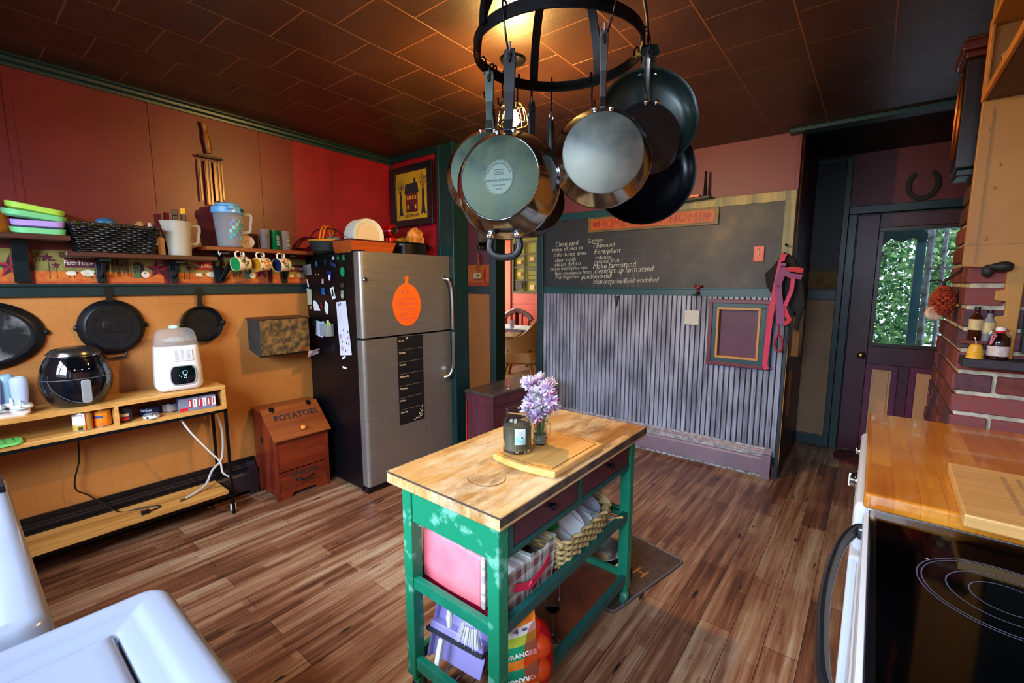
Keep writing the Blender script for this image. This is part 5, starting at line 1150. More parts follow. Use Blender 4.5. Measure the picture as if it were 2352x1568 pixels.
for px,y0_,y1_ in ((1428,574,655),(1481,548,600),(1468,560,660),(1454,600,660),(1441,610,655)):
    p=at(1,3.866,px,y0_); q=at(1,3.866,px,y1_); m.box(p.x,3.8665,q.z,p.x+.0015,3.868,p.z)
for k in range(12): 
    p=at(1,3.866,1514+random.uniform(0,24),570+random.uniform(0,28)); m.box(p.x,3.8665,p.z,p.x+random.uniform(.004,.02),3.868,p.z+.002)
for k in range(9): p=at(1,3.866,1415+k*6,543-random.uniform(0,3)); m.box(p.x,3.8665,p.z,p.x+.006,3.868,p.z+.003)
obj('faint_chalk_lines',m,M('faint_chalk','6c7488',.9),o,world=True)
# home sweet home sign
o=thing('wooden_sign','orange wooden sign reading HOME SWEET HOME above the chalkboard writing','sign',(-1.6,3.86,2.03))
a=at(1,3.85,1350,518); b2=at(1,3.85,1651,494); F=Mf(((a.x+b2.x)/2,3.864,(a.z+b2.z)/2),((b2-a).x,0,(b2-a).z),Z_-X_*((b2-a).z/(b2-a).x)); L2=(b2-a).length; 
m=MB(); m.box(-L2/2,-.068,0,L2/2,.068,.012,0,F); obj('backing_board',m,M('olive_gold_board','6c5a2c',.5,col2='5a4a28',vs=12),o,world=True,bev=.003)
m=MB(); m.box(-L2/2+.035,-.047,.011,L2/2-.035,.047,.018,0,F); obj('face_board',m,M('orange_sign_paint','b4540e',.5,col2='9c440c',vs=12),o,world=True)
m=MB(); m.text('HOME SWEET HOME',.098,F@Matrix.Translation((0,0,.0185)),.0006,sx=1.0,space=1.04)
for s in (-1,1): m.prism([(s*(L2/2-.085)+q[0],q[1]) for q in [(0,-.03),(.03,.0),(.028,.02),(.012,.028),(0,.016),(-.012,.028),(-.028,.02),(-.03,0)]],.0182,.0192,F)
obj('lettering',m,M('brick_red_lettering','8c2018',.5),o,world=True)
# ledge with candle
o=thing('wall_ledge','small black ledge with an orange block over the chalkboard frame','ledge',at(1,3.84,1590,462))
a=at(1,3.80,1535,466); b2=at(1,3.80,1632,452); m=MB(); m.bar((a.x,3.82,a.z),(b2.x,3.82,b2.z),.10,.016); obj('board',m,M('black_ledge','100c0a',.5),o,world=True)
m=MB(); a=at(1,3.80,1545,459); b2=at(1,3.80,1605,450); m.bar((a.x,3.82,a.z+.005),(b2.x,3.82,b2.z+.005),.05,.018); obj('orange_block',m,M('orange_block','d8701c',.4,emit=None),o,world=True)
o=thing('candlestick','tall thin black candlestick spike standing on the wall ledge','candlestick',at(1,3.81,1622,452))
p0=at(1,3.81,1619,450); p1=at(1,3.81,1622,392); m=MB(); m.tube([p0,p0.lerp(p1,.5),p1],[.014,.011,.008],8); obj('spike',m,M('dark_bronze','1c1410',.25,metal=.5),o,world=True,smooth=True)
m=MB(); m.lathe([(.03,0),(.028,.008),(.012,.014)],Matrix.Translation(p0+Vector((0,0,-.01))),14); obj('foot',m,IRON,o,world=True,smooth=True)
# switch plates
def plate(label,name,cat,px,py,w,h,mat,y=3.864,extra=None):
    p=at(1,y,px,py); o=thing(name,label,cat,(p.x,y,p.z)); F=FY((0,0,0)); m=MB(); m.loops([[F@Vector((q[0]*s,q[1]*s,z)) for q in rrect(w,h,.006)] for s,z in ((1,-.004),(1,.003),(.94,.007))]); obj('cover',m,mat,o)
    if extra: extra(o,F)
    return o
def ext(o,F):
    m=MB(); m.box(-.005,-.012,.006,.005,.012,.009,0,F); m.box(-.004,-.004,.008,.004,.008,.02,0,F); obj('toggle',m,M('aged_brass','8c6420',.4,metal=.6),o)
    m=MB()
    for s in (-1,1): m.lathe([(.004,.006),(.003,.009),(0,.0092)],F@Matrix.Translation((0,s*.038,0)),10)
    obj('screw',m,M('rust_screw','8c3010',.5),o)
plate('bright orange light switch on the right of the chalkboard','light_switch','light switch',1743,583,.072,.118,M('orange_switch_plate','c4480c',.4),3.866,ext)
def ext2(o,F):
    for s in (-1,1): m=MB(); m.lathe([(.003,.006),(.002,.0085),(0,.0086)],F@Matrix.Translation((s*.04,.022,0)),8); obj('screw',m,BRASS,o)
plate('blank cream wall plate on the beadboard','wall_plate','wall plate',1589,729,.118,.122,M('cream_wall_plate','b8b8b0',.5),3.852,ext2)
# niche
x0n,x1n,z0n,z1n=-1.035,-.60,.845,1.37
o=thing('framed_niche','recessed plum niche with maroon, teal and ochre frame bands on the beadboard','niche',(-.82,3.85,1.1))
def ring(x0,z0,x1,z1,t,ya,yb,mat,nm):
    m=MB()
    frame4(m,x0,z0,x1,z1,t,ya,yb)
    obj(nm,m,mat,o,world=True,bev=.003)
ring(x0n,z0n,x1n,z1n,.03,3.815,3.862,M('niche_maroon','5c2030',.4),'outer_frame')
ring(x0n+.028,z0n+.028,x1n-.028,z1n-.028,.036,3.822,3.862,GREENL,'middle_frame')
ring(x0n+.062,z0n+.062,x1n-.062,z1n-.062,.018,3.816,3.862,M('niche_ochre','b07c3c',.4),'inner_frame')
m=MB(); m.box(x0n+.075,3.855,z0n+.075,x1n-.075,3.860,z1n-.075); obj('back_board',m,M('niche_plum','4a2438',.5,col2='542a40',vs=5),o,world=True)
m=MB(); m.prism([(0,0),(.045,0),(.02,-.11),(.012,-.06)],0,.02,FY(at(1,3.85,1412,679))); mono('wall_hook',m,M('rusty_hook','2a2422',.5),'small dark pointed bracket under the teal rail of the beadboard','hook',tuple(at(1,3.85,1420,690)))
o=thing('wall_hook','small red cast hook on the teal rail left of the switch plate','hook',at(1,3.84,1603,668))
m=MB(); p=at(1,3.84,1603,660); 
for dx,dz,r in ((0,0,.018),(-.02,.012,.014),(.02,.012,.014),(0,-.03,.013)): m.ball((p.x+dx,3.842,p.z+dz),(r,.01,r*.8),10,6)
obj('ornament',m,M('dark_red_iron','781420',.4),o,world=True,smooth=True)
m=MB(); m.tube([(p.x,3.84,p.z-.03),(p.x+.01,3.83,p.z-.06),(p.x,3.80,p.z-.065)],.005,6); m.tube([(p.x,3.84,p.z-.03),(p.x-.02,3.83,p.z-.062),(p.x-.035,3.81,p.z-.06)],.005,6); obj('prong',m,IRON,o,world=True,smooth=True)
# ---- leashes, harness, bag on the corner
RL=M('red_webbing','b01424',.6); PK=M('pink_webbing','b82c58',.6); MV=M('mauve_webbing','78386c',.6); BF=M('black_fabric','08080b',.8)
def H(px,py,y=3.80): return at(1,y,px,py)
m=MB(); p=H(1808,565,3.85); m.cyl((p.x,3.858,p.z),(p.x,3.80,p.z+.005),.006,.006,8); m.ball((p.x,3.80,p.z+.008),.009,8,6); hk=mono('wall_hook',m,IRON,'black peg in the teal corner trim carrying the leashes','hook',tuple(p))
m=MB()
m.prism([(q.x,q.z) for q in [H(*c_,3.82) for c_ in ((1800,578),(1825,590),(1845,640),(1850,700),(1838,730),(1832,760),(1822,755),(1828,720),(1812,700),(1805,690),(1790,705),(1770,672),(1760,655),(1757,628),(1775,612))]],-3.85,-3.815,Matrix(((1,0,0,0),(0,0,-1,0),(0,1,0,0),(0,0,0,1))))
mono('fabric_bag',m,BF,'black fabric bag hanging behind the red leashes','bag',tuple(H(1808,640,3.83)),bev=.01,seg=3)
def strapo(label,pts,w,mat,y=3.79,name='dog_leash',side=(1,0,.1),t=.004):
    P=curve([H(a,b_,y+(c_[0] if c_ else 0)) for a,b_,*c_ in pts],6); m=MB(); m.strap(P,w,side,t); return mono(name,m,mat,label,'leash',tuple(P[0]),'leashes and harness straps on the corner peg',smooth=True,ang=60)
strapo('bright red leash strap hanging in a long straight loop down to the niche corner',[(1802,582),(1795,600),(1786,640),(1776,690),(1768,740),(1762,790),(1757,835),(1762,848)],.036,M('red_to_pink_webbing','c0142c',.6,col2='b83058',vs=2.5))
strapo('red leash crossing over the bag to the right',[(1787,660),(1798,630),(1815,618),(1845,622)],.035,RL,3.775,side=(0,0,1))
strapo('mauve striped leash looping to the right of the bag',[(1800,600),(1800,620),(1815,632),(1842,636)],.035,MV,3.77,side=(0,0,1))
strapo('mauve striped leash hanging straight beside the red one',[(1798,615),(1788,650),(1790,690),(1794,715)],.045,MV,3.775)
strapo('pink leash curving back under the bag',[(1822,635),(1818,665),(1808,690),(1803,703)],.025,PK,3.77)
strapo('short mauve striped buckle strap below the straight leash',[(1793,708),(1791,745)],.05,MV,3.77)
strapo('red harness strap in the middle of the bundle',[(1800,705),(1808,725),(1812,735),(1800,745)],.03,RL,3.775)
m=MB(); m.tube(curve([H(*p,3.78) for p in ((1789,745),(1788,765),(1780,785),(1783,804),(1795,804),(1797,785),(1790,768))]),.007,8); mono('dog_collar_loop',m,M('red_black_rope','58101c',.6,col2='b81c30',vs=120),'thin red rope loop hanging lowest from the leash bundle','leash',tuple(H(1789,780,3.78)),smooth=True)
m=MB(); m.prism([(q.x,q.z) for q in [H(*c_,3.80) for c_ in ((1768,730),(1776,712),(1780,735),(1770,752),(1758,752))]],-3.82,-3.812,Matrix(((1,0,0,0),(0,0,-1,0),(0,1,0,0),(0,0,0,1)))); mono('fabric_strap',m,M('grey_fabric','34343c',.8),'dark grey strap end poking left from the leash bundle','strap',tuple(H(1770,735,3.81)))
# fixed orange board beyond the corner with plush on top
o=thing('corner_box','ochre orange wooden wall box just beyond the corner','box',(-.44,4.02,1.13))
m=MB(); m.box(-.486,4.08,.93,-.435,4.28,1.24); obj('case',m,M('ochre_box_paint','c07c20',.5,col2='b06c18',vs=10),o,world=True,bev=.003)
o.location=(-.46,4.18,.93)
for ch in o.children:
    for v_ in ch.data.vertices: v_.co+=Vector((-.44+.46,4.02-4.18,1.13-.93))
m=MB(); m.ball((0,0,.035),(.035,.07,.035),12,8,fn=lambda p:p*(1+.12*sin(70*p.x)+.1*sin(60*p.y))); m.ball((0,-.045,.05),(.026,.03,.026),10,7); m.ball((0,-.065,.06),(.008,.01,.012),8,5)
mono('plush_toy',m,M('grey_white_plush','8c9498',.9,col2='b4b8b8',vs=30,bp=.6,bs=60),'small grey plush animal lying on top of the ochre wall box','toy',(-.46,4.16,1.24),world=False,smooth=True)
m=MB(); m.ball((0,0,0),(.012,.03,.035),10,7); mono('paper_tag',m,M('beige_tag','9c8c6c',.8),'crumpled beige tag behind the ochre wall box','tag',(-.475,4.35,1.06),world=False)
# horseshoe
o=thing('horseshoe','dark iron horseshoe with its open end up over the exterior door','horseshoe',(.22,4.94,2.27))
m=MB(); L=[]
N=24
for k in range(N+1):
    a=rad(-238+296*k/N) ; a=rad(125+290*k/N); r=.098
    cx_,cz_=r*cos(a)*.9,r*sin(a)*1.1; n_=Vector((cos(a),0,sin(a))); w2=.017-.004*abs(k/N-.5)
    c_=Vector((cx_,0,cz_)); L.append([c_-n_*w2,c_+n_*w2,c_+n_*w2+Vector((0,-.014,0)),c_-n_*w2+Vector((0,-.014,0))])
m.loops(L); obj('shoe',m,M('rusty_black_iron','16100f',.5,metal=.4,bp=.3,bs=60),o,bev=.002)
m=MB(); m.prism(rrect(.30,.34,.15,8),0,.02,FZ((0,0,0))); mono('door_mat',m,M('dark_red_mat','4c0c18',.9),'dark red rounded mat on the floor before the exterior door','mat',(-.03,4.75,0),world=False)
# ---- porch and garden
PO=M('porch_teal','2c5058',.5,col2='3c6068',vs=4)
struct('floor',B(-.6,5.06,-.12,3.5,7.6,-.06),M('porch_boards','5c6468',.6))
m=MB()
pz=lambda px,py,y=6.2: at(1,y,px,py)
a=pz(2108,540); 
m.box(a.x,6.15,.78,a.x+.07,6.28,2.02); m.box(-.6,6.15,2.02,3.0,6.28,2.6); m.box(-.6,6.15,.78,-.30,6.28,2.02); m.box(-.6,6.16,-.1,3,6.27,.78)
struct('wall_porch',m,PO)
m=MB(); m.box(-.4,6.10,.78,a.x+.05,6.30,.84); struct('trim_15',m,M('white_sill','dde4ee',.5))
# scalloped shade valance
m=MB(); P=[(-.4,2.03)]; 
xs=-.4
while xs<a.x: 
    for k in range(7): P.append((xs+.16*k/6,1.945-.035*sin(pi*k/6)))
    xs+=.16
P.append((a.x+.02,2.03)); m.prism(P[::-1],0,.012,FY((0,6.14,0))); mono('window_valance',m,M('dark_green_valance','14302c',.6),'dark scalloped valance across the porch opening','valance',(0,6.14,2.0))
# open casement sash
o=thing('window_4','','',(.62,6.0,.85)); del o['label']; del o['category']; o['kind']='structure'
h0=Vector((.36,6.05,0)); d=Vector((.40,-.35,0)).normalized(); Wd=.46
Fs=Mf((h0.x,h0.y,.80),d,Z_); m=MB()
frame4(m,0,0,Wd,1.28,.045,-.015,.015,0,Fs@Matrix(((1,0,0,0),(0,0,1,0),(0,1,0,0),(0,0,0,1))))
for q in ((.0,.42,Wd,.445),(0,.82,Wd,.845),(Wd/3-.012,0,Wd/3+.012,1.28),(2*Wd/3-.012,0,2*Wd/3+.012,1.28)): m.box(q[0]+.0,q[1],-.012+.002*(q[1]>0),q[2],q[3],.012-.002*(q[1]>0),0,Fs)
obj('sash_frame',m,M('pale_sash_paint','b4c0cc',.5,col2='6c6458',vs=16),o,world=True)
m=MB(); m.box(.04,.05,-.002,Wd-.04,1.23,.002,0,Fs); obj('pane',m,GLASS,o,world=True)
LEAF=[M('leaf_bright','5c9040',.6,col2='a8cc80',vs=3),M('leaf_mid','3c7438',.6),M('leaf_deep','24542c',.6)]
def tree(label,cx,cy,r,h,n,seed,z0=.6):
    o=thing('garden_tree',label,'tree',(cx,cy,-.4),group=None); rr=random.Random(seed)
    m=MB(); m.tube([(0,0,0),(.05,0,h*.4),(0,.05,h*.75)],[.12,.09,.04],8)
    for k in range(7): a=rr.uniform(0,6.28); m.tube([(0,0,h*(.35+.05*k)),(r*.6*cos(a),r*.6*sin(a),h*(.55+.06*k))],[.04,.012],6)
    obj('trunk',m,M('bark','4c3c2c',.9),o,smooth=True)
    m=MB()
    for k in range(n):
        a=rr.uniform(0,6.28); b_=math.acos(rr.uniform(-1,1)); q=r*rr.uniform(.45,1)**.5
        c=Vector((q*sin(b_)*cos(a),q*sin(b_)*sin(a),h*.62+q*1.35*cos(b_)))
        if c.z<0: continue
        u=Vector((rr.uniform(-1,1),rr.uniform(-1,1),rr.uniform(-1,1))).normalized(); w_=u.orthogonal().normalized(); s=rr.uniform(.028,.06)
        m.ff([m.vv(c+u*s),m.vv(c+w_*s*.55),m.vv(c-u*s),m.vv(c-w_*s*.55)],rr.choice((0,0,1,2)))
    obj('foliage',m,LEAF,o); return o
tree('leafy green garden tree filling the left of the porch window view',-.2,8.8,1.25,3.4,13000,3)
tree('leafy garden tree behind the open porch sash',2.6,9.6,1.25,3.4,8000,5)
# ================================================================ CHIMNEY
rr=random.Random(11)
BRK=[M('brick_dark_red','5a2420',.75,col2='6c342c',vs=40,bp=.5,bs=60),M('brick_purple','40242c',.7,col2='54303a',vs=40,bp=.5,bs=60),M('brick_black','1c1c24',.65,col2='2c2630',vs=40,bp=.4,bs=60),M('brick_red','7a3430',.75,col2='6c4044',vs=40,bp=.5,bs=60)]
MOR=M('crumbly_mortar','8c8474',.9,col2='c8bea8',vs=25,bp=.8,bs=40)
def yfar(z): return 3.55-.42*z if z<.7 else max(2.62,3.42-.50*(z-.7)-.0)
m=MB()
m.loops([[Vector((.278,2.46,z)),Vector((1.19,2.46,z)),Vector((1.19,yfar(z)-.01,z)),Vector((.278,yfar(z)-.01,z))] for z in (0,.5,.7,1.1,1.5,2.0,2.57)],mi=4)
rh=.083; k=0; z=0.004
while z<2.5:
    off=(k%2)*.11
    # front face
    x=.268+ (-.11 if k%2 else 0)
    while x<1.15:
        xa=max(x,.268); xb=min(x+.212,1.15)
        if xb-xa>.03:
            j=rr.uniform(0,.006); m.box(xa,2.45-j,z,xb,2.47,z+rh-.017,rr.choice((0,0,1,1,2,3,3)))
        x+=.225
    y=2.452+(.108 if k%2 else 0) ; yf=yfar(z+.04)
    y=2.452
    first=(k%2==0)
    while y<yf:
        L_b=.095 if first else .20; first=False
        yb=min(y+L_b,yf)
        if yb-y>.025:
            j=rr.uniform(0,.007); m.box(.268-j,y,z,.285,yb-.0,z+rh-.017,rr.choice((0,0,1,3,1)))
        y+=L_b+.013
    k+=1; z+=rh
struct('wall_chimney',m,BRK+[MOR],bev=.003,seg=1)
# painted panel on the chimney front
PNL=M('ochre_plaster_paint','a87830',.45,col2='9c6c28',vs=4,bp=.15,bs=20)
m=MB(); P=[(.248,1.565),(.245,2.56),(.62,2.56),(.43,1.30),(.395,1.18),(.392,1.33),(.36,1.335),(.358,1.40),(.385,1.405),(.385,1.45),(.335,1.46),(.338,1.50),(.36,1.505),(.362,1.555),(.30,1.56)]
P=[(.247,1.56),(.247,2.56),(.62,2.56),(.62,1.62),(.415,1.60),(.41,1.20),(.402,1.205),(.40,1.30),(.352,1.305),(.35,1.375),(.375,1.38),(.375,1.43),(.345,1.435),(.345,1.47),(.368,1.475),(.366,1.565),(.33,1.56),(.30,1.555)]
m.prism(P[::-1],0,.022,Matrix(((1,0,0,0),(0,0,-1,2.452),(0,1,0,0),(0,0,0,1))))
struct('trim_16',m,PNL,bev=.003)
m=MB()
for q in ((.31,1.92,.006),(.305,1.84,.005),(.30,1.66,.006),(.27,2.05,.004)): m.ball((q[0],2.43,q[1]),(q[2],.004,q[2]*1.3),10,6)
m.box(.275,2.427,1.57,.278,2.431,2.12); m.box(.25,2.4275,1.64,.40,2.430,1.643)
struct('trim_17',m,PNL,smooth=True)
m=MB(); m.box(.425,2.40,1.25,.62,2.452,2.2); struct('trim_18',m,GREEN)
# iron hook on the chimney
p=at(1,2.40,2300,612)
m=MB(); m.ball((p.x,2.41,p.z),(.034,.016,.018),12,8,fn=lambda q:q*(1+.15*sin(90*q.x))); m.ball((p.x-.03,2.415,p.z-.015),(.018,.014,.024),10,7); mono('iron_bracket',m,M('sooty_iron','202428',.5,metal=.4,bp=.4,bs=80),'lumpy sooty iron bracket sticking out of the ochre chimney panel','bracket',tuple(p),smooth=True)
# items standing in front of the bricks: the mantel ledge
m=MB(); m.box(.27,2.33,1.19,.62,2.452,1.222); 
struct('trim_19',m,BRK[2],bev=.004)
def smb(px,zb=1.222,y=2.39): p=at(1,y,px,820); return (p.x,y,zb)
def sbottle(label,px,y,h,r,col,cap,lab=None,zb=1.222,group=None,lz=(.25,.6)):
    p=at(1,y,px,800); o=thing('syrup_bottle',label,'bottle',(p.x,y,zb),group=group)
    m=MB(); m.lathe([(r*.95,0),(r,.004),(r,h*.6),(r*.85,h*.68),(r*.38,h*.78),(r*.36,h*.9),(r*.4,h*.91)],None,20); obj('glass_body',m,col,o,smooth=True)
    m=MB(); m.lathe([(r*.46,h*.9),(r*.46,h),(0,h)],None,16); obj('cap',m,cap,o,smooth=True)
    if lab: m=MB(); m.lathe([(r+.001,h*lz[0]),(r+.001,h*lz[1])],None,20,cap=False); obj('label',m,lab,o,smooth=True)
    return o
AMB=M('amber_syrup','3c1408',.1,trans=.3,ior=1.3); CLG=M('clear_bottle_glass','b4b8bc',.08,trans=.6,ior=1.2); LBL=M('cream_bottle_label','c0ac7c',.6,col2='a8986c',vs=60)
sbottle('small amber syrup bottle with cream label, back left on the chimney ledge',2234,2.435,.125,.019,AMB,BLACK,LBL,zb=1.222+.0,lz=(.3,.62)).location.z=1.285
sbottle('clear bottle with cream label to the right of the amber syrup bottle',2264,2.435,.115,.018,CLG,BLACK,LBL,lz=(.25,.6)).location.z=1.283
struct('trim_20',B(.27,2.42,1.27,.34,2.452,1.283),BRK[0])
o=thing('beeswax_candle','yellow beehive shaped candle with a white wick on the chimney ledge','candle',smb(2238,y=2.375))
m=MB(); pr_=[(.024,0)]; 
for k in range(7): r0=.024*(1-(k/8)**2*.55); pr_+=[(r0,.004+k*.0068),(r0*.9,.004+k*.0068+.005)]
pr_+=[(.004,.053),(0,.054)]; m.lathe(pr_,None,24); obj('hive_body',m,M('beeswax','c89828',.45,sss=.2),o,smooth=True,ang=50)
m=MB(); m.tube([(0,0,.052),(-.002,0,.066),(-.006,0,.078)],.0013,6); obj('wick',m,M('wick_white','dcdcdc',.8),o)
o=thing('flip_top_bottle','dark red flip top bottle with pink cord and white label on the chimney ledge','bottle',smb(2290,y=2.38))
m=MB(); m.lathe([(.026,0),(.029,.004),(.029,.062),(.026,.078),(.012,.095),(.011,.105)],None,22); obj('glass_body',m,M('dark_berry_glass','1c080c',.08,trans=.15,coat=.3),o,smooth=True)
m=MB(); m.lathe([(.013,.105),(.014,.112),(.010,.118),(0,.119)],None,16); obj('stopper',m,M('white_red_stopper','d8d0d4',.3),o,smooth=True)
m=MB(); m.lathe([(.012,.098),(.0135,.104)],None,16,cap=False); obj('red_seal',m,LR,o)
m=MB(); m.lathe([(.0296,.014),(.0296,.05)],None,22,cap=False); obj('label',m,M('off_white_label','c0b8b8',.6,col2='a89c9c',vs=70),o,smooth=True)
m=MB(); 
for s in (-1,1): m.tube(curve([(s*.014,0,.112),(s*.024,-.004,.10),(s*.031,-.004,.07)],6),.0014,6)
obj('wire_bail',m,CHROME,o,smooth=True)
m=MB(); m.tube(curve([(-.014,-.012,.095),(-.022,-.018,.08),(-.024,-.02,.055),(-.018,-.024,.075),(-.012,-.02,.09)],6),.0025,6); obj('pink_cord',m,M('pink_cord','b86c80',.6),o,smooth=True)
# hanging gourd ornament
p=at(1,2.62,2165,690); 
o=thing('hanging_ornament','red scaly pine cone shaped ornament with a pale sliced end, hanging at the chimney corner','ornament',tuple(p))
m=MB(); 
for k in range(11):
    z_=.055-.011*k; r_=.035*sin(pi*(k+1.2)/13)
    for j in range(10):
        a=2*pi*(j+.5*(k%2))/10; c=Vector((r_*cos(a),r_*sin(a),z_)); m.ball(c,(.012,.012,.008),7,4)
m.ball((0,0,0),(.03,.03,.055),12,8); obj('scaly_body',m,M('dark_rust_scales','5c1c14',.45,col2='a84020',vs=60),o,smooth=True)
d_=ray(2165,690).normalized(); m=MB(); F=Mf(Vector((-.022,-.012,-.052)),Vector((.9,.35,0)),Vector((0,0,1))); m.lathe([(.030,-.01),(.031,.006),(.026,.010),(0,.010)],F,20); obj('sliced_end',m,M('pale_slice','c8b494',.6,col2='b07c5c',vs=30),o,smooth=True)
m=MB(); m.tube(curve([(0,0,.055),(.0,.0,.08),(.04,.0,.12),(.07,-.05,.17),(.085,-.09,.19)]),.006,7); m.tube(curve([(0,0,.07),(-.02,.02,.085),(-.045,.03,.08)]),.004,6); m.tube(curve([(.085,-.09,.19),(.07,-.06,.26),(.06,-.06,.30),(.09,-.1,.32),(.105,-.12,.22),(.085,-.09,.17)]),.005,6); obj('twisted_vine',m,M('dark_vine','1c1414',.7),o,smooth=True)
# wall clock
o=thing('wall_clock','dark wooden wall clock with stepped cornice hanging at the side of the chimney','clock',(.22,2.66,2.13))
ck=wood('dark_clock_wood','080606','180c08',axis=2,rough=.3,coat=.3); ckr=wood('reddish_clock_wood','301008','54200c',axis=1,rough=.3,coat=.3)
m=MB(); m.box(.205,2.58,1.95,.268,2.76,2.36); obj('case',m,ck,o,world=True,bev=.006)
m=MB(); m.box(.196,2.565,2.36,.268,2.775,2.385); m.box(.184,2.55,2.385,.268,2.79,2.42); m.box(.19,2.555,2.42,.268,2.785,2.435); obj('cornice',m,ckr,o,world=True,bev=.008)
m=MB(); m.box(.212,2.59,1.92,.268,2.75,1.95); obj('base_moulding',m,M('teal_black_base','0c1c24',.35),o,world=True,bev=.006)
m=MB(); F=FX((.155,2.68,2.16))@Matrix.Rotation(pi,4,'Y'); m.tube([Vector((.203,2.67+.07*cos(t),2.16+.16*sin(t))) for t in [2*pi*k/28 for k in range(28)]],.006,6,closed=True); obj('face_ring',m,M('bronze_ring','6c3814',.3,metal=.7),o,world=True,smooth=True)
# open wall cabinet at top right
o=thing('wall_cabinet','ochre painted open wall cabinet with a maroon underside at the top right corner','cabinet',(.45,2.0,2.15))
OCP=M('ochre_cabinet_paint','b8742c',.45,col2='a86824',vs=5,bp=.1,bs=40)
m=MB(); xf=.255; m.box(xf,1.2,2.152,.71,2.448,2.172,0); obj('bottom_board',m,M('maroon_underside','3c1216',.45),o,world=True,bev=.003)
for ya in (2.425,1.2): m=MB(); m.box(xf,ya,2.172,.71,ya+.023,2.40); obj('end_panel',m,OCP,o,world=True,bev=.003)
m=MB(); m.box(xf-.012,2.40,2.150,xf,2.449,2.40); m.box(xf-.012,1.2,2.150,xf,2.40,2.178); obj('face_frame',m,OCP,o,world=True,bev=.003)
m=MB(); m.box(xf-.012,1.2,2.40,.71,2.449,2.425); obj('top_board',m,OCP,o,world=True,bev=.003); obj('back_board',B(.70,1.22,2.172,.712,2.425,2.40),OCP,o,world=True)
def shelfcan(name,label,cat,y,x,r,h,mats,zb=2.173):
    o=thing(name,label,cat,(x,y,zb)); m=MB(); m.lathe([(r,0),(r,h*.93),(r*.97,h*.94)],None,24); obj('body',m,mats[0],o,smooth=True)
    m=MB(); m.lathe([(r*1.02,h*.93),(r*1.02,h),(0,h)],None,24); obj('lid',m,mats[1],o,smooth=True)
    m=MB(); m.lathe([(r+.0008,h*.12),(r+.0008,h*.22)],None,24,cap=False); m.lathe([(r+.0008,h*.74),(r+.0008,h*.82)],None,24,cap=False); m.lathe([(r+.0007,h*.4),(r+.0007,h*.6)],None,8,cap=False,a0=2.6,a1=4.0); obj('label_band',m,mats[2],o,smooth=True)
    return o
shelfcan('spice_canister','tall ochre spice canister with maroon bands in the open cabinet','canister',2.20,.335,.042,.20,[M('canister_ochre','c8902c',.45,col2='a86c1c',vs=12),M('canister_lid_dark','2c3030',.4),M('canister_band_red','702014',.5)])
o=thing('recipe_book','cream spined book standing at the far end of the open cabinet','book',(.30,2.335,2.173))
obj('cover',B(-.03,-.015,0,.06,.015,.10),M('book_cream','b49c5c',.6,col2='8c7844',vs=60),o,bev=.002); m=MB()
for k in range(7): m.box(-.0315,-.010,.012+k*.012,-.0302,.006+.004*(k%2),.018+k*.012)
obj('spine_lettering',m,INK,o)
shelfcan('jam_jar','dark red jar nearest the camera in the open cabinet','jar',2.06,.34,.04,.17,[M('jam_red','5c0c10',.2,coat=.3),M('jam_lid','8c2418',.35),M('jam_label','7c1c1c',.5)])
# ================================================================ DISHWASHER with butcher block top
BB1=None
def blockmat(name,c1,c2,c3,strip=.045,axis=1,rough=.25,coat=.35,st2=.5):
    m,nt,b=base(name); v=coords(nt); sw=swz(nt,v,(1,0,None) if axis==1 else (0,1,None))
    bk=brick(nt,sw,st2,strip,.0006,.43)
    s=[55]*3; s[axis]=3; g=noise(nt,scaled(nt,v,s),1,5,.6); g2=noise(nt,v,3.0,4,.6)
    def ma(op,a,bb):
        n=nd(nt,'ShaderNodeMath',operation=op)
        for i,q in enumerate((a,bb)):
            if hasattr(q,'links'): nt.links.new(q,n.inputs[i])
            else: n.inputs[i].default_value=q
        return n.outputs[0]
    f=ma('ADD',ma('MULTIPLY',bk.outputs['Color'],.3),ma('ADD',ma('MULTIPLY',g,.4),ma('MULTIPLY',g2,.5)))
    nt.links.new(ramp(nt,f,[(.38,c1),(.6,c2),(.8,c3)]),b.inputs['Base Color']); b.inputs['Roughness'].default_value=rough; b.inputs['Coat Weight'].default_value=coat; return m
BUT=blockmat('amber_butcher_block','9c5418','b8701e','c88830',.05)
o=thing('dishwasher','white portable dishwasher with a thick amber butcher block top','dishwasher',(.33,1.93,0))
obj('body',B(.03,1.49,.03,.66,2.27,.905),WHITE,o,world=True,bev=.01,seg=3)
obj('butcher_block_top',B(.018,1.458,.912,.70,2.405,.955),BUT,o,world=True,bev=.008,seg=3)
m=MB(); m.box(.0,1.50,.76,.035,2.26,.905); obj('control_panel',m,WHITE,o,world=True,bev=.018,seg=4)
m=MB(); m.box(-.002,1.50,.10,.03,2.26,.75); obj('door',m,WHITE,o,world=True,bev=.01,seg=3)
for (y,z,s_) in ((1.97,.80,.95),(2.2,.84,.5)):
    F=Mf((.0,y,z),-Y_,Z_)@Matrix.Diagonal((s_,s_,s_*.55,1)); m=MB(); m.lathe([(.034,0),(.034,.008),(.026,.012),(.024,.034),(.018,.04),(0,.041)],F,24); kb=obj('knob',m,CHROME,o,world=True,smooth=True); 
    m=MB(); m.box(-.005,-.024,.012,.005,.024,.046,0,F); obj('grip',m,WHITEP,kb,world=True,bev=.003)
for y in (1.55,2.2): obj('caster',MB().cyl((.08,y,.03),(.12,y,.03),.03,.03,14),BLACK,o,world=True)
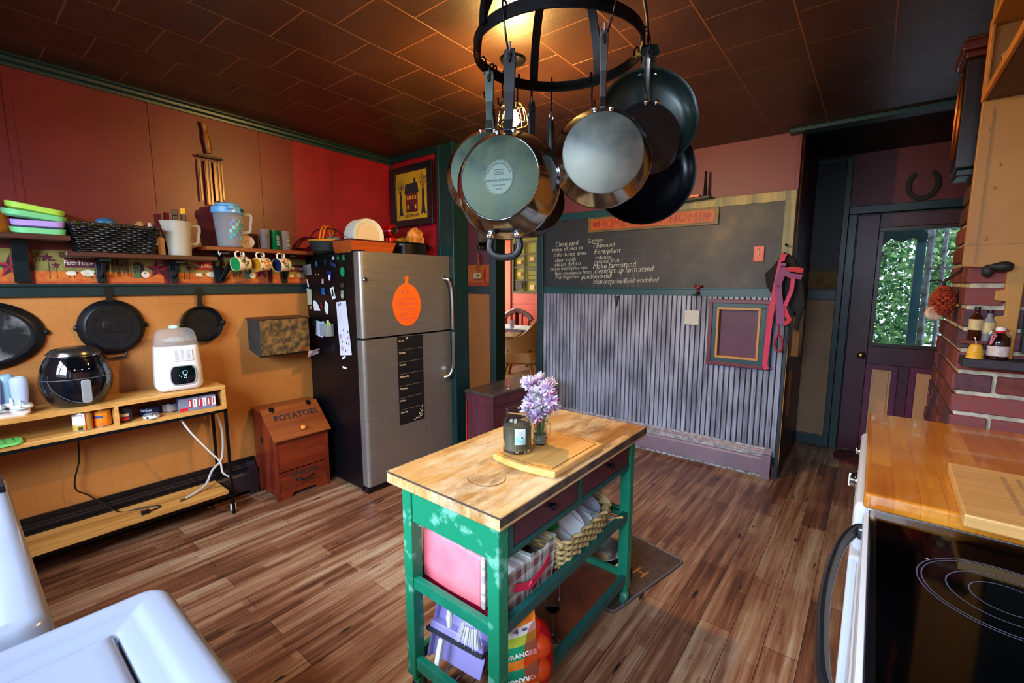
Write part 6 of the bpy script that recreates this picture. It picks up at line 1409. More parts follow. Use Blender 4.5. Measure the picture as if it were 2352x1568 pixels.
# cutting board on it
o=thing('cutting_board','maple cutting board with parallel grooves lying on the amber butcher block','cutting board',(.42,1.63,.956))
MP=wood('maple_board','a87c44','c09458',axis=0,rough=.4,c3='d0a870')
P=[at(2,.985,*q) for q in ((2178,1062),(2215,1182))]; 
ax_=(P[0]-P[1]).normalized(); F=Mf((P[1].x,P[1].y,.957),Vector((ax_.y,-ax_.x,0)),ax_); Hh=(P[0]-P[1]).length
m=MB(); m.prism([(0,0),(.46,.0),(.46,Hh),(0,Hh)],0,.03,F); obj('board',m,MP,o,world=True,bev=.004)
m=MB()
for k in range(8): 
    m.bar(F@Vector((.10+.028*k,Hh-.05,.0303)),F@Vector((.10+.028*k,.07,.0303)),.009,.0006)
obj('groove_pattern',m,M('groove_tan','947048',.6,col2='a8845c',vs=30),o,world=True)
# ================================================================ STOVE
o=thing('electric_stove','white electric range with black glass cooktop and long black handle','stove',(.35,1.0,0))
ys0,ys1=.60,1.450
m=MB(); m.box(.055,ys0,.03,.68,ys1,.895); obj('body',m,WHITE,o,world=True,bev=.006)
m=MB(); m.box(.020,ys0,.78,.056,ys1,.91); obj('front_rim',m,WHITE,o,world=True,bev=.012,seg=3)
m=MB(); m.box(.016,ys0+.01,.18,.054,ys1-.01,.775); od=obj('oven_door',m,WHITE,o,world=True,bev=.01,seg=3)
m=MB(); m.box(.030,ys0,.898,.70,ys1-.003,.918); obj('cooktop_frame',m,M('black_glass_frame','0a0b0f',.12,coat=.5),o,world=True,bev=.005,seg=3)
m=MB(); m.box(.045,ys0,.9175,.70,ys1-.018,.9205); obj('glass_top',m,M('black_ceramic_glass','020203',.06,spec=.35),o,world=True)
m=MB(); 
for q in ((.0425,ys0,.0455,ys1-.0155),(.0425,ys1-.0185,.70,ys1-.0155)): m.box(q[0],q[1],.916,q[2],q[3],.9215)
obj('steel_edge',m,M('dark_steel_edge','5c5c60',.25,metal=1),o,world=True)
def ringm(cx,cy,rs,nm='burner_ring'):
    for r in rs:
        m=MB(); N=48; m.loops([[Vector((cx+q*cos(t),cy+q*sin(t),.9209)) for t in [2*pi*k/N for k in range(N)]] for q in (r,r+.0022)],cap0=False,cap1=False); obj(nm,m,M('burner_mark','4c5470',.3),o,world=True)
ringm(.235,1.17,(.125,.118,.082,.05)); ringm(.23,.78,(.115,.108,.06)); ringm(.53,1.18,(.09,.084)); ringm(.53,.79,(.11,.104,.07))
m=MB()
for x,y in ((.13,1.245),(.12,.80),(.3,1.02),(.28,.86),(.34,.97),(.2,.66)): m.ball((x,y,.921),(.003,.003,.0006),7,4)
q=obj('dust_speck',m,M('speck_pale','8c94a4',.6),o,world=True); q['kind']='stuff'
m=MB(); z_=.865
m.tube(curve([(.03,1.415,z_+.008),(.008,1.405,z_+.004),(-.016,1.32,z_),(-.028,1.20,z_-.003),(-.032,1.08,z_-.003),(-.028,.96,z_-.002),(-.014,.82,z_),(.02,.73,z_+.006)],8),[.011]*57,10,sq=1.4)
obj('handle',m,M('satin_black_handle','16191d',.3,coat=.2),o,world=True,smooth=True)
m=MB(); m.box(.012,1.385,.855,.034,1.402,.885); obj('handle_mount',m,M('grey_mount','4c5054',.3,metal=.6),o,world=True,bev=.004)
# ================================================================ WASHER + SINK UNIT (bottom left)
def rl(x0,y0,x1,y1,ins,z,r,n=8): return [Vector((p[0],p[1],z)) for p in rrect(x1-x0-2*ins,y1-y0-2*ins,max(r-ins,.006),n,(x0+x1)/2,(y0+y1)/2)]
WE=M('cool_white_enamel','7f889c',.22,coat=.35)
o=thing('washing_machine','white top loading washing machine with its recessed lid, at the bottom of the view','washing machine',(-.68,-.13,0))
x0,y0,x1,y1=-1.038,-.50,-.36,.218; R_=.045
m=MB(); m.loops([rl(x0,y0,x1,y1,i,z,R_) for i,z in ((.012,0),(.004,.02),(.0,.86),(0,.90),(.004,.918),(.014,.928),(.024,.930),(.046,.930),(.054,.9285),(.060,.925),(.068,.9235),(.085,.923),(.092,.920),(.094,.908))],cap1=True); obj('cabinet_top',m,WE,o,world=True,smooth=True,ang=55)
m=MB(); m.loops([rl(x0,y0,x1,y1,i,z,.06) for i,z in ((.098,.900),(.0975,.920),(.102,.926),(.112,.9285),(.13,.929))]); obj('lid',m,WE,o,world=True,smooth=True,ang=55)
o=thing('enamel_sink_unit','white enamel unit with a curved recessed basin, cut by the left edge','sink',(-1.52,-.2,0))
x0,y0,x1,y1=-2.02,-.55,-1.047,.068
m=MB(); m.loops([rl(x0,y0,x1,y1,i,z,.05) for i,z in ((.02,0),(.006,.02),(0,.88),(.003,.915),(.014,.928),(.03,.93),(.05,.9295),(.058,.926),(.07,.918),(.10,.905),(.14,.885),(.2,.875))]); obj('enamel_top',m,WE,o,world=True,smooth=True,ang=60)
m=MB(); m.box(x0+.06,.0,.925,x0+.19,.058,.945); m.lathe([(.03,0),(.03,.01),(.02,.02),(0,.022)],Matrix.Translation((x0+.35,-.02,.925)),20); obj('tap_base',m,M('dark_tap','1c2028',.3,metal=.5),o,world=True,bev=.008)
# ================================================================ KITCHEN CART
GP=M('cart_green_paint','0a6c52',.42,col2='1c7c62',vs=9,lo=.5,hi=.75,bp=.08,bs=50)
GPW=M('cart_green_worn','0c7050',.45,col2='5c9c88',vs=11,lo=.56,hi=.64)
GD=M('cart_dark_green','0a4240',.4,col2='0c4c46',vs=8)
CTP=blockmat('worn_cart_top','7c5024','a87c44','bc9660',.055,1,.42,.1,.6)
# wear, stains and the brown arc mark
nt=CTP.node_tree; b=nt.nodes['Principled BSDF']; old=b.inputs['Base Color'].links[0].from_socket
v=coords(nt); nz=noise(nt,scaled(nt,v,(10,3.0,5)),1.0,7,.7); f=ramp(nt,nz,[(.42,0.0),(.62,.8)]); old=mix(nt,f,old,S('c4b698'))
nz2=noise(nt,scaled(nt,v,(13,4.5,7)),1.1,6,.7); f=ramp(nt,nz2,[(.53,0.0),(.68,.7)]); old=mix(nt,f,old,S('6a4c2c'))
nt.links.new(old,b.inputs['Base Color'])
o=thing('kitchen_cart','green painted rolling kitchen cart with a worn butcher block top','kitchen cart',(-1.01,1.40,0))
cx0,cx1,cy0,cy1=-1.265,-.755,.893,1.912; ZT=.86
m=MB(); m.box(cx0,cy0,ZT-.042,cx1,cy1,ZT); tp=obj('butcher_block_top',m,CTP,o,world=True,bev=.003)
m=MB(); e=.0008
m.box(cx0-e,cy0-e,ZT-.006,cx1+e,cy0,ZT+e); m.box(cx1,cy0-e,ZT-.03,cx1+e,cy1+e,ZT-.004); obj('worn_dark_edge',m,M('edge_grime','2c2422',.5,col2='54443c',vs=18),tp,world=True)
m=MB(); c=at(2,ZT,1118,1098); m.tube([(c.x+.062*cos(t),c.y+.062*sin(t)*1.0,ZT-.0008) for t in [rad(-150+235*k/26) for k in range(27)]],[.0006+.0034*max(0,sin(pi*(k/26)**.6)) for k in range(27)],6); obj('ring_stain',m,M('ring_stain_brown','7a5228',.5),tp,world=True)
lx0,lx1,ly0,ly1=cx0+.035,cx1-.035,cy0+.035,cy1-.035; lw=.046
for x,y in ((lx0,ly0),(lx1-lw,ly0),(lx0,ly1-lw),(lx1-lw,ly1-lw)): obj('leg',B(x,y,.085,x+lw,y+lw,ZT-.042),GPW if x==lx0 and y==ly0 or y==ly0 else GP,o,world=True,bev=.004)
m=MB(); m.box(lx0+lw,ly0+.006,.685,lx1-lw,ly0+.03,ZT-.042); obj('end_apron',m,GPW,o,world=True,bev=.002)
m=MB(); m.box(lx0+lw,ly1-.03,.685,lx1-lw,ly1-.006,ZT-.042); m.box(lx0+.006,ly0+lw,.685,lx0+.03,ly1-lw,ZT-.042); obj('back_apron',m,GP,o,world=True,bev=.002)
ym=(ly0+ly1)/2
m=MB(); m.box(lx1-.03,ly0+lw,.682,lx1-.004,ly1-lw,.703); m.box(lx1-.03,ym-.012,.703,lx1-.004,ym+.012,ZT-.042); m.box(lx1-.03,ly0+lw,.703,lx1-.004,ly0+lw+.03,ZT-.042); obj('drawer_rail',m,GD,o,world=True,bev=.002)
DR=M('cart_drawer_maroon','4a1c2c',.45,col2='421826',vs=6)
for ya,yb in ((ly0+lw+.034,ym-.016),(ym+.016,ly1-lw-.004)):
    m=MB(); m.box(lx1-.35,ya,.706,lx1-.006,yb,ZT-.046); dw=obj('drawer',m,DR,o,world=True,bev=.002)
    F=FX((lx1-.006,(ya+yb)/2,.765)); m=MB(); m.lathe([(.008,0),(.006,.008),(.011,.014),(.014,.022),(.009,.027),(0,.028)],F,16); obj('knob',m,M('black_blue_knob','0c1420',.25,metal=.5),dw,world=True,smooth=True)
def rails(z,h,nm='shelf_rail',mat=GP):
    for q in ((lx0+lw,ly0+.004,lx1-lw,ly0+.028),(lx0+lw,ly1-.028,lx1-lw,ly1-.004),(lx0+.004,ly0+lw,lx0+.028,ly1-lw),(lx1-.028,ly0+lw,lx1-.004,ly1-lw)):
        obj(nm,B(q[0],q[1],z-h,q[2],q[3],z),mat if q[1]!=ly0+lw else GD if q[0]>-1 else mat,o,world=True,bev=.002)
ZM=.475; rails(ZM,.04); ZL=.165; rails(ZL,.045)
m=MB(); m.box(lx0+.028,ly1-.5,ZM-.045,lx1-.028,ly1-.475,ZM-.012); obj('cross_rail',m,GD,o,world=True)
MS=M('crimson_shelf_paint','7a0c28',.3,col2='680a22',vs=6)
m=MB()
for k in range(4): xa=lx0+.028+k*.0965; m.box(xa,ly0+.028,ZM-.045,xa+.093,ly1-.50,ZM-.033)
m.box(lx0+.028,ly0+.028,ZM-.05,lx1-.028,ly1-.50,ZM-.046); obj('crimson_shelf',m,MS,o,world=True)
WR=M('dark_bronze_wire','2c2018',.35,metal=.7)
m=MB(); ya,yb=ly1-.475,ly1-.03; xa,xb=lx0+.03,lx1-.03
for k in range(7): x=xa+(xb-xa)*k/6; m.tube([(x,ya,ZM-.012),(x,ya+.005,ZM-.05),(x,yb-.005,ZM-.05),(x,yb,ZM-.012)],.0018,5)
for k in range(5): y=ya+(yb-ya)*k/4; m.tube([(xa,y,ZM-.048),(xb,y,ZM-.048)],.0018,5)
m.tube([(xa,ya,ZM-.012),(xb,ya,ZM-.012),(xb,yb,ZM-.012),(xa,yb,ZM-.012)],.003,6,closed=True); obj('wire_shelf',m,WR,o,world=True,smooth=True)
LSW=M('brown_lower_board','6c3018',.3,col2='4c2414',vs=7,coat=.2)
m=MB(); m.box(lx0+.028,ly0+.42,ZL-.04,lx1-.028,ly1-.028,ZL-.025); obj('lower_board',m,LSW,o,world=True,bev=.002)
m=MB(); ya,yb=ly0+.03,ly0+.415
for k in range(8): x=xa+(xb-xa)*k/7; m.tube([(x,ya,ZL-.038),(x,yb,ZL-.038)],.0022,5)
for k in range(3): y=ya+(yb-ya)*k/2; m.tube([(xa,y,ZL-.04),(xb,y,ZL-.04)],.003,5)
obj('wire_shelf',m,STEEL,o,world=True,smooth=True)
m=MB(); m.tube([Vector((*p,ZL-.022)) for p in [(lx0+.04,ly0+.42),(lx1-.06,ly0+.42),(lx1-.045,ly0+.405),(lx1-.06,ly0+.39),(lx0+.04,ly0+.39)]],.004,6); obj('chrome_rail',m,CHROME,o,world=True,smooth=True)
for x,y in ((lx0+.023,ly0+.023),(lx1-.023,ly0+.023),(lx0+.023,ly1-.023),(lx1-.023,ly1-.023)):
    m=MB(); m.cyl((x,y,.06),(x,y,.09),.012,.016,12); m.box(x-.016,y-.006,.03,x+.016,y+.02,.062); cs=obj('caster',m,GPW,o,world=True,bev=.003)
    obj('wheel',MB().cyl((x-.013,y+.012,.027),(x+.013,y+.012,.027),.027,.027,16),M('painted_wheel','1c5c50',.5) if x>-1 else BLACK,cs,world=True)
# small white hooks under the apron
for px,py,lb in ((1073,1255,'small wire hook hanging under the front apron over the pink bag'),(972,1205,'small wire hook hanging at the left behind the front apron')):
    p=at(1,ly0+.04,px,py); m=MB(); m.tube(curve([(p.x,p.y,p.z+.035),(p.x+.004,p.y-.002,p.z+.01),(p.x,p.y-.004,p.z-.006),(p.x-.012,p.y-.004,p.z-.006),(p.x-.015,p.y-.004,p.z+.004)],6),.0022,6); mono('wire_hook',m,M('white_grey_hook','8c8484',.35,metal=.5),lb,'hook',tuple(p),smooth=True)
# ---- on the cart top
o=thing('cutting_board','bamboo cutting board with juice groove and arched ends on the cart','cutting board',(-.91,1.37,ZT))
BM=wood('bamboo_board','b07c3c','c89450',axis=1,rough=.35,c3='d8ac6c',coat=.1)
bx0,bx1,by0,by1=-1.045,-.775,1.195,1.535; P=[]
for k in range(13): t=k/12; P.append((bx0+(bx1-bx0)*t,by0-.018*sin(pi*t)))
for k in range(13): t=k/12; P.append((bx1-(bx1-bx0)*t,by1+.018*sin(pi*t)))
m=MB(); m.prism(P,ZT,ZT+.024); obj('board',m,BM,o,world=True,bev=.006,seg=3)
m=MB(); cxm,cym=(bx0+bx1)/2,(by0+by1)/2
Q=[(cxm+(p[0]-cxm)*.84,cym+(p[1]-cym)*.88) for p in P]; m.tube([(a,b_,ZT+.0238) for a,b_ in Q],.0028,5,closed=True,sq=.5); obj('juice_groove',m,M('groove_brown','7c5020',.5),o,world=True,smooth=True)
# candle jar
zb=ZT+.0245; c=at(2,zb,1188,1034)
o=thing('candle_jar','large open glass jar with a dark olive candle and blue winter label','candle',(c.x,c.y,zb))
m=MB(); R0=.052; m.lathe([(.036,0),(R0,.004),(R0*1.02,.01),(R0,.03),(R0,.10),(R0*.99,.115),(R0*.82,.132),(R0*.78,.14),(R0*.84,.145),(R0*.84,.155),(R0*.80,.155),(R0*.72,.145),(R0*.72,.135),(R0*.90,.115),(R0*.92,.02),(0,.012)],None,36); obj('glass_jar',m,M('jar_glass','e8ecec',.03,trans=1,ior=1.25),o,smooth=True,ang=60)
m=MB(); m.lathe([(R0*.90,.013),(R0*.905,.10),(0,.101)],None,30); obj('wax',m,M('olive_grey_wax','54584c',.35,col2='605838',vs=20),o,smooth=True)
m=MB(); m.lathe([(R0*.90,.101),(R0*.905,.114)],None,30,cap=False); obj('sooty_glass',m,M('sooty_glass','5c6468',.15,trans=.6,ior=1.1,alpha=.6),o,smooth=True)
m=MB(); a_c=math.atan2(-c.y,-c.x)+rad(12); 
m.grid(lambda u,v:((R0+.0012)*cos(a_c-.38+.76*u+.0),(R0+.0012)*sin(a_c-.38+.76*u),.04+.058*v),8,1,0); m.grid(lambda u,v:((R0+.0016)*cos(a_c-.36+.72*u),(R0+.0016)*sin(a_c-.36+.72*u),.042+.026*v+.004*sin(7*u)*v),8,1,1)
for k in range(3): m.grid(lambda u,v:((R0+.0019)*cos(a_c-.25+.4*u),(R0+.0019)*sin(a_c-.25+.4*u),.086-.006*k+.0016*v),6,1,2)
m.grid(lambda u,v:((R0+.002)*cos(a_c+.05+.14*u),(R0+.002)*sin(a_c+.05+.14*u),.066+.004*v-.003*u),3,1,3)
obj('label',m,[M('label_pale_blue','b8ccd4',.5),M('label_teal_hills','6ca0a4',.5,col2='a4c4c8',vs=50),M('label_grey_text','8c989c',.6),INK],o,smooth=True)
# vase with flowers
c=at(2,zb,1240,1019)
o=thing('flower_vase','small clear glass jug vase holding lilac blooms behind the candle jar','vase',(c.x,c.y,zb))
m=MB(); m.lathe([(.022,0),(.026,.003),(.03,.02),(.029,.05),(.022,.075),(.02,.09),(.024,.105),(.0225,.105),(.0185,.09),(.02,.075),(.027,.05),(.027,.02),(0,.008)],None,30); obj('glass',m,M('jar_glass','e8ecec',.03,trans=1,ior=1.25),o,smooth=True,ang=60)
m=MB(); m.tube(curve([(.022,0,.098),(.042,0,.09),(.046,0,.06),(.034,0,.035),(.028,0,.03)],6),.0038,7); obj('handle',m,M('jar_glass','e8ecec',.03,trans=1,ior=1.25),o,smooth=True)
m=MB(); m.lathe([(.0265,.009),(.0265,.04),(0,.041)],None,24); obj('water',m,M('milky_water','b4b4a8',.1,trans=.7,ior=1.2),o,smooth=True)
PET=[M('petal_lilac','bca6d4',.7,sss=.15),M('petal_pale','dcd4e4',.7,sss=.15),M('petal_pink','cc5c98',.7,sss=.15),M('petal_cream','c8c4a0',.7)]
def bloom(sd,heads):
    r2=random.Random(sd); m=MB()
    N=84
    for k in range(N):
        el=math.acos(1-1.62*(k+.5)/N); az=k*2.39996; d=Vector((sin(el)*cos(az),sin(el)*sin(az),cos(el)))
        d=(d+Vector((r2.uniform(-.12,.12),r2.uniform(-.12,.12),r2.uniform(-.12,.12)))).normalized(); s=d.cross(Z_ if abs(d.z)<.95 else X_).normalized(); u=s.cross(d)
        L_p=.024+.010*r2.random(); w_=.0030+.0013*r2.random(); curl=r2.uniform(-.004,.010)
        mi=r2.choices((0,1,2,3),heads)[0]
        pts=[]
        for t,ww in ((.1,.5),(.5,1),(.85,.8),(1,.15)):
            c_=d*(L_p*t)+u*(curl*t*t); pts.append((c_-s*w_*ww,c_+s*w_*ww-d*0,c_+u*.0008*0))
        I=[[m.vv(a),m.vv(b_)] for a,b_,_ in pts]
        for A_,B_ in zip(I,I[1:]): m.ff((A_[0],A_[1],B_[1],B_[0]),mi)
    return m
protos=[]
vz=zb+.088; top=at(1,c.y,1240,915)
placed=[(.035,.03,.02),(-.038,-.02,.018),(.012,.036,.06),(-.034,.03,.085),(.04,-.02,.095),(0,0,.0),(.024,.0,.01),(-.026,.004,.008),(.0,.028,.012),(.004,-.028,.0),(.03,.02,.04),(-.03,-.016,.042),(-.018,.026,.045),(.022,-.024,.042),(.0,.0,.055),(-.034,.01,.072),(.036,.0,.074),(.0,-.03,.078),(.004,.032,.08),(-.02,-.022,.098),(.024,-.016,.098),(-.018,.02,.104),(.022,.022,.10),(.0,.0,.116),(.046,-.01,.055),(-.044,-.01,.10)]
for k,(dx,dy,dz) in enumerate(placed):
    hd=[(3,9,1,1),(5,7,2,0),(2,9,0,2)][k%3]
    o=thing('flower','shaggy lilac and white bloom with a few pink petals in the glass jug vase','flower',(c.x+dx*1.15,c.y+dy*1.15,vz+.028+dz*1.18),group='lilac blooms in the vase')
    if k<5: protos.append(None); pm=obj('petals',bloom(k,hd),PET,o); protos[k]=pm.data
    else:
        pm=bpy.data.objects.new('petals',protos[k%5]); C.objects.link(pm); pm.parent=o; pm.name='petals'
    pm.rotation_euler=(dx*9+.3*sin(k),-dy*9*0+dx*14,k*1.3); pm.rotation_euler=(-dy*16,dx*16,k*1.3)
    m=MB(); m.tube([(0,0,0),(-dx*.5,-dy*.5,-.03-dz*.5),(-dx*1.0,-dy*1.0,-.06-dz*1.18-.05)],.0014,5); obj('stem',m,M('stem_green','4c6c38',.6),o)
# ---- cart shelf contents
# pink cooler bag
o=thing('insulated_bag','pink red insulated bag with plaid fabric trim on the upper cart shelf','bag',(-1.04,1.10,ZM-.033))
PKM=M('pink_red_vinyl','e06474',.4,col2='e87c88',vs=5,bp=.25,bs=9)
PL_=None
mt,nt,b=base('plaid_fabric'); v=coords(nt); sp=nd(nt,'ShaderNodeSeparateXYZ'); nt.links.new(v,sp.inputs[0])
def stripes(nt,sock,freq,ph=0):
    a=nd(nt,'ShaderNodeMath',operation='MULTIPLY_ADD'); a.inputs[1].default_value=freq; a.inputs[2].default_value=ph; nt.links.new(sock,a.inputs[0]); f=nd(nt,'ShaderNodeMath',operation='FRACT'); nt.links.new(a.outputs[0],f.inputs[0]); return f.outputs[0]
def stepr(nt,s,a,b_):
    r=nd(nt,'ShaderNodeValToRGB'); r.color_ramp.interpolation='CONSTANT'; e=r.color_ramp.elements; e[0].position=0; e[0].color=(0,0,0,1); e[1].position=a; e[1].color=(1,1,1,1); n=e.new(b_); n.color=(0,0,0,1); nt.links.new(s,r.inputs[0]); return r.outputs[0]
sy=stripes(nt,sp.outputs[1],11); sz=stripes(nt,sp.outputs[2],11)
col=S('b4b4b4')
c1=mix(nt,stepr(nt,sy,.1,.4),col,S('6c4444')); c1=mix(nt,stepr(nt,sy,.6,.72),c1,S('2c5c44'))
c2=mix(nt,stepr(nt,sz,.1,.4),col,S('6c4444')); c2=mix(nt,stepr(nt,sz,.6,.72),c2,S('2c5c44'))
nt.links.new(mix(nt,.5,c1,c2),b.inputs['Base Color']); b.inputs['Roughness'].default_value=.85; PLAID=mt
zs_=ZM-.03
m=MB(); A=[Vector(p) for p in ((-1.215,1.00,zs_),(-.905,1.00,zs_-.0),(-.905,1.115,zs_),(-1.215,1.115,zs_))]
L=[]
for t,e in ((0,.0),(.04,.006),(.3,.012),(.6,.010),(.9,.006),(.97,0)):
    hL=.215*t; hR=.185*t
    L.append([Vector((-1.205-e*.6+.012*t,1.00-e,zs_+hL)),Vector((-1.06,.995-e*1.3,zs_+(hL+hR)/2)),Vector((-.925+e*.4,1.00-e,zs_+hR)),Vector((-.925+e*.4,1.13+e,zs_+hR)),Vector((-1.06,1.135+e,zs_+(hL+hR)/2)),Vector((-1.205-e*.6+.012*t,1.13+e,zs_+hL))])
m.loops(L); obj('vinyl_body',m,PKM,o,world=True,smooth=True,ang=40,bev=.006)
m=MB(); m.box(-.922,.992,zs_+.004,-.905,1.0,zs_+.175); m.box(-.925,1.0,zs_+.002,-.913,1.13,zs_+.18); obj('plaid_trim',m,PLAID,o,world=True,bev=.003)
# plaid bin
o=thing('fabric_bin','grey and maroon plaid fabric bin with a red handle beside the pink bag','fabric bin',(-.90,1.24,zs_))
x0,x1,y0,y1=-1.02,-.835,1.145,1.29
m=MB(); L=[]
def q4(e,z,dz=0): return [Vector((x0-e,y0-e,z)),Vector((x1+e,y0-e,z+dz)),Vector((x1+e,(y0+y1)/2,z-abs(dz)*.4)),Vector((x1+e,y1+e,z+dz*1.2)),Vector((x0-e,y1+e,z))]
m.loops([q4(-.004,zs_),q4(0,zs_+.06),q4(.006,zs_+.14,.012),q4(.002,zs_+.145,.012),q4(-.006,zs_+.02)]); obj('fabric_body',m,PLAID,o,world=True,smooth=True,ang=30)
x0,x1,y0,y1=-1.02,-.835,1.02,1.14
m=MB(); m.loops([q4(-.004,zs_),q4(0,zs_+.06),q4(.004,zs_+.13,.01),q4(.0,zs_+.135,.01),q4(-.006,zs_+.02)]) if False else m.box(-.898,1.02,zs_,-.835,1.143,zs_+.14); obj('fabric_flap',m,PLAID,o,world=True,bev=.006)
m=MB(); m.strap(curve([(-.828,1.05,zs_+.085),(-.818,1.10,zs_+.07),(-.815,1.13,zs_+.068),(-.82,1.20,zs_+.078),(-.828,1.25,zs_+.095)],6),.026,(0,0,1),.004); m.strap([(-.82,1.118,zs_+.058),(-.812,1.13,zs_+.075)],.03,(0,1,0),.006); obj('red_handle',m,M('crimson_strap','b8183c',.6),o,world=True,smooth=True,ang=60)
# water hyacinth basket with plates on the wire shelf
HY=M('hyacinth_straw','8c7448',.7,col2='b49c6c',vs=60,bp=.3,bs=60)
bz=ZM-.046
o=thing('woven_basket','tan braided basket holding white plates on the wire shelf of the cart','basket',(-.925,1.50,bz),rad(0))
m=MB(); weave(m,.25,.44,.14,10,34,.80,.007,rc=.09); obj('braided_body',m,HY,o,smooth=True,ang=80)
m=MB(); 
for s in (1,-1): m=MB(); m.tube(curve([(0-.11,s*.19,.125),(-.07,s*.205,.155),(0,s*.21,.165),(.07,s*.205,.155),(.11,s*.19,.125)],6),.012,7); obj('raised_end',m,HY,o,smooth=True)
WPL=M('white_melamine','c4c8d0',.25)
for k,(dy,rx,lb) in enumerate(((-.05,62,'front'),(-.02,58,'second'),(.01,55,'third'))):
    q=MB(); q.lathe([(0,0),(.075,.001),(.098,.008),(.10,.011),(.075,.005),(0,.004)],None,32); ob=mono('plate',q,WPL,['white plate leaning at the front in the braided basket','white plate leaning behind the front one in the braided basket','white plate leaning furthest back in the braided basket'][k],'plate',(-.905+.0*k,1.50+dy+.05*k,bz+.105),'plates in the braided basket',world=False,smooth=True); ob.rotation_euler=(0,rad(34),rad(20*k-20)); 
o=thing('bowl','grey oval bowl lying on top of the plates in the braided basket','bowl',(-.895,1.60,bz+.135),rot=(rad(-10),rad(30),0))
m=MB(); m.lathe([(.02,0),(.05,.012),(.065,.035),(.062,.035),(.045,.014),(0,.006)],None,26); obj('body',m,M('grey_bowl_glaze','8c94a8',.25),o,smooth=True)
mono('green_lid',MB().lathe([(.04,0),(.042,.008),(0,.012)],None,20),M('bright_green_plastic','2c9c3c',.4),'bright green lid at the near end of the braided basket','lid',(-.93,1.39,bz+.125),world=False,smooth=True)
# white dish and tongs on wire shelf
o=thing('serving_dish','white dish with a wooden handled spoon lying on the wire shelf','dish',(-.86,1.72,bz))
m=MB(); m.lathe([(.03,0),(.05,.01),(.062,.03),(.058,.03),(.045,.012),(0,.006)],None,22); obj('body',m,WPL,o,smooth=True)
m=MB(); m.cyl((-.02,-.02,.03),(.07,.05,.05),.005,.005,8); obj('spoon_handle',m,M('light_wood_handle','c09858',.5),o)
# floor basket + steel pot seen through the cart
o=thing('round_basket','pale wicker basket holding a steel pan on the floor behind the cart','basket',(-1.03,2.06,0))
o.location=(-1.02,2.01,0.012)
m=MB(); weave(m,.27,.27,.10,7,30,.85,.006,rc=.13); obj('woven_body',m,M('pale_wicker','b8a47c',.6,col2='d0c09c',vs=50),o,smooth=True,ang=80)
o=thing('steel_pan','shiny stainless pan nested in the pale wicker basket','pan',(-1.02,2.01,.03))
m=MB(); m.lathe([(.09,0),(.105,.01),(.118,.10),(.124,.105),(.115,.102),(.10,.014),(0,.006)],None,36); obj('pan_body',m,STEEL,o,smooth=True,ang=60)
# floor mat
o=thing('floor_mat','brown braided door mat with letters lying behind the cart','mat',(-.90,2.05,0))
o.location=(-.93,2.10,0)
m=MB(); m.prism(rrect(.36,.62,.03),0,.008,FZ((-.0,0,0),rad(-12))); obj('mat_body',m,M('brown_mat','4c3a30',.9,col2='3c2c28',vs=30,bp=.5,bs=90),o)
m=MB(); m.tube([FZ((0,0,.008),rad(-12))@Vector((p[0],p[1],0)) for p in rrect(.35,.61,.03)],.005,6,closed=True); obj('rolled_edge',m,M('grey_rolled_edge','5c585c',.7),o,smooth=True)
m=MB(); m.text('H',.10,FZ((.09,.02,.0085),rad(-12)),.0006,0); obj('lettering',m,M('tan_mat_letter','a86c34',.8),o)
# water bottle on lower board
o=thing('water_bottle','clear ribbed plastic water bottle standing on the lower cart board','bottle',(-.955,1.47,ZL-.025))
m=MB(); pr_=[(.026,0),(.031,.008)]
for k in range(8): pr_+=[(.031,.014+k*.015),(.0285,.021+k*.015)]
pr_+=[(.031,.14),(.029,.165),(.014,.19),(.013,.20)]; m.lathe(pr_,None,24); obj('ribbed_body',m,M('water_bottle_plastic','d8e0ec',.05,trans=1,ior=1.15),o,smooth=True,ang=70)
m=MB(); m.lathe([(.015,.195),(.015,.212),(0,.213)],None,16); obj('cap',m,WHITEP,o,smooth=True)
# orange bag
o=thing('orange_bag','printed bag of oranges with red netting on the lower cart shelf','bag',(-.87,1.13,ZL-.035))
o.location=(-.868,1.13,ZL-.036)
BG=[M('bag_white','d8d4cc',.35),M('bag_orange','e0681c',.35,col2='e8902c',vs=30),M('bag_green','148c64',.35),M('bag_lime','a8b83c',.35),M('bag_purple','50408c',.4)]
m=MB()
def bagpt(u,v):   # front sheet, u across, v up
    w_=.165*(1-.45*v); x=-.06+w_*(u-.5)+.02*v; return Vector((x+.02,-.055+.02*v-.018*sin(pi*u)*sin(pi*min(v*1.1,1)),.0+.30*v))
FB=Matrix.Translation((.02,0,0))@Matrix.Rotation(rad(50),4,'Z')
def bp_(u,v,o_=0): p=bagpt(u,v); return FB@(p+Vector((0,-o_,0)))
m.grid(lambda u,v:bp_(u,v),12,14,0)
for v0,v1,mi in ((0,.10,3),(.10,.20,1),(.20,.36,2),(.36,.47,1),(.47,.62,2),(.62,.72,3),(.72,.82,0),(.82,1,1)): m.grid(lambda u,v:bp_(u,v0+(v1-v0)*v+.08*(u-.5),.0012) if 0<v0+(v1-v0)*v+.08*(u-.5)<1 else bp_(u,min(max(v0+(v1-v0)*v,0),1),.0012),10,3,mi)
obj('printed_panel',m,BG,o,smooth=True)
m=MB()
def tx(s,sz_,u,v,rot=0,mi=0,off=.006): 
    c=bp_(u,v,off); m.text(s,sz_,Mf(c,FB@Vector((1,0,0)),FB@Vector((0,-.0,1)))@Matrix.Rotation(rad(rot),4,'Z'),.0004,mi,bold=.0008)
tx('ORANGES',.024,.5,.55,10,0,.012); tx('ORANGES',.024,.5,.27,190,0,.016); tx('4',.03,.35,.78,5,1,.008); tx('LBS',.010,.62,.80,5,1,.008)
obj('lettering',m,[M('bag_letter_white','f0ece4',.4),BG[4]],o)
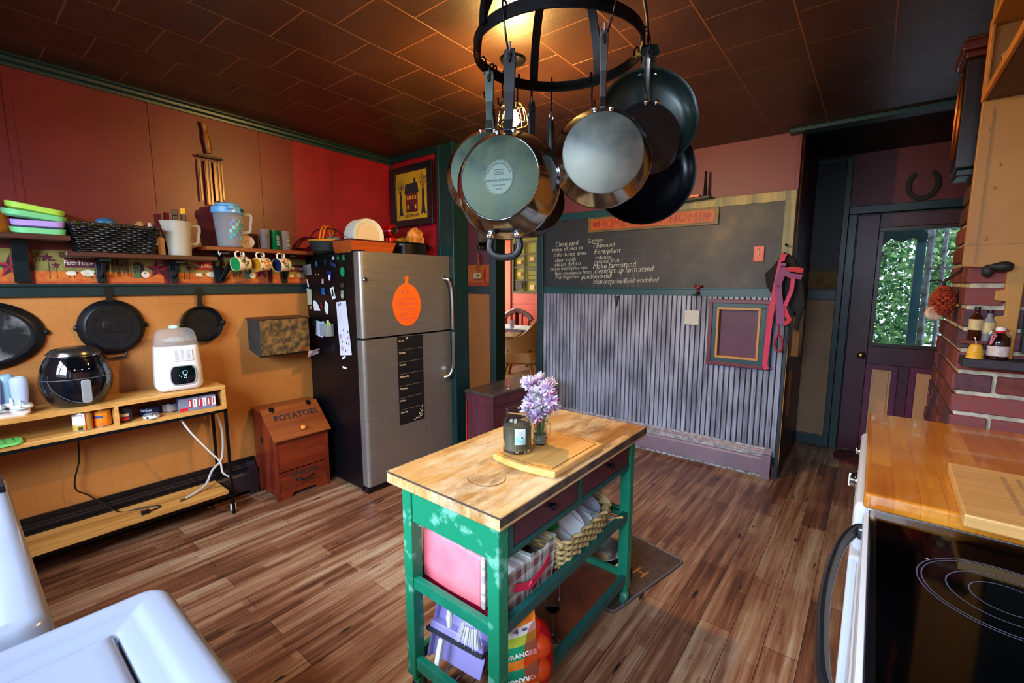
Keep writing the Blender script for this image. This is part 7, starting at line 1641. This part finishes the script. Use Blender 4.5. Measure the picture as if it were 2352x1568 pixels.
m=MB(); m.ball((.055,-.0,.13),(.055,.06,.13),16,12,fn=lambda p:FB@p); obj('red_netting',m,M('red_net','b01014',.35,trans=.2,ior=1.02,alpha=.5),o,smooth=True)

OR=M('orange_peel','e0701c',.4,col2='d8601c',vs=30,bp=.2,bs=150)
for k,(x,y,z,lb) in enumerate(((.05,-.02,.055,'lowest'),(.05,-.02,.14,'middle'),(.02,.01,.20,'upper'),(-.01,.02,.06,'hidden'))):
    p=Matrix.Translation(o.location)@(FB@Vector((x,y,z))); mono('orange',MB().ball((0,0,0),.038,18,12),OR,{'lowest':'lowest orange behind the red netting of the bag','middle':'middle orange behind the red netting of the bag','upper':'uppermost orange in the netted bag','hidden':'orange at the back of the netted bag'}[lb],'orange',tuple(p),'oranges in the netted bag',world=False,smooth=True)
# dust pans
LIL=M('lilac_plastic','9890d0',.4,col2='8c84c4',vs=3)
o=thing('dustpan','lilac dustpan standing on end with a white brush on the lower cart shelf','dustpan',(-1.04,1.03,ZL-.035))
m=MB(); F=Mf((-1.06,1.02,ZL-.03),(1,.1,0),(0,.28,1))
m.prism([(-.12,.0),(.10,.0),(.115,.17),(.09,.215),(-.04,.235),(-.11,.20),(-.125,.13)],0,.006,F); m.box(-.125,.11,.0,.115,.135,.045,0,F); m.box(-.125,0,0,-.118,.2,.03,0,F); obj('pan',m,LIL,o,world=True,bev=.003)
m=MB(); m.box(-.135,.098,.0,.12,.110,.052,0,F); obj('rubber_lip',m,M('dark_rubber_lip','2c2c38',.5),o,world=True)
m=MB(); m.prism(rrect(.02,.13,.009),.03,.045,F@Matrix.Translation((-.06,.03,.01))); obj('white_handle',m,WHITEP,o,world=True,bev=.003)
o=thing('hand_brush','white bristled hand brush clipped in front of the lilac dustpan','brush',(-1.02,1.0,.33))
p0=at(1,.985,1080,1440)
m=MB(); m.ball(p0+Vector((0,0,.015)),(.035,.015,.012),12,7); obj('brush_head',m,LIL,o,world=True,smooth=True)
m=MB()
for k in range(70): 
    a=random.uniform(-1,1); b_=random.uniform(-1,1); m.tube([p0+Vector((a*.03,b_*.010,.01)),p0+Vector((a*.048,b_*.018-.01,-.045-random.random()*.01))],.0014,4)
q=obj('bristle',m,M('white_bristle','d0d0d0',.7),o,world=True); q['kind']='stuff'
m=MB(); p1=at(1,1.0,1033,1420); m.tube([p1+Vector((0,0,-.03)),p1,p1+Vector((0,0,.035))],[.009,.013,.008],8); obj('grip',m,WHITEP,o,world=True,smooth=True)
m=MB(); F=Mf((-1.13,1.06,ZL-.02),(1,.05,0),(0,.2,1)); m.prism([(-.02,0),(.16,0),(.15,.13),(-.03,.15)],0,.02,F); mono('dustpan',m,M('black_navy_plastic','0a0e18',.35),'black dustpan leaning behind and below the lilac one','dustpan',(-1.08,1.06,ZL-.03),bev=.004)
# ================================================================ POT RACK
RC=Vector((-.737,1.125,2.13)); RR=.226
o=thing('pot_rack','round black iron pot rack of hoop and dome bars hanging from the ceiling','pot rack',tuple(RC))
m=MB(); N=64; hb_=.03
m.loops([[RC+Vector((r*cos(t),r*sin(t),z)) for t in [2*pi*k/N for k in range(N)]] for r,z in ((RR,-hb_/2),(RR+.005,-hb_/2),(RR+.005,hb_/2),(RR,hb_/2),(RR,-hb_/2))],cap0=False,cap1=False); obj('hoop',m,IRON,o,world=True,smooth=True,ang=30)
for a in (-108,142,91,25,-31,-160):
    a=rad(a); P=[]
    for k in range(13):
        t=k/12; th=t*pi/2; r=RR*cos(th)*1.0+.012; z=.30*sin(th); P.append(RC+Vector((r*cos(a),r*sin(a),z)))
    m=MB(); m.strap(P,.026,(-sin(a),cos(a),0),.005); obj('dome_bar',m,IRON,o,world=True,smooth=True,ang=40)
m=MB(); m.lathe([(.03,0),(.035,.01),(.03,.02),(0,.02)],Matrix.Translation(RC+Vector((0,0,.29))),18); m.cyl(RC+Vector((0,0,.30)),RC+Vector((0,0,.48)),.006,.006,8); obj('top_hub',m,IRON,o,world=True,smooth=True)
HK=M('black_hook_steel','2c2c2e',.25,metal=.9)
def hookat(a,label,L=.07,r=RR+.003,out=1):
    a=rad(a); n=Vector((cos(a),sin(a),0)); p=RC+n*r
    P=[p-n*.004+Vector((0,0,.0)),p-n*.006+Vector((0,0,.02)),p+Vector((0,0,.027)),p+n*.008+Vector((0,0,.018)),p+n*.009+Vector((0,0,-.02)),p+n*.009+Vector((0,0,-L+.015)),p+n*.017+Vector((0,0,-L)),p+n*.028+Vector((0,0,-L+.006)),p+n*.032+Vector((0,0,-L+.025))]
    m=MB(); m.tube(curve(P,5),.0026,7); mono('pot_hook',m,HK,label,'hook',tuple(p),'steel hooks on the pot rack hoop',smooth=True); return p+n*.018+Vector((0,0,-L))
def angof(px,py=150): d=at(2,2.13,px,py)-RC; return math.degrees(math.atan2(d.y,d.x))
hooks_far={}
for px,lb in ((1100,'leftmost, by the metal pan handle'),(1122,'carrying the thin utensil loop'),(1150,'left of the lit bulb'),(1198,'just right of the bulb'),(1225,'below the middle dome bar'),(1268,'carrying the peeler'),(1352,'on the right of the hoop bottom')):
    py=190 if px<1125 else 198 if px<1200 else 205 if px<1300 else 195
    d=at(2,2.115,px,py)-RC; hooks_far[px]=hookat(math.degrees(math.atan2(d.y,d.x)),'dark steel hook at the hoop far side, '+lb)
# ---- pans
NS=M('teal_grey_pan_bottom','26352f',.5,metal=.5,col2='46503e',vs=16,rvar=.2)
CS=M('polished_cookware','9c9ea0',.14,metal=1,col2='8c8e90',vs=3)
BSM=M('brushed_pan_base','5c6464',.42,metal=.8,col2='7c7e74',vs=9,rvar=.2)
NST=M('nonstick_black','0c0f12',.38,metal=.1,col2='0f1216',vs=10); NSG=M('nonstick_green_grey','1c2c2a',.3,metal=.3,col2='182624',vs=5); HA=M('hard_anodised','16191c',.42,metal=.5)
BAK=M('black_bakelite','08090a',.5)
def pan(name,label,px,py,dist,R,depth,rb,yaw,tilt,mats,bottom=True,hl=.19,hw=.02,hmat=None,hk='flat',helper=None,roll=0,extra=None,rim=True,hs=0,cat='pan'):
    """local: disc in XZ, open mouth +Y when bottom faces the camera; handle toward +Z"""
    c=EYE+ray(px,py).normalized()*dist; o=thing(name,label,cat,tuple(c),rot=(tilt,roll,yaw),group='pans hanging from the pot rack')
    s=1 if bottom else -1
    F=Matrix(((1,0,0,0),(0,0,s,0),(0,1,0,0),(0,0,0,1)))
    out=[(0,0),(rb*.985,0),(rb,.003),(R*.93 if depth>.06 else R*.9,depth*.55 if depth>.06 else depth*.5),(R*.985,depth*.93),(R,depth),(R*1.01,depth+.001),(R*.985,depth+.0005)]
    inn=[(R*.96,depth*.9),(R*.9,depth*.5),(rb*.95,.008),(0,.007)]
    # the outside base disc is its own part
    m=MB(); m.lathe([(rb,.003)]+out[3:]+inn[:1],F,56,cap=False); obj('outer_wall',m,mats[0],o,smooth=True,ang=50)
    m=MB(); m.lathe([(0,0),(rb*.97,0),(rb,.002),(rb,.004)],F,56,cap=False); bo=obj('base_disc',m,mats[1],o,smooth=True,ang=40)
    m=MB(); m.lathe(inn,F,56,cap=False); obj('cooking_surface',m,mats[2],o,smooth=True,ang=50)
    if extra: extra(o,F,bo)
    hm=hmat or mats[0]; z0=R*.965; yb=s*depth*.85
    m=MB()
    if hk=='flat':
        P=[(0,yb,z0),(0,yb+s*.01,z0+.03),(0,yb+s*.012,z0+hl*.5),(0,yb+s*.008,z0+hl-.02),(0,yb+s*.006,z0+hl)]
        W_=[.9,.8,.95,1.15,.9]
        L=[]
        for (x,y,z),w_ in zip(P,W_): L.append([Vector((a*w_,y+b_,z)) for a,b_ in ((-hw/2,-.005),(hw/2,-.005),(hw/2*.8,.005),(-hw/2*.8,.005))])
        m.loops(L)
    else:
        P=curve([(0,yb,z0-.005),(0,yb+s*.015,z0+.04),(0,yb+s*.018,z0+hl*.6),(0,yb+s*.012,z0+hl)],6); n=len(P)
        m.tube(P,[hw*(.34+.26*(k/(n-1))) if k<n-2 else hw*.4 for k in range(n)],12,sq=.62)
    hd=obj('handle',m,hm,o,smooth=(hk!='flat'),bev=.003 if hk=='flat' else 0)
    m=MB(); zz=z0+hl-.022; yh=yb+s*.008
    m.prism([(.0045*cos(t),zz+.011*sin(t)) for t in [2*pi*k/14 for k in range(14)]],-.0125,.0125,Matrix(((1,0,0,0),(0,0,1,yh),(0,1,0,0),(0,0,0,1)))); obj('hanging_hole',m,M('hole_shadow','050505',.8),hd)
    m=MB()
    for sx in (-1,1): 
        m.ball((sx*R*.16,s*depth*.6,R*.93),(.007,.006,.007),10,6)
    obj('rivet',m,CHROME,o,smooth=True)
    if helper:
        m=MB(); m.tube(curve([(-.035,s*depth*.75,-R*.97),(-.038,s*depth*.78,-R-.025),(-.02,s*depth*.8,-R-.043),(.02,s*depth*.8,-R-.043),(.038,s*depth*.78,-R-.025),(.035,s*depth*.75,-R*.97)],6),.009,10); obj('helper_handle',m,helper,o,smooth=True)
        for sx in (-1,1):
            m=MB(); m.ball((sx*.035,s*depth*.65,-R*.95),(.012,.008,.010),12,7); m.cyl((sx*.036,s*depth*.72,-R*.93),(sx*.038,s*depth*.76,-R-.012),.006,.008,8); obj('helper_rivet',m,CHROME,o,smooth=True)
    return o
def rackhook(o,label):
    bpy.context.view_layer.update() if False else None
    hd=[c for c in o.children if c.name.startswith('handle')][0]; hh=[c for c in hd.children][0]
    vs=[chain(o)@Vector(v.co) for v in hh.data.vertices]; q=sum(vs,Vector())/len(vs)
    d=q-RC; d.z=0; d.normalize(); t=Vector((q.x,q.y,RC.z))-RC; p=RC+d*(RR+.004)
    yb_=(q-EYE); yb_.z=0; yb_.normalize(); lo=min(q.z-.004,p.z-.03)
    P=[p-d*.010+Vector((0,0,.004)),p-d*.008+Vector((0,0,.02)),p+Vector((0,0,.026)),p+d*.008+Vector((0,0,.016)),p.lerp(q,.5)+d*.006,q+yb_*.02+Vector((0,0,.006)),q+Vector((0,0,.004))+yb_*.004,q-yb_*.012+Vector((0,0,.004)),q-yb_*.02+Vector((0,0,.03))]
    m=MB(); m.tube(curve(P,5),.0026,7); mono('pot_hook',m,HK,label,'hook',tuple(p),'steel hooks on the pot rack hoop',smooth=True)
def facing(px,py,off=0): d=ray(px,py); return math.atan2(-d.x,d.y)+rad(off)
def stamp(o,F,bo):
    m=MB(); Ft=Mf((0,-.0006,0),X_,Z_)
    m.prism(circ(.036,30,ry=.040),0,.0008,Ft,0); m.tube([Ft@Vector((.034*cos(t),.038*sin(t),.001)) for t in [2*pi*k/40 for k in range(40)]],.0007,5,closed=True,mi=1)
    for (y_,w_,h_) in ((-.006,.062,.0055),(.013,.016,.004),(-.017,.028,.004),(-.026,.014,.004)):
        q_=-w_/2
        while q_<w_/2: ww_=random.uniform(.0012,.0026); m.box(q_,y_-h_/2+random.uniform(0,.001),.0008,q_+ww_,y_+h_/2-random.uniform(0,.0015),.0012,1,Ft); q_+=ww_+.0011
    for k in range(30):
        t_=rad(20+140*k/29); m.box(-.0008,-.0018,.0008,.0008,.0018,.0012,1,Ft@Matrix.Translation((.029*cos(t_),.033*sin(t_),0))@Matrix.Rotation(t_-pi/2,4,'Z'))
    m.tube([Ft@Vector(p) for p in ((-.011,.008,.001),(.011,.008,.001),(.011,.018,.001),(-.011,.018,.001))],.0005,4,closed=True,mi=1)
    obj('maker_stamp',m,[M('stamp_pale','4a564c',.5,metal=.4),M('stamp_dark','2c3430',.5,metal=.5)],bo)
    m=MB(); rr_=o; m.tube([Ft@Vector((.096*cos(t),.096*sin(t),0)) for t in [2*pi*k/64 for k in range(64)]],.0014,6,closed=True); obj('base_ring',m,CHROME,bo,smooth=True)
pan('saucepan','large steel pan with teal grey base, maker stamp and short black lower handle',1146,408,1.12,.131,.067,.098,facing(1148,408,-19),rad(-4),[CS,NS,NS],hl=.195,hw=.03,hmat=BAK,helper=BAK,extra=stamp)
pan('frying_pan','shiny stainless frying pan with pale brushed base, right of the stamped pan',1385,350,1.165,.119,.044,.094,facing(1386,356,4),rad(-3),[CS,BSM,CS],hl=.182,hw=.020,hmat=STEEL,extra=lambda o,F,bo:None)
pan('skillet_pan','small black nonstick skillet with steel handle hanging in front of the large green pan',1503,306,1.33,.092,.032,.072,facing(1503,306,26),rad(-3),[NST,NST,NST],hl=.14,hw=.028,hmat=STEEL,hk='round')
pan('wide_pan','large dark green grey pan seen from inside with two bright rivets at its top',1480,287,1.44,.131,.045,.10,facing(1480,287,10),rad(-3),[NSG,NSG,NSG],bottom=False,hl=.06,hw=.045,hmat=NSG)
pan('wide_pan','large black nonstick pan hanging lowest and furthest right, its dark inside showing',1472,408,1.50,.146,.05,.112,facing(1472,408,8),rad(-3),[HA,NST,M('nonstick_blue_black','05070f',.25)],bottom=False,hl=.12,hw=.02,hmat=HA)
pan('wide_pan','pan with teal base mostly hidden behind the stamped pan at its left',1116,390,1.40,.130,.045,.105,facing(1116,390,-12),rad(-3),[CS,NS,NS],hl=.17,hw=.026,hmat=M('aged_grey_handle','4c5856',.35,metal=.8,col2='5c6a64',vs=20))
pan('stock_pot','dark pot hanging hidden behind the stamped pan, only its lower right side showing',1232,462,1.50,.098,.09,.092,facing(1232,462,10),rad(-2),[NST,HA,HA],hl=.24,hw=.02,hmat=HA)
for nm,lb in (('saucepan','holding the stamped pan'),('frying_pan','holding the shiny frying pan'),('skillet_pan','holding the small black skillet'),('wide_pan','holding the large green grey pan'),('wide_pan.001','holding the lowest black pan'),('wide_pan.002','holding the hidden teal based pan'),('stock_pot','holding the hidden dark pot')):
    rackhook(bpy.data.objects[nm],'dark steel hook on the hoop '+lb)
# ---- small hanging utensils
p=hooks_far[1268]; o=thing('vegetable_peeler','vegetable peeler with black handle hanging from the far side of the hoop','utensil',tuple(p))
m=MB(); m.tube([(0,0,-.03),(.0,0,-.06),(.002,0,-.11),(.002,0,-.125)],[.009,.012,.012,.008],10); obj('handle',m,BAK,o,smooth=True)
m=MB(); m.tube([(.008*cos(t),0,-.018+.012*sin(t)) for t in [2*pi*k/14 for k in range(14)]],.0018,6,closed=True); m.tube([(-.012,0,-.03),(-.014,0,-.08),(-.006,0,-.15),(.004,0,-.18)],.0025,6); obj('blade_frame',m,CHROME,o,smooth=True)
p=hooks_far[1150]; o=thing('potato_masher','wire masher hanging left of the lit bulb','utensil',tuple(p))
m=MB(); z0_=-.05
for k in range(5): m.tube([(-.03+.015*k,0,z0_),(-.022+.015*k,0,z0_-.05),(-.03+.015*k+.012,0,z0_-.05)],.0018,5)
m.tube([(-.03,0,z0_),(.03,0,z0_),(.035,0,z0_-.055),(-.032,0,z0_-.06)],.0022,6,closed=True); m.tube([(0,0,0),(0,0,z0_)],.002,5); obj('wire_head',m,CHROME,o,smooth=True)
p=hooks_far[1122]; o=thing('kitchen_tongs','thin steel tongs hanging at the left of the hoop','utensil',tuple(p))
for s in (-1,1): m=MB(); m.strap(curve([(s*.002,0,.0),(s*.012,0,-.04),(s*.014,0,-.12),(s*.008,0,-.17)],5),.012,(0,1,0),.0015); obj('arm',m,STEEL,o,smooth=True)
p=hooks_far[1225]; o=thing('bottle_opener','small steel opener hanging under the middle dome bar','utensil',tuple(p))
m=MB(); m.tube([(.010*cos(t),0,-.016+.012*sin(t)) for t in [2*pi*k/14 for k in range(14)]],.0025,6,closed=True); m.box(-.006,-.001,-.10,.006,.001,-.028); obj('blade',m,STEEL,o,smooth=True,ang=40)
p=hooks_far[1352]; o=thing('measuring_spoon','steel spoon handle hanging behind the shiny frying pan','utensil',tuple(p))
m=MB(); m.box(-.008,-.0015,-.14,.008,.0015,-.004); m.ball((0,0,-.16),(.022,.008,.026),12,8); obj('handle',m,STEEL,o,smooth=True,ang=40)
# ================================================================ PENDANT LAMP
LX,LY=-1.487,1.87
o=thing('pendant_lamp','small caged pendant lamp with a lit bulb on a thin rod below the ceiling','lamp',(LX,LY,2.30))
m=MB(); m.lathe([(.065,0),(.06,-.012),(.02,-.025),(0,-.026)],Matrix.Translation((LX,LY,cz(LY)-.001)),28); obj('canopy',m,IRON,o,world=True,smooth=True)
m=MB(); m.cyl((LX,LY,2.39),(LX,LY,cz(LY)-.02),.006,.006,10); obj('rod',m,IRON,o,world=True)
m=MB(); m.ball((LX,LY,cz(LY)-.035),(.012,.012,.008),10,6); obj('red_wire_nut',m,LR,o,world=True,smooth=True)
m=MB(); m.lathe([(.018,2.395),(.022,2.38),(.022,2.355),(.018,2.35)],Matrix.Translation((LX,LY,0)),20); obj('socket',m,M('brass_socket','c0a060',.3,metal=1),o,world=True,smooth=True)
m=MB()
for k in range(8):
    a=2*pi*k/8; m.tube(curve([(LX+.022*cos(a),LY+.022*sin(a),2.388),(LX+.055*cos(a),LY+.055*sin(a),2.365),(LX+.072*cos(a),LY+.072*sin(a),2.315),(LX+.074*cos(a),LY+.074*sin(a),2.29)],5),.0022,6)
for r,z in ((.072,2.315),(.075,2.288),(.045,2.372)): m.tube([(LX+r*cos(t),LY+r*sin(t),z) for t in [2*pi*k/28 for k in range(28)]],.002,6,closed=True)
obj('wire_cage',m,M('bright_wire','a89878',.25,metal=1),o,world=True,smooth=True)
m=MB(); m.lathe([(.014,2.352),(.02,2.338),(.030,2.318),(.032,2.302),(.028,2.288),(.016,2.276),(0,2.274)],Matrix.Translation((LX,LY,0)),24); obj('bulb',m,M('lit_bulb','fff0c8',.3,emit=(255,202,112),es=BULB_POWER),o,world=True,smooth=True)
